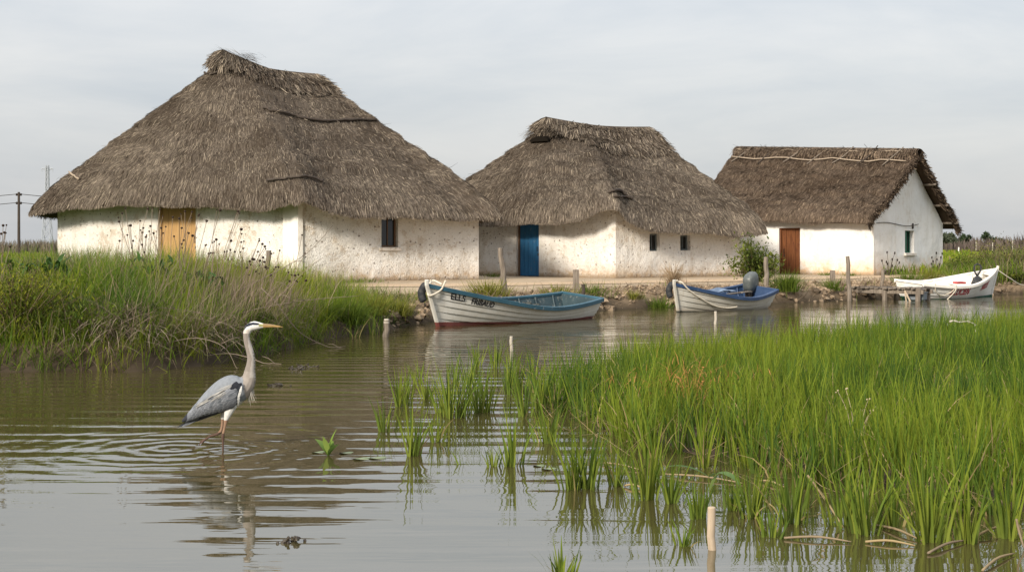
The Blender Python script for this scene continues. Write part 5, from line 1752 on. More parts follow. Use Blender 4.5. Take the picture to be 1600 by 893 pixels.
def broad_plant(name, label, cat, loc, leaves, mat, group=None):
    r = thing(name, label, cat, loc, None, group)
    for L in leaves:
        mb = MB(); mb.cur = L.pop('c', (0.1, 0.16, 0.03)); leaf_blade(mb, (L.pop('x', 0), L.pop('y', 0), L.pop('z', 0)), **L)
        mb.build('leaf', mat, r, None, smooth=True, col=True)
    return r


broad_plant('water_plantain', 'small water plant with broad upright leaves right of the heron', 'water plant', G(513, 711),
            [dict(az=0.3, L=0.20, W=0.060, tilt=0.10, curl=0.5, c=(0.17, 0.26, 0.04)), dict(az=2.6, L=0.17, W=0.075, tilt=0.45, curl=0.9, c=(0.15, 0.23, 0.05)), dict(az=-0.5, L=0.15, W=0.075, tilt=0.5, curl=0.9, c=(0.12, 0.20, 0.04)), dict(az=1.3, L=0.13, W=0.06, tilt=0.4, curl=0.8, c=(0.14, 0.22, 0.04)), dict(az=4.2, L=0.16, W=0.05, tilt=0.25, curl=0.4, c=(0.20, 0.27, 0.06))], M['leaf'])
broad_plant('water_plantain', 'drooping broad leaved water plant behind the cut cane post', 'water plant', G(1108, 768),
            [dict(az=3.0, L=0.30, W=0.055, tilt=1.0, curl=0.9, z=0.09, c=(0.10, 0.17, 0.05)), dict(az=-0.7, L=0.24, W=0.085, tilt=1.0, curl=1.6, z=0.09, c=(0.12, 0.20, 0.06)), dict(az=0.2, L=0.14, W=0.05, tilt=0.3, curl=0.5, c=(0.14, 0.2, 0.05))], M['leaf'])
k_ = 0
for (px, py, w_, lab) in ((497, 707, 18, 'round floating leaf left of the small water plant'), (541, 708, 20, 'pale floating leaf right of the small water plant'), (565, 717, 26, 'long pale floating leaf between the water plant and the reeds'), (590, 716, 26, 'yellowish floating leaf beside the bright reed clump'),
                           (858, 733, 20, 'floating leaf at the foot of the paired reed clumps'), (842, 728, 16, 'small floating leaf left of the paired reed clumps'), (845, 683, 16, 'floating leaf beside the wide reed clump at the rice corner')):
    p = G(px, py); d = p[1]; r_ = w_ * d / F * 0.55
    mb = MB(); vs = []
    for k in range(14):
        a = 0.25 + (2 * math.pi - 0.5) * k / 13
        vs.append((r_ * math.cos(a) * (1 + 0.1 * math.sin(3 * a)), 0.75 * r_ * math.sin(a), 0.006 + 0.004 * math.sin(2 * a)))
    vs = [(0, 0, 0.004)] + vs
    n_ = len(vs); vs2 = [(x, y, z - 0.003) for x, y, z in vs]
    mb.add(vs + vs2, [[0, i, i + 1] for i in range(1, n_ - 1)] + [[n_, n_ + i + 1, n_ + i] for i in range(1, n_ - 1)])
    o = mb.build('floating_leaf', M['leafpad']); o.location = tuple(p); tag(o, lab, 'leaf', 'floating leaves')

# dead reed stems lying on the water
STEMS = [((1262, 742), (1318, 826), 'pale broken stem slanting down into the water among rice clumps'), ((1225, 842), (1330, 848), 'long straw coloured stem floating flat near the cut cane post'), ((1370, 822), (1440, 846), 'grey stem lying across another at the foot of the rice'),
         ((1450, 866), (1515, 845), 'thick tan stem floating with a raised end by the tallest rice clump'), ((1515, 845), (1585, 818), 'stem rising from the water toward the edge of the rice'), ((1535, 893), (1585, 866), 'stem in the lower right corner floating at the water edge'),
         ((1588, 810), (1600, 858), 'upright broken stem at the right edge of the photo'), ((930, 724), (1000, 735), 'bundle of straw stems floating behind the pair of reed clumps'), ((1035, 742), (1160, 756), 'long yellow stem floating behind the cut cane post'), ((975, 760), (1004, 764), 'short yellow stem afloat left of the dense dark green clump'),
         ((1352, 848), (1430, 854), 'straight floating stem in front of the grey crossed stems'), ((1186, 752), (1225, 762), 'pale stem resting on the mud right of the cut cane post')]
for (a, b, lab) in STEMS:
    p0, p1 = G(*a), G(*b)
    za = 0.02; zb = 0.02
    if 'slanting' in lab: za = 0.20; p0 = P(a[0], a[1], p1[1] + 0.25)
    if 'rising' in lab: p1 = P(b[0], b[1], p0[1] + 0.3)
    if 'upright' in lab: p0 = P(a[0], a[1], p1[1] + 0.05)
    p0 = np.array(p0); p1 = np.array(p1)
    p0[2] = max(p0[2], 0.008); p1[2] = max(p1[2], 0.008)
    m_ = 0.5 * (p0 + p1) + np.array([0, 0.02, 0.012])
    mb = MB(); mb.tube(catmull([p0, m_, p1], 8), [0.0065] * 5 + [0.0055, 0.0045, 0.003], 6)
    c_ = lerp3((0.36, 0.27, 0.14), (0.22, 0.17, 0.12), random.random())
    mb.cur = tuple(c_); mb.c = [tuple(c_)] * len(mb.v)
    o = mesh_obj('dead_reed', mb.v, mb.f, M['straw'], None, p0, True, np.array(mb.c)); o.location = tuple(p0); tag(o, lab, 'reed stem', 'dead reed stems on the water')

# ---- left bank grass
def scatter(n, x0, x1, y0, y1, fn):
    x = rng.uniform(x0, x1, n); y = rng.uniform(y0, y1, n); d = shore_d(x, y); ok = fn(x, y, d); return x[ok], y[ok], d[ok]


def grass_mesh(name, x, y, hmean, hvar, wid, cols, lean=0.25, curve=0.5, az0=None, mat='leaf', kind='stuff', seg=3, dz=-0.03):
    n = len(x)
    base = np.stack([x, y, np.maximum(terrain(x, y), -0.05) + dz], 1)
    L = np.maximum(hmean * rng.uniform(1 - hvar, 1 + hvar, n), 0.05)
    az = rng.uniform(0, 6.28, n) if az0 is None else az0 + rng.normal(0, 0.9, n)
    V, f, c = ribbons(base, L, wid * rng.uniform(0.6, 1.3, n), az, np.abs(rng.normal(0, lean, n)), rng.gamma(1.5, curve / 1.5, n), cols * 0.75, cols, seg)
    o = mesh_obj(name, V, f, M[mat], col=np.clip(c, 0.01, 1))
    if kind: o['kind'] = kind
    return o


def gcols(x, y, sc, seed, tan=0.08, shift=0.0):
    n = len(x)
    k = np.clip(0.45 + shift + 0.9 * fbm(x * sc, y * sc, seed=seed) + rng.normal(0, 0.22, n), 0, 1)
    c = np.where((k < 0.5)[:, None], mixc((0.050, 0.105, 0.013), (0.130, 0.205, 0.018), k * 2), mixc((0.130, 0.205, 0.018), (0.25, 0.275, 0.026), k * 2 - 1))
    dead = rng.random(n) < tan
    c[dead] = np.array((0.33, 0.25, 0.15)) * rng.uniform(0.5, 1.2, (dead.sum(), 1))
    return c


x, y, d = scatter(150000, -13, -1.6, 15.5, 30, lambda x, y, d: (d > 0.12) & (d < 6.0) & (x > -0.42 * y - 2) & (x < np.interp(y, [16, 22, 26, 30], [-2.6, -2.7, -2.2, -1.4])))
tl = np.clip(sstep(-2.2, -4.2, x), 0, 1)
tuss = 0.5 + 0.5 * fbm(x * 1.1, y * 1.1, seed=90)
ok = rng.random(len(x)) < np.clip(0.25 + 0.9 * tuss, 0.1, 1) * np.where(y > 26, 0.45, 1) * np.clip(0.35 + d * 1.0, 0.2, 1)
x, y, d, tl, tuss = x[ok], y[ok], d[ok], tl[ok], tuss[ok]
hm = (0.34 + 0.24 * tl) * (0.6 + 0.75 * tuss) * np.clip(0.55 + d * 0.6, 0.5, 1.0)
cols = gcols(x, y, 0.8, 91, 0.07, 0.16)
dry = sstep(-0.15, 0.35, fbm(x * 0.9 + 5, y * 0.9, seed=92) + 0.55 * np.exp(-((x + 3.6) ** 2 / 0.6 + (y - 20.6) ** 2 / 6)))
dm = rng.random(len(x)) < 0.26 * dry
cols[dm] = np.array((0.30, 0.225, 0.16)) * rng.uniform(0.5, 1.2, (dm.sum(), 1))
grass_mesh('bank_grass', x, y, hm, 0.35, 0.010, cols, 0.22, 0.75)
# grass that hangs over the edge of the water
x, y, d = scatter(85000, -9, -1.8, 15.5, 27.5, lambda x, y, d: (d > -0.10) & (d < 0.75))
ok = rng.random(len(x)) < np.where(x < -3.0, 1.0, 0.35) * np.clip(0.35 + 0.9 * fbm(x * 1.6, y * 1.6, seed=93) + 0.3, 0.05, 1); x, y = x[ok], y[ok]
grass_mesh('overhanging_grass', x, y, 0.46, 0.4, 0.010, gcols(x, y, 1.0, 94, 0.08, 0.02), 0.45, 1.1, -1.2)
# pinkish dry sedge leaning toward the water
x, y, d = scatter(16000, -7, -2.4, 17, 24, lambda x, y, d: (d > 0.15) & (d < 2.6))
ok = rng.random(len(x)) < np.clip(np.exp(-((x + 3.8) ** 2 / 0.7 + (y - 20.6) ** 2 / 7)) * 0.8 + 0.03, 0, 1)
x, y = x[ok], y[ok]
cc = np.array((0.33, 0.25, 0.19)) * rng.uniform(0.5, 1.25, (len(x), 1))
grass_mesh('dry_sedge', x, y, 0.75, 0.4, 0.006, cc, 0.5, 0.8, -0.6, 'straw')
# collapsed stems hanging over the water line
n = 640
x = np.concatenate([rng.normal(-4.85, 0.28, 360), rng.normal(-4.0, 0.20, 200), rng.uniform(-6.6, -3.2, 80)]); y = np.interp(x, SHORE[:, 0], SHORE[:, 1]) + rng.uniform(0.10, 0.9, n)
base = np.stack([x, y, np.maximum(terrain(x, y), 0.05) + rng.uniform(0.05, 0.28, n)], 1)
cc = np.array((0.34, 0.265, 0.20)) * rng.uniform(0.35, 1.2, (n, 1))
V, f, c = ribbons(base, rng.uniform(0.35, 0.95, n), rng.uniform(0.006, 0.012, n), rng.normal(-1.35, 0.75, n), rng.uniform(0.6, 1.4, n), rng.uniform(0.5, 1.4, n), cc, cc, 4)
tag(mesh_obj('fallen_stems', V, f, M['straw'], col=np.clip(c, 0.01, 1)), kind='stuff')

# bare bent twigs that arch over the water beside the heron
TW = [((300, 520), (380, 488), (470, 470), (560, 462), 20.0), ((120, 520), (200, 505), (300, 532), (390, 565), 17.6), ((300, 560), (360, 552), (420, 570), (440, 582), 18.3), ((130, 498), (230, 480), (330, 495), (350, 535), 17.8), ((230, 545), (300, 528), (350, 542), (372, 582), 17.7),
      ((340, 470), (420, 430), (480, 395), (520, 352), 21.0), ((370, 535), (430, 470), (480, 420), (505, 402), 21.2), ((430, 470), (470, 520), (520, 545), (540, 560), 20.5)]
TWL = ['long pale bent branch rising to the right behind the head of the heron', 'bent twig dipping toward the water just left of the neck of the heron', 'lowest twig reaching across the water behind the back of the heron', 'arched twig over the first heap of fallen stems',
       'short bent twig drooping to the waterline left of the heron', 'upper straight stalk leaning up toward the corner of the big hut', 'lower straight stalk leaning up toward the corner of the big hut', 'twig sloping down to the water right of the bill of the heron']
for k_, tw in enumerate(TW):
    d_ = tw[4]
    q = catmull([P(a[0], a[1], d_ + 0.25 * i * (1 if k_ % 2 else -0.3)) for i, a in enumerate(tw[:4])], 14)
    q[:, 2] = np.maximum(q[:, 2], 0.01)
    base = q[0] - 0.4 * (q[1] - q[0]) / np.linalg.norm(q[1] - q[0]) + np.array([0, 0.1, -0.12])
    mb = MB(); pts = [tuple(base)] + [tuple(v) for v in q]
    mb.tube(catmull(pts, 20), list(np.linspace(0.0075, 0.003, 20)), 5)
    for b_ in range(3):
        i_ = random.randint(5, 12); s_ = np.array(q[min(i_, 13)]); e_ = s_ + np.array([random.uniform(-0.2, 0.25), random.uniform(-0.2, 0.1), random.uniform(-0.15, 0.18)])
        mb.tube([s_, 0.5 * (s_ + e_) + np.array([0, 0, 0.02]), e_], [0.005, 0.004, 0.002], 4)
    cc_ = np.tile(np.array([[0.27, 0.215, 0.165]]) * random.uniform(0.6, 1.1), (len(mb.v), 1))
    o = mesh_obj('dead_twig', mb.v, mb.f, M['straw'], None, base, True, cc_); o.location = tuple(base)
    tag(o, TWL[k_], 'twig', 'bare twigs on the bank')


def leafy(name, label, cat, loc, rx, ry, rz, nleaf, leaf, cols, nstem=9, group=None, upright=0.5, tips=0.35, stemc=(0.14, 0.11, 0.06), lw=0.45, ragged=0.5, seed=0):
    """shrub: stems fanning out, leaves set along them through the whole volume"""
    r = thing(name, label, cat, loc, None, group)
    mb = MB(); P_ = []
    for s_ in range(nstem):
        a = 2 * math.pi * (s_ + random.random()) / nstem; rad = math.sqrt(random.random())
        top = np.array([rx * rad * math.cos(a), ry * rad * math.sin(a), rz * (1 - 0.45 * rad * rad) * random.uniform(1 - ragged * 0.55, 1.12)])
        q = catmull([(0.08 * rx * math.cos(a), 0.08 * ry * math.sin(a), -0.05), (0.3 * top[0], 0.3 * top[1], 0.42 * top[2]), (0.72 * top[0], 0.72 * top[1], 0.78 * top[2]), top], 12)
        mb.tube(q, list(np.linspace(0.05, 0.012, 12) * max(rz, 0.3) * 0.35), 5)
        P_.append(q)
    mb.c = [stemc] * len(mb.v)
    o = mesh_obj('stems', mb.v, mb.f, M['straw'], r, None, True, np.array(mb.c))
    P_ = np.array(P_)
    si = rng.integers(0, nstem, nleaf); t_ = rng.beta(1.6, 1.1, nleaf) * 10.99
    i = t_.astype(int); fr = (t_ - i)[:, None]
    p = P_[si, i] * (1 - fr) + P_[si, np.minimum(i + 1, 11)] * fr
    p = p + rng.normal(0, 1, (nleaf, 3)) * np.array([rx, ry, rz * 0.7]) * 0.15
    p[:, 2] = np.maximum(p[:, 2], 0.01)
    az = rng.uniform(0, 6.28, nleaf); tl_ = rng.uniform(0.2, 1.5, nleaf)
    L = leaf * rng.uniform(0.6, 1.3, nleaf)
    k = np.clip(0.5 + 1.0 * fbm(p[:, 0] / rx * 2 + seed, p[:, 1] / ry * 2, p[:, 2] / rz * 2, seed=seed + 3) + rng.normal(0, 0.25, nleaf), 0, 1)
    c = mixc(cols[0], cols[1], k)
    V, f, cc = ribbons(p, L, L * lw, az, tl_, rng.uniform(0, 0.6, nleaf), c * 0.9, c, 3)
    mesh_obj('foliage', V, f, M['leaf'], r, None, False, np.clip(cc, 0.01, 1))
    return r


# shrubs of the left bank
gz = lambda X, Y: float(terrain([X], [Y])[0])
def at_bank(px, d, dz=0.0): X = PX(px, d); return (X, d, gz(X, d) + dz)


leafy('shrub', 'yellow green feathery shrub at the waterline, left edge of the photo', 'shrub', at_bank(30, 17.6), 0.80, 0.5, 0.95, 5200, 0.055, ((0.075, 0.115, 0.014), (0.27, 0.27, 0.022)), 40, lw=0.28, group='shrubs on the left bank', seed=1)
leafy('shrub', 'low dark green shrub right beside the yellow green shrub', 'shrub', at_bank(100, 17.7), 0.45, 0.4, 0.50, 2200, 0.05, ((0.035, 0.062, 0.014), (0.10, 0.13, 0.018)), 22, lw=0.3, group='shrubs on the left bank', seed=2)
leafy('shrub', 'feathery mid green shrub just left of the first heap of fallen stems', 'shrub', at_bank(150, 17.5), 0.40, 0.3, 0.50, 2000, 0.05, ((0.05, 0.09, 0.014), (0.16, 0.20, 0.02)), 20, lw=0.3, group='shrubs on the left bank', seed=6)
leafy('shrub', 'small yellowish shrub right behind the head of the heron at the waterline', 'shrub', at_bank(398, 20.2), 0.34, 0.3, 0.40, 1800, 0.045, ((0.045, 0.07, 0.014), (0.15, 0.15, 0.02)), 18, lw=0.32, group='shrubs on the left bank', seed=3)
leafy('shrub', 'dark bushy shrub at the waterline between the two heaps of fallen stems', 'shrub', at_bank(215, 17.9), 0.4, 0.35, 0.45, 1900, 0.045, ((0.032, 0.06, 0.012), (0.09, 0.12, 0.018)), 18, lw=0.32, group='shrubs on the left bank', seed=4)
for (px, d_, s_, lab) in ((62, 18.9, 1.0, 'dark broad leaved dock plant above the yellow green shrub'), (238, 20.4, 0.8, 'dark leafy dock plant in front of the tan plank door'), (320, 20.9, 0.7, 'dark leafy dock plant in the grass right of the tan plank door')):
    b_ = at_bank(px, d_, 0.30)
    lv = []
    for k in range(46):
        lv.append(dict(az=random.uniform(0, 6.28), L=random.uniform(0.12, 0.26) * s_, W=random.uniform(0.05, 0.085) * s_, tilt=random.uniform(0.2, 1.0), curl=random.uniform(0.5, 1.3), z=random.uniform(-0.05, 0.2), x=random.uniform(-0.38, 0.38) * s_, y=random.uniform(-0.2, 0.2), c=tuple(np.array((0.035, 0.075, 0.016)) * random.uniform(0.8, 1.7))))
    r = thing('dock_plant', lab, 'plant', b_, None, 'dock plants on the left bank')
    mb = MB()
    for L in lv:
        mb.cur = L.pop('c'); leaf_blade(mb, (L.pop('x'), L.pop('y'), L.pop('z')), **L)
    mb.build('leaves', M['leaf'], r, None, smooth=True, col=True)
    mb = MB()
    for k in range(4): mb.tube([(0.04 * k, 0.02 * k, -0.35), (0.05 * k - 0.05, 0, 0.1), (0.1 * k - 0.15, 0.02, 0.25)], 0.012, 5)
    mb.c = [(0.08, 0.09, 0.03)] * len(mb.v); mb.build('stems', M['straw'], r, None, col=True)

# dead flower stalks with round dark seed heads
HEADS = [
    (215, 21.0, 'nearest the left corner of the big hut', [(186, 346), (191, 333), (196, 325), (204, 352), (199, 367), (187, 376)]),
    (232, 21.2, 'left of the tan plank door', [(219, 345), (224, 356), (223, 363), (228, 370), (231, 326), (238, 325), (235, 353), (208, 376)]),
    (262, 21.0, 'against the left half of the tan door', [(250, 327), (252, 356), (259, 354), (240, 364), (255, 364), (222, 382)]),
    (285, 21.4, 'against the right half of the tan door', [(270, 339), (280, 341), (289, 330), (300, 331), (284, 356), (295, 364), (287, 375), (301, 368)]),
    (300, 20.8, 'at the right edge of the tan plank door', [(311, 335), (323, 345), (344, 328), (284, 381), (272, 369), (321, 383)]),
    (330, 21.3, 'right of the tan plank door', [(361, 376), (372, 330), (374, 333), (326, 396), (335, 377), (332, 395)]),
    (352, 21.0, 'with the largest head against the white wall', [(377, 358), (338, 374), (351, 393), (360, 390), (367, 393)]),
    (372, 21.4, 'two steps left of the thin stake', [(405, 376), (410, 381), (414, 385), (377, 378), (380, 388), (403, 393), (395, 404)]),
    (392, 21.1, 'just left of the thin stake', [(390, 408), (397, 405), (413, 409), (386, 418), (400, 424), (406, 407), (411, 402)]),
    (425, 21.6, 'around the foot of the thin stake', [(437, 391), (431, 417), (435, 417), (451, 425), (423, 429), (424, 396), (461, 430), (415, 417)]),
    (448, 22.2, 'at the corner of the big hut', [(472, 367), (477, 396), (453, 439), (462, 438), (478, 438), (466, 429)]),
    (6, 18.6, 'at the left edge of the photo', [(5, 352), (2, 365), (7, 363), (16, 385)])]
for (px, d_, where, heads) in HEADS:
    b_ = np.array(at_bank(px, d_))
    r = thing('seedhead_plant', 'dead stalks with round dark seed heads ' + where, 'dry plant', b_, None, 'dead flower stalks on the bank')
    ms, mh = MB(), MB()
    for (hx, hy) in heads:
        top = P(hx, hy, d_ + random.uniform(-0.5, 0.5)) - b_
        foot = np.array([top[0] * 0.25 + random.uniform(-0.25, 0.1), random.uniform(-0.15, 0.15), -0.03])
        m_ = 0.5 * (foot + top) + np.array([random.uniform(-0.05, 0.02), 0, 0.05])
        ms.tube(catmull([foot, m_, top], 8), list(np.linspace(0.0055, 0.0035, 8)), 4)
        hd_ = MB(); hd_.ball(top, random.uniform(0.015, 0.024) * (1.4 if (hx, hy) == (377, 358) else 1), 7, 5, 0.9)
        if random.random() < 0.5:
            q = top + np.array([random.uniform(-0.07, 0.07), 0, random.uniform(-0.12, 0.03)]); ms.tube([0.45 * (m_ + top), q], 0.003, 4); hd_.ball(q, 0.013, 6, 4)
        hd_.c = [(0.045, 0.030, 0.024)] * len(hd_.v); hd_.build('seed_head', M['straw'], r, None, smooth=True, col=True)
    ms.c = [(0.26, 0.20, 0.145)] * len(ms.v)
    ms.build('stalks', M['straw'], r, None, col=True)

# low grey stalks by the gable of the last hut
for (px, py, d_, lab, hs) in ((1388, 434, 48.6, 'dark dead stalks standing before the left half of the gable wall', [(1386, 394), (1378, 407), (1385, 409), (1394, 405), (1398, 395), (1387, 412), (1394, 415), (1402, 406), (1405, 410), (1391, 423), (1384, 425), (1408, 422)]),
                             (1462, 427, 51.0, 'dark dead stalks standing at the right corner of the gable wall', [(1463, 395), (1456, 402), (1458, 408), (1464, 405), (1470, 402), (1468, 413), (1459, 418), (1465, 416), (1472, 396), (1455, 412)])):
    b_ = np.array([PX(px, d_), d_, gz(PX(px, d_), d_)])
    r = thing('seedhead_plant', lab, 'dry plant', b_, None, 'dead stalks before the gable wall')
    ms, mh = MB(), MB()
    for (hx, hy) in hs:
        top = P(hx, hy, d_ + random.uniform(-0.2, 0.2)) - b_
        ms.tube(catmull([(top[0] * 0.2, 0, -0.03), (0.6 * top[0], 0, 0.5 * top[2]), top], 7), 0.007, 4)
        hd_ = MB(); hd_.ball(top, 0.027, 6, 4, 1.9); hd_.c = [(0.035, 0.026, 0.022)] * len(hd_.v); hd_.build('seed_head', M['straw'], r, None, smooth=True, col=True)
    ms.c = [(0.075, 0.06, 0.045)] * len(ms.v)
    ms.build('stalks', M['straw'], r, None, col=True)

# ---- leafy shrub behind the second boat, other bank plants
leafy('shrub', 'leafy green shrub between the outboard motor and the reddish brown door', 'shrub', at_bank(1180, 40.2, -0.02), 0.80, 0.6, 1.22, 3000, 0.105, ((0.05, 0.075, 0.014), (0.175, 0.20, 0.035)), 26, lw=0.5, ragged=0.9, seed=5)


def tussock(label, loc, n, h, spread, cols, group, wid=0.010, cat='grass tuft', curve=0.9, lean=0.35, name='grass_tuft', mat='leaf'):
    a = rng.uniform(0, 6.28, n); r_ = np.abs(rng.normal(0, 1, n)) * spread
    base = np.stack([r_ * np.cos(a), r_ * np.sin(a), np.full(n, -0.03)], 1)
    k = rng.random(n); c = mixc(cols[0], cols[1], k)
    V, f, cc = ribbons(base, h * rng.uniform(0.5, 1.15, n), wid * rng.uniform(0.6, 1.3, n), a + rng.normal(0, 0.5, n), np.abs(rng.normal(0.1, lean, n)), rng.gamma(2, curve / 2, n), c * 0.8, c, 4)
    o = mesh_obj(name, V, f, M[mat], col=np.clip(cc, 0.01, 1)); o.location = tuple(float(v) for v in loc)
    return tag(o, label, cat, group)


GR = ((0.06, 0.105, 0.015), (0.15, 0.20, 0.025)); YE = ((0.13, 0.15, 0.022), (0.26, 0.25, 0.045)); DR = ((0.24, 0.17, 0.10), (0.42, 0.31, 0.19))
TG = 'grass tussocks along the bank'
for (px, d_, n, h, sp, cl, lab) in (
        (545, 24.3, 900, 0.55, 0.17, GR, 'large bright green grass tussock at the waterline'), (500, 23.6, 500, 0.45, 0.14, GR, 'green grass tussock left of the largest one at the waterline'), (585, 25.6, 600, 0.42, 0.15, YE, 'round yellowish tussock on the bank top left of the first boat'),
        (618, 27.0, 700, 0.40, 0.17, YE, 'rounded olive tussock hanging over the bank beside the short stub post'), (520, 26.5, 400, 0.4, 0.2, GR, 'grass tussock at the path edge before the big hut'), (762, 31.8, 650, 0.50, 0.24, YE, 'yellow green grass tuft behind the bow of the first boat'),
        (1031, 34.8, 380, 0.42, 0.14, GR, 'bright green tuft on the bank left of the second boat'), (1228, 38.2, 700, 0.62, 0.20, GR, 'dark green tall tuft right of the outboard motor'), (1052, 38.2, 200, 0.70, 0.08, DR, 'tall dry straw coloured tuft above the bow of the second boat'),
        (1300, 39.6, 260, 0.40, 0.15, GR, 'small green tuft below the short stout post near the jetty'), (990, 34.6, 160, 0.3, 0.12, YE, 'low sparse tuft in the brown bank between the two first boats'), (870, 33.2, 300, 0.36, 0.24, YE, 'weedy tuft behind the stern of the first boat'), (925, 33.8, 260, 0.42, 0.22, GR, 'weedy tuft right of the square post'),
        (1420, 44.0, 500, 0.42, 0.35, GR, 'green weeds at the foot of the gable wall'), (1452, 45.5, 400, 0.4, 0.3, YE, 'yellowish weeds below the right corner of the gable wall'), (1240, 40.6, 160, 0.24, 0.2, GR, 'little green tuft on the path edge below the reddish brown door'), (770, 46.9, 140, 0.22, 0.18, GR, 'small green weed at the wall left of the blue door'),
        (1330, 48.6, 110, 0.2, 0.22, GR, 'low weed at the foot of the white wall right of the reddish brown door'), (1290, 49.6, 110, 0.2, 0.25, GR, 'flat weed at the wall just right of the reddish brown door'),
        (560, 40.0, 200, 0.18, 0.55, GR, 'low weeds at the foot of the big hut under its window'), (500, 39.6, 200, 0.22, 0.4, GR, 'low weeds at the corner of the big hut')):
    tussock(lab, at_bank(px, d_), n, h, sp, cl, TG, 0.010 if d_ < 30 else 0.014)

# green fringe of reeds along the left waterline
for (px, py, h, lab) in ((553, 527, 46, 'reed sprout in the shallows before the large tussock'), (582, 523, 44, 'reed sprout in the shallows left of the short stub post'), (596, 520, 46, 'reed sprout right beside the short stub post'), (640, 486, 26, 'thin reeds on the muddy bank left of the first boat')):
    p = G(px, py); h_ = h * p[1] / F
    V, f, c = rice_blades(np.array([0.0]), np.array([0.0]), np.array([0.0]), 18, np.array([h_]), 0.06, np.array([0.55]), 0.08)
    o = mesh_obj('reed_clump', V, f, M['leaf'], col=np.clip(c, 0.01, 1)); o.location = tuple(p); tag(o, lab, 'reeds', 'reed sprouts at the left waterline')

# ---- earth bank: stones and dry litter
xs_, ys_ = [], []
x, y, d = scatter(60000, -3, 16, 26, 47, lambda x, y, d: (d > -0.05) & (d < 1.5))
n = min(len(x), 2200); x, y, d = x[:n], y[:n], d[:n]
z = terrain(x, y)
sv, sf, sc_ = [], [], []
for i in range(n):
    s_ = random.choice((0.03, 0.04, 0.06, 0.09)) * random.uniform(0.7, 1.4)
    mb = MB(); mb.ball((x[i], y[i], z[i] + s_ * 0.1), s_, 6, 4, random.uniform(0.4, 0.8))
    b_ = len(sv); q = np.array(mb.v); q += rng.normal(0, s_ * 0.14, q.shape)
    sv += list(q); sf += [[k + b_ for k in f] for f in mb.f]; sc_ += [np.array((0.30, 0.225, 0.155)) * random.uniform(0.35, 1.35)] * len(q)
tag(mesh_obj('bank_stones', np.array(sv), sf, M['earth'], col=np.array(sc_)), kind='stuff')
x, y, d = scatter(70000, -3, 17, 26, 47, lambda x, y, d: (d > -0.05) & (d < 1.3))
n = min(len(x), 9000); x, y = x[:n], y[:n]
base = np.stack([x, y, terrain(x, y) + 0.02], 1)
cc = np.array((0.34, 0.25, 0.165)) * rng.uniform(0.25, 1.3, (n, 1))
V, f, c = ribbons(base, rng.uniform(0.15, 0.5, n), rng.uniform(0.008, 0.016, n), rng.normal(-1.2, 1.1, n), rng.uniform(0.5, 1.7, n), rng.uniform(0.2, 1.0, n), cc, cc, 3)
tag(mesh_obj('bank_litter', V, f, M['straw'], col=np.clip(c, 0.01, 1)), kind='stuff')
x, y, d = scatter(60000, -4, 17, 25, 48, lambda x, y, d: (d > 0.25) & (d < 1.9))
k_ = fbm(x * 0.8, y * 0.8, seed=97); ok = (rng.random(len(x)) < np.clip(0.05 + 0.9 * k_, 0, 1)); x, y = x[ok][:6000], y[ok][:6000]
grass_mesh('bank_weeds', x, y, 0.22, 0.5, 0.013, gcols(x, y, 0.9, 98, 0.3, 0.1), 0.5, 0.9)

# ---- meadow to the left of the huts and the fields behind
x, y, d = scatter(90000, -34, -4.0, 22, 62, lambda x, y, d: (d > 4.5) & (x > -0.40 * y - 3) & (x < -0.30 * y - 2.6 + np.where(y < 36, 6.0 - (y - 22) * 0.25, 0)))
grass_mesh('meadow_grass', x, y, 0.42, 0.4, 0.022, gcols(x, y, 0.4, 101, 0.10, 0.1), 0.25, 0.6)
n = 52000
y = 50 + 210 * rng.random(n) ** 1.7; x = rng.uniform(-0.42, 0.42, n) * y
ok = ((x < -0.28 * y) | (x > 0.26 * y)); x, y = x[ok], y[ok]
grass_mesh('field_grass', x, y, 0.30 + 0.0015 * y, 0.35, 0.0011 * y, gcols(x, y, 0.12, 102, 0.05, 0.22), 0.2, 0.5, seg=2)
# rough weeds on the far bank behind the third boat
x, y, d = scatter(70000, 13.5, 26, 42, 62, lambda x, y, d: (d > 0.2) & (d < 9) & (x > 0.305 * y) & (x < 0.40 * y))
w_ = np.exp(-((x / y - 0.352) / 0.03) ** 2)
hm = 0.35 + 0.45 * w_ * (0.5 + 0.5 * fbm(x * 0.8, y * 0.8, seed=104) + 0.3)
cl = gcols(x, y, 0.5, 105, 0.16, 0.05)
br = rng.random(len(x)) < 0.55 * np.clip(fbm(x * 0.5, y * 0.5, seed=106) + w_ * 0.8 - 0.1, 0, 1); cl[br] = np.array((0.20, 0.155, 0.115)) * rng.uniform(0.6, 1.3, (br.sum(), 1))
grass_mesh('far_bank_weeds', x, y, hm, 0.45, 0.020, cl, 0.3, 0.7)
for (px, d_, rx, rz, cl, lab, sd) in ((1512, 47.5, 0.9, 0.75, ((0.05, 0.08, 0.014), (0.15, 0.17, 0.03)), 'green bramble bush just behind the bow of the white boat', 11), (1552, 48.6, 1.2, 1.10, ((0.085, 0.085, 0.03), (0.19, 0.17, 0.06)), 'brownish bramble bush right of the bow of the white boat', 12),
                                     (1590, 47.6, 1.3, 1.25, ((0.06, 0.08, 0.018), (0.19, 0.16, 0.06)), 'tangled bramble bush at the right edge of the photo by the water', 13), (1575, 45.6, 0.7, 0.5, ((0.05, 0.085, 0.014), (0.16, 0.18, 0.025)), 'low green bush at the waterline right of the white boat', 14)):
    leafy('bramble_bush', lab, 'bush', (PX(px, d_), d_, gz(PX(px, d_), d_) - 0.02), rx, rx * 0.8, rz, 2400, 0.085, cl, 24, 'bushes on the far bank', seed=sd, ragged=0.9)

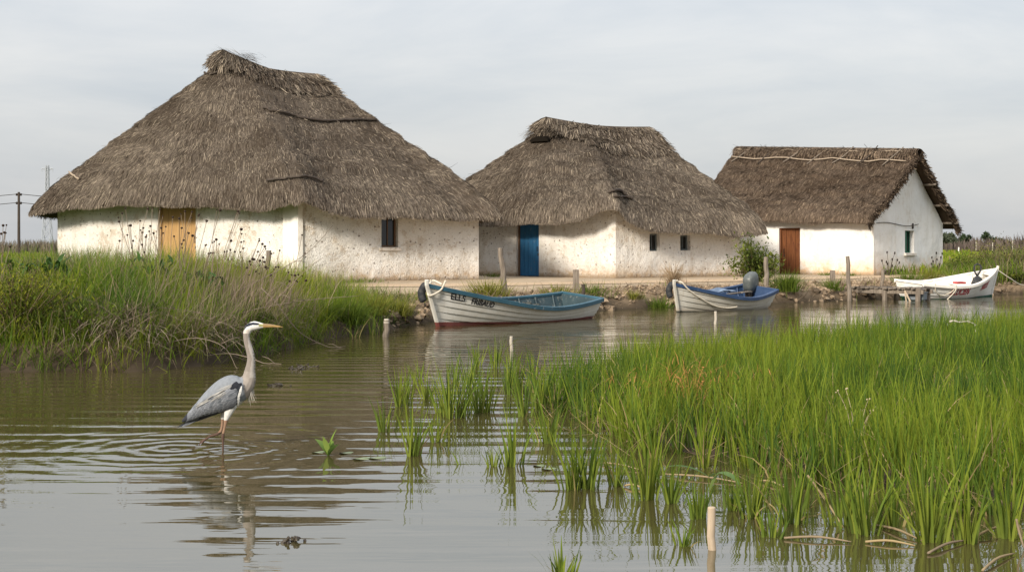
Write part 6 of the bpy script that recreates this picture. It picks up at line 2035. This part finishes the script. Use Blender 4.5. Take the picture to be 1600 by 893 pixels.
# ---- reed belt and scrub on the horizon
def belt(name, x, y, hm, wid, cols):
    base = np.stack([x, y, np.full(len(x), 0.45)], 1)
    V, f, c = ribbons(base, hm * rng.uniform(0.5, 1.15, len(x)), wid * rng.uniform(0.6, 1.3, len(x)), rng.uniform(0, 6.28, len(x)), np.abs(rng.normal(0, 0.2, len(x))), rng.uniform(0, 0.5, len(x)), cols * 0.8, cols, 2, twist=rng.normal(0, 0.5, len(x)))
    tag(mesh_obj(name, V, f, M['straw'], col=np.clip(c, 0.01, 1)), kind='stuff')


n = 9000
x = rng.uniform(-110, -40, n); y = rng.uniform(150, 190, n)
belt('far_reeds', x, y, 1.6 + 0.5 * fbm(x * 0.08, y * 0.08, seed=110), 0.16, np.array((0.135, 0.115, 0.085)) * rng.uniform(0.5, 1.3, (n, 1)))
n = 9000
x = rng.uniform(44, 130, n); y = rng.uniform(205, 250, n)
belt('far_scrub', x, y, 2.3 + 1.3 * fbm(x * 0.12, y * 0.08, seed=112), 0.28, np.array((0.125, 0.098, 0.082)) * rng.uniform(0.5, 1.35, (n, 1)))


def far_tree(label, px, d, h, r, cols, seed, trunk_h=0.3, nlf=1500, flat=0.75):
    X = PX(px, d)
    t0 = thing('tree', label, 'tree', (X, d, 0.45), None, 'trees on the far horizon')
    mb = MB()
    top = h * (1 - flat * 0.5)
    mb.tube([(0, 0, -0.2), (0.05 * r, 0, h * trunk_h * 0.6), (0, 0, h * trunk_h)], [0.055 * h, 0.045 * h, 0.035 * h], 7)
    lobes = []
    for k in range(9):
        a = 2 * math.pi * (k + random.random()) / 9; q = random.uniform(0.25, 0.85)
        c_ = np.array([r * q * math.cos(a), r * q * math.sin(a), h * random.uniform(trunk_h + 0.12, 0.84)]); c_[2] -= 0.10 * h * q
        lobes.append((c_, r * random.uniform(0.28, 0.5)))
        mb.tube([(0, 0, h * trunk_h * 0.9), tuple(c_ * 0.55 + np.array([0, 0, h * trunk_h * 0.4])), tuple(c_)], [0.025 * h, 0.015 * h, 0.006 * h], 5)
    mb.build('trunk', M['bark'], t0, smooth=True)
    li = rng.integers(0, 9, nlf)
    C_ = np.array([l[0] for l in lobes])[li]; R_ = np.array([l[1] for l in lobes])[li]
    v = rng.normal(0, 1, (nlf, 3)); v /= np.linalg.norm(v, axis=1)[:, None]
    p = C_ + v * (R_ * rng.random(nlf) ** 0.45)[:, None] * np.array([1, 1, 0.7])
    k = np.clip(rng.random(nlf) * 0.6 + 0.5 * fbm(p[:, 0] / r * 2, p[:, 1] / r * 2, p[:, 2] / r * 2, seed=seed) + 0.2, 0, 1)
    c = mixc(cols[0], cols[1], k)
    L = 0.085 * h * rng.uniform(0.5, 1.3, nlf)
    V, f, cc = ribbons(p, L, L * 0.7, rng.uniform(0, 6.28, nlf), rng.uniform(0, 3.0, nlf), rng.uniform(0, 0.8, nlf), c, c, 2)
    mesh_obj('crown', V, f, M['leaf'], t0, None, False, np.clip(cc, 0.005, 1))


TD = ((0.022, 0.040, 0.020), (0.060, 0.085, 0.038))
far_tree('tall pale airy tree rising beside the right corner of the gable wall', 1478, 190, 3.9, 1.5, ((0.05, 0.065, 0.04), (0.11, 0.125, 0.075)), 120, 0.42)
far_tree('dark low tree left of the far white post', 1492, 225, 2.6, 1.9, TD, 121, 0.2)
far_tree('small round tree on a bare trunk above the far white post', 1507, 225, 3.4, 1.1, TD, 122, 0.5)
far_tree('largest round dark tree on the far right horizon', 1543, 230, 3.7, 1.7, TD, 123, 0.25, 2000)
far_tree('dark tree joined to the right side of the largest far tree', 1558, 235, 2.9, 1.5, TD, 124, 0.25)
far_tree('low dark tree near the right edge of the horizon', 1588, 240, 2.6, 1.3, TD, 125, 0.25)
far_tree('dim low tree half hidden behind the gable wall', 1471, 230, 2.6, 1.5, TD, 126, 0.2)
# ------------------------------------------------------------------ stakes, jetty, poles, pylon
def stake(name, label, cat, base, top, r0, r1, mat, group=None, square=False, tip=None):
    base, top = np.array(base, float), np.array(top, float)
    mb = MB()
    if square:
        R_ = Vector(tuple(top - base)).to_track_quat('Z', 'Y').to_matrix()
        L = np.linalg.norm(top - base); mb.box(0.5 * (base + top) - base, (2 * r0, 2 * r0 * 0.8, L), R_, 0.004, 0.95)
    else:
        n = 8; q = []
        for k in range(n):
            t_ = k / (n - 1); p = (top - base) * t_ + np.array([math.sin(k * 1.9 + base[0]) * r0 * 0.22, 0, 0]) * (0 < k < n - 1); q.append(p)
        mb.tube(q, [r0 + (r1 - r0) * k / (n - 1) * random.uniform(0.9, 1.1) for k in range(n)], 9)
    o = mb.build(name, mat, None, None, smooth=False, bevel=0.006); o.location = tuple(base)
    return tag(o, label, cat, group)


M['cane'] = m_wood('cut_cane', (0.34, 0.26, 0.18), (0.48, 0.39, 0.29), (20, 20, 2))
M['white_stub'] = m_wood('pale_stub', (0.36, 0.32, 0.26), (0.52, 0.47, 0.40))
WP = M['wood_grey']; SG = 'wooden stakes along the bank'
def gb(px, d, dz=-0.12): X = PX(px, d); return (X, d, gz(X, d) + dz)


stake('stake', 'thin weathered stake in the grass before the corner of the big hut', 'stake', gb(416, 25.5), P(420, 391, 25.5), 0.05, 0.045, WP, SG)
stake('stake', 'tall leaning stake in front of the wall left of the blue door', 'stake', gb(791, 32.2), P(782, 387, 32.2), 0.075, 0.06, WP, SG)
stake('stake', 'square topped post behind the stern of the first boat', 'stake', gb(900, 34.2), P(900, 421, 34.2), 0.075, 0.075, WP, SG, True)
stake('stake', 'dark leaning stub rising at the stern of the first boat', 'stake', gb(914, 32.9, -0.3), P(911, 444, 32.9), 0.05, 0.045, M['wood_pole'], SG)
stake('stake', 'knotty post behind the outboard motor', 'stake', gb(1198, 37.8), P(1197, 401, 37.8), 0.075, 0.06, WP, SG)
stake('stake', 'short stout post on the path edge left of the jetty', 'stake', gb(1301, 40.8), P(1301, 422, 40.8), 0.07, 0.07, WP, SG, True)
stake('stake', 'tallest slim post at the shore end of the jetty', 'stake', (PX(1328, 39.3), 39.3, -0.3), P(1324, 400, 39.3), 0.065, 0.055, WP, SG)
stake('stake', 'leaning post behind the middle of the jetty', 'stake', gb(1376, 41.6, -0.4), P(1380, 420, 41.6), 0.06, 0.05, WP, SG)
stake('stake', 'slanting board end in the mud bank left of the first boat', 'stake', gb(634, 27.7, -0.1), P(628, 491, 27.6), 0.045, 0.045, WP, SG, True)
stake('stub_post', 'short stub with a pale cut top in the water before the first boat', 'post', (*G(602, 526)[:2], -0.3), P(604, 500, G(602, 526)[1]), 0.055, 0.048, WP)
p_ = G(602, 526); mb = MB(); mb.tube([(0, 0, 0), (0.004, 0, 0.07)], [0.051, 0.042], 9); o = mb.build('pale_cap', M['white_stub'], bpy.data.objects['stub_post']); o.location = (0.02, 0, 0.53)
stake('cane_post', 'cut pale cane post standing in the water at the bottom of the photo', 'post', (*G(1112, 858)[:2], -0.3), P(1112, 791, G(1112, 858)[1]), 0.022, 0.021, M['cane'], 'pale cane posts in the water')
stake('cane_post', 'thin white cane post in the water before the stern of the first boat', 'post', (*G(799, 548)[:2], -0.3), P(799, 525, G(799, 548)[1]), 0.024, 0.024, M['white_stub'], 'pale cane posts in the water')
stake('cane_post', 'small white cane post in the water before the second boat', 'post', (*G(1118, 506)[:2], -0.3), P(1118, 486, G(1118, 506)[1]), 0.028, 0.028, M['white_stub'], 'pale cane posts in the water')

# jetty
jb = np.array([PX(1318, 40.4), 40.4]); je = np.array([PX(1440, 39.0), 39.0])
jd = (je - jb); JL = np.linalg.norm(jd); jd /= JL; jn = np.array([-jd[1], jd[0]])
jz = 0.34
jetty = thing('jetty', 'low rickety plank jetty on posts beside the white boat', 'jetty', (*jb, 0.0))
ja = math.atan2(jd[1], jd[0]); RJ = Matrix.Rotation(ja, 3, 'Z')
def J(u, v, z): return (jd[0] * u + jn[0] * v, jd[1] * u + jn[1] * v, z)


nb_ = 17
for k in range(nb_):
    mb = MB(); u = (k + 0.5) * JL / nb_
    mb.box(J(u, 0.35 + random.uniform(-0.05, 0.05), jz + random.uniform(-0.012, 0.016)), (JL / nb_ - 0.03, 0.86 + random.uniform(-0.1, 0.1), 0.035), RJ @ Matrix.Rotation(random.uniform(-0.05, 0.05), 3, 'Z'), 0.004)
    mb.build('plank', WP, jetty)
for v in (0.02, 0.68):
    mb = MB(); mb.box(J(JL / 2, v, jz - 0.09), (JL + 0.1, 0.07, 0.11), RJ, 0.004); mb.build('beam', WP, jetty)
for (px, py, top) in ((1334, 470, 0.30), (1384, 472, 0.30), (1434, 474, 0.33)):
    u = JL * (px - 1318) / (1440 - 1318)
    for v in (-0.03, 0.73):
        mb = MB(); mb.tube([J(u, v, -0.4), J(u + random.uniform(-0.03, 0.03), v, jz + 0.03)], [0.075, 0.068], 8); mb.build('leg', WP, jetty)
mb = MB(); mb.tube([J(JL * 0.92, -0.10, -0.2), J(JL * 0.80, -0.06, jz - 0.05)], 0.025, 7); mb.build('brace', M['cane'], jetty)
mb = MB(); mb.tube([J(JL * 0.84, -0.10, -0.2), J(JL * 0.80, -0.06, jz - 0.05)], 0.020, 7); mb.build('brace', M['cane'], jetty)
mb = MB(); mb.box(J(JL * 0.90, 0.3, jz - 0.21), (0.42, 0.3, 0.20), RJ, 0.01); mb.box(J(JL * 0.90, 0.3, jz - 0.10), (0.46, 0.34, 0.03), RJ, 0.005)
M['crate_grey'] = m_plain('grey_crate', (0.17, 0.19, 0.21), 0.7, 0.2, dirt=(0.30, 0.30, 0.29), dscale=6)
o = mb.build('crate', M['crate_grey']); o.location = (*jb, 0.0)
tag(o, 'grey crate wedged under the outer end of the jetty', 'crate')

# floating scraps
p_ = G(457, 846)
mb = MB()
for k in range(16):
    a = random.uniform(0, 6.28); q0 = np.array([random.gauss(0, 0.035), random.gauss(0, 0.02), random.uniform(-0.012, 0.012)])
    q1 = q0 + np.array([math.cos(a) * random.uniform(0.015, 0.05), 0.5 * math.sin(a) * 0.04, random.uniform(-0.012, 0.03)])
    mb.tube(catmull([q0, 0.5 * (q0 + q1) + np.array([0, 0, random.uniform(0, 0.015)]), q1], 5), [0.004, random.uniform(0.006, 0.014), 0.009, 0.005, 0.002], 5)
M['wet_wood'] = m_plain('wet_wood', (0.035, 0.026, 0.018), 0.5, 0.4, dirt=(0.09, 0.075, 0.04), dscale=40)
o = mb.build('driftwood', M['wet_wood'], None, None); o.location = tuple(p_); tag(o, 'small dark clump of driftwood floating in front of the heron', 'driftwood')
for (px, py, lab) in ((430, 602, 'dark weed clump afloat right of the neck of the heron'), (468, 577, 'dark weed clump afloat below the head of the heron'), (478, 573, 'tiny dark weed clump nearest the first bank tussock')):
    p_ = G(px, py); mb = MB()
    
    for k in range(12):
        q0 = np.array([random.gauss(0, 0.06), random.gauss(0, 0.05), 0.0]); mb.tube(catmull([q0, q0 + rng.normal(0, 0.025, 3) * np.array([1, 1, 0.5]) + np.array([0, 0, 0.015]), q0 + rng.normal(0, 0.05, 3) * np.array([1, 1, 0.6])], 5), [0.004, 0.013, 0.010, 0.006, 0.002], 5)
    o = mb.build('water_weed', M['wet_wood'], None, None); o.location = tuple(p_); tag(o, lab, 'weed', 'floating weed clumps')
p_ = G(1490, 540); p_ = P(1490, 503, 19.5)
mb = MB(); mb.tube(catmull([(-0.06, 0, 0), (0.0, 0.0, 0.02), (0.08, 0, 0.0), (0.2, 0.02, 0.01), (0.3, 0.02, -0.03)], 12), list(np.linspace(0.016, 0.005, 12)), 6)
mb.tube([(0.3, 0.02, -0.03), (0.32, 0.03, -0.3), (0.30, 0.03, -0.62)], 0.005, 5)
o = mb.build('bleached_stem', M['white_stub'], smooth=True); o.location = tuple(p_); tag(o, 'bleached white stem end caught on top of the rice', 'stem')

# dry yellow seed stalks among the rice
for (px, py, d_, lab) in ((1340, 700, 10.2, 'pale branching seed stalk among the rice above the tallest front clump'), (1080, 640, 12.0, 'orange brown withered plant among the rice behind the cut cane post')):
    b_ = np.array([PX(px, d_), d_, 0.03])
    r = thing('dry_weed', lab, 'dry plant', b_, None, None)
    ms, mh = MB(), MB()
    for k in range(6):
        top = np.array([random.uniform(-0.14, 0.14), random.uniform(-0.15, 0.15), random.uniform(0.28, 0.44)])
        ms.tube(catmull([(0.1 * top[0], 0, -0.03), 0.5 * top + np.array([0, 0, 0.06]), top], 7), list(np.linspace(0.0035, 0.002, 7)), 4)
        hd_ = MB()
        for q in range(2): hd_.ball(top + rng.normal(0, 0.008, 3), random.uniform(0.005, 0.008), 6, 4)
        hd_.c = [tuple(min(1, v * 1.1) for v in ((0.42, 0.34, 0.22) if 'pale' in lab else (0.40, 0.20, 0.07)))] * len(hd_.v); hd_.build('seed_head', M['straw'], r, None, smooth=True, col=True)
    cs = (0.33, 0.27, 0.17) if 'pale' in lab else (0.40, 0.20, 0.07)
    ms.c = [cs] * len(ms.v)
    ms.build('stalks', M['straw'], r, None, col=True)
    if 'orange' in lab:
        n = 500
        base = rng.normal(0, 1, (n, 3)) * np.array([0.28, 0.25, 0.10]) + np.array([0, 0, 0.28])
        cc = np.array(cs) * rng.uniform(0.5, 1.2, (n, 1))
        V, f, c = ribbons(base, rng.uniform(0.05, 0.16, n), np.full(n, 0.006), rng.uniform(0, 6.28, n), rng.uniform(0, 2.2, n), rng.uniform(0, 1, n), cc, cc, 2)
        mesh_obj('withered_leaves', V, f, M['straw'], r, None, False, np.clip(c, 0.01, 1))

# utility pole with wires
pd = 150.0; X = PX(29.5, pd)
pole = thing('utility_pole', 'thin wooden utility pole on the left horizon', 'pole', (X, pd, 0.4))
zt = CZ + (HY - 300) * pd / F - 0.4
mb = MB(); mb.tube([(0, 0, -0.3), (0, 0, zt)], [0.17, 0.13], 8); mb.build('shaft', M['wood_pole'], pole)
for z_ in (zt - 0.25, zt - 1.15):
    mb = MB(); mb.ball((0.22, 0, z_), 0.13, 8, 6); mb.ball((-0.22, 0, z_), 0.13, 8, 6); mb.box((0, 0, z_ - 0.1), (0.6, 0.1, 0.08)); mb.build('insulator', M['iron'], pole)
for z_, lab in ((zt - 0.2, 'upper wire running from the utility pole along the left horizon'), (zt - 1.1, 'lower wire running from the utility pole along the left horizon')):
    mb = MB(); pts = []
    for k in range(25):
        q = k / 24 * 2 - 1; x = q * 40; s_ = abs(q)
        pts.append((x, q * 4, z_ - 1.2 * (1 - (2 * s_ - 1) ** 2) * 0.9))
    mb.tube(pts, 0.032, 4); o = mb.build('power_wire', M['iron']); o.location = (X, pd, 0.4); tag(o, lab, 'wire', 'wires on the utility pole')

# lattice pylon far away
yd = 520.0; X = PX(74, yd); base_z = 0.4; ph = CZ + (HY - 258) * yd / F - base_z
py_ = thing('lattice_pylon', 'grey lattice power pylon rising behind the eave of the big hut', 'pylon', (X, yd, base_z))
wid = lambda z: np.interp(z, [0, 0.62 * ph, ph], [1.75, 0.62, 0.42])
mb = MB()
for sx_, sy_ in ((-1, -1), (1, -1), (1, 1), (-1, 1)):
    zs_ = np.linspace(0, ph, 12); mb.tube([(sx_ * wid(z), sy_ * wid(z), z) for z in zs_], 0.15, 4)
mb.build('leg_frame', M['steel_grey'], py_)
mb = MB(); zs_ = list(np.linspace(0, 0.62 * ph, 6)) + list(np.linspace(0.70 * ph, ph, 6))
for a, b in zip(zs_[:-1], zs_[1:]):
    for f_ in range(4):
        c4 = [(-1, -1), (1, -1), (1, 1), (-1, 1)]; p, q = c4[f_], c4[(f_ + 1) % 4]
        mb.tube([(p[0] * wid(a), p[1] * wid(a), a), (q[0] * wid(b), q[1] * wid(b), b)], 0.085, 4); mb.tube([(q[0] * wid(a), q[1] * wid(a), a), (p[0] * wid(b), p[1] * wid(b), b)], 0.085, 4)
        mb.tube([(p[0] * wid(a), p[1] * wid(a), a), (q[0] * wid(a), q[1] * wid(a), a)], 0.07, 4)
mb.build('bracing', M['steel_grey'], py_)
for z_ in (ph * 0.96,):
    mb = MB()
    for s_ in (-1, 1): mb.tube([(0, 0, z_ + 0.3), (s_ * 2.0, 0, z_)], 0.14, 4); mb.tube([(0, 0, z_ - 0.9), (s_ * 2.0, 0, z_)], 0.12, 4); mb.tube([(s_ * 2.0, 0, z_), (s_ * 2.0, 0, z_ - 1.2)], 0.12, 4)
    mb.build('cross_arm', M['steel_grey'], py_)

# posts in the far field on the right
M['white_post'] = m_plain('white_post', (0.75, 0.73, 0.68), 0.8, 0.2)
for (px, y0, y1, d_, r_, m_, lab) in ((1498, 398, 386, 165, 0.075, 'white_post', 'bright white marker post at the edge of the far green field'), (1525, 397, 377, 185, 0.055, 'white_stub', 'thin pale post below the left side of the largest far tree'), (1551, 402, 379, 150, 0.05, 'white_stub', 'thin pale post below the right side of the largest far tree'), (1582, 397, 376, 185, 0.06, 'white_stub', 'thin pale post near the right edge of the far field'), (1544, 396, 384, 185, 0.07, 'wood_grey', 'short brown post in front of the far scrub')):
    stake('field_post', lab, 'post', (PX(px, d_), d_, 0.3), P(px, y1, d_), r_, r_, M[m_], 'posts in the far field')
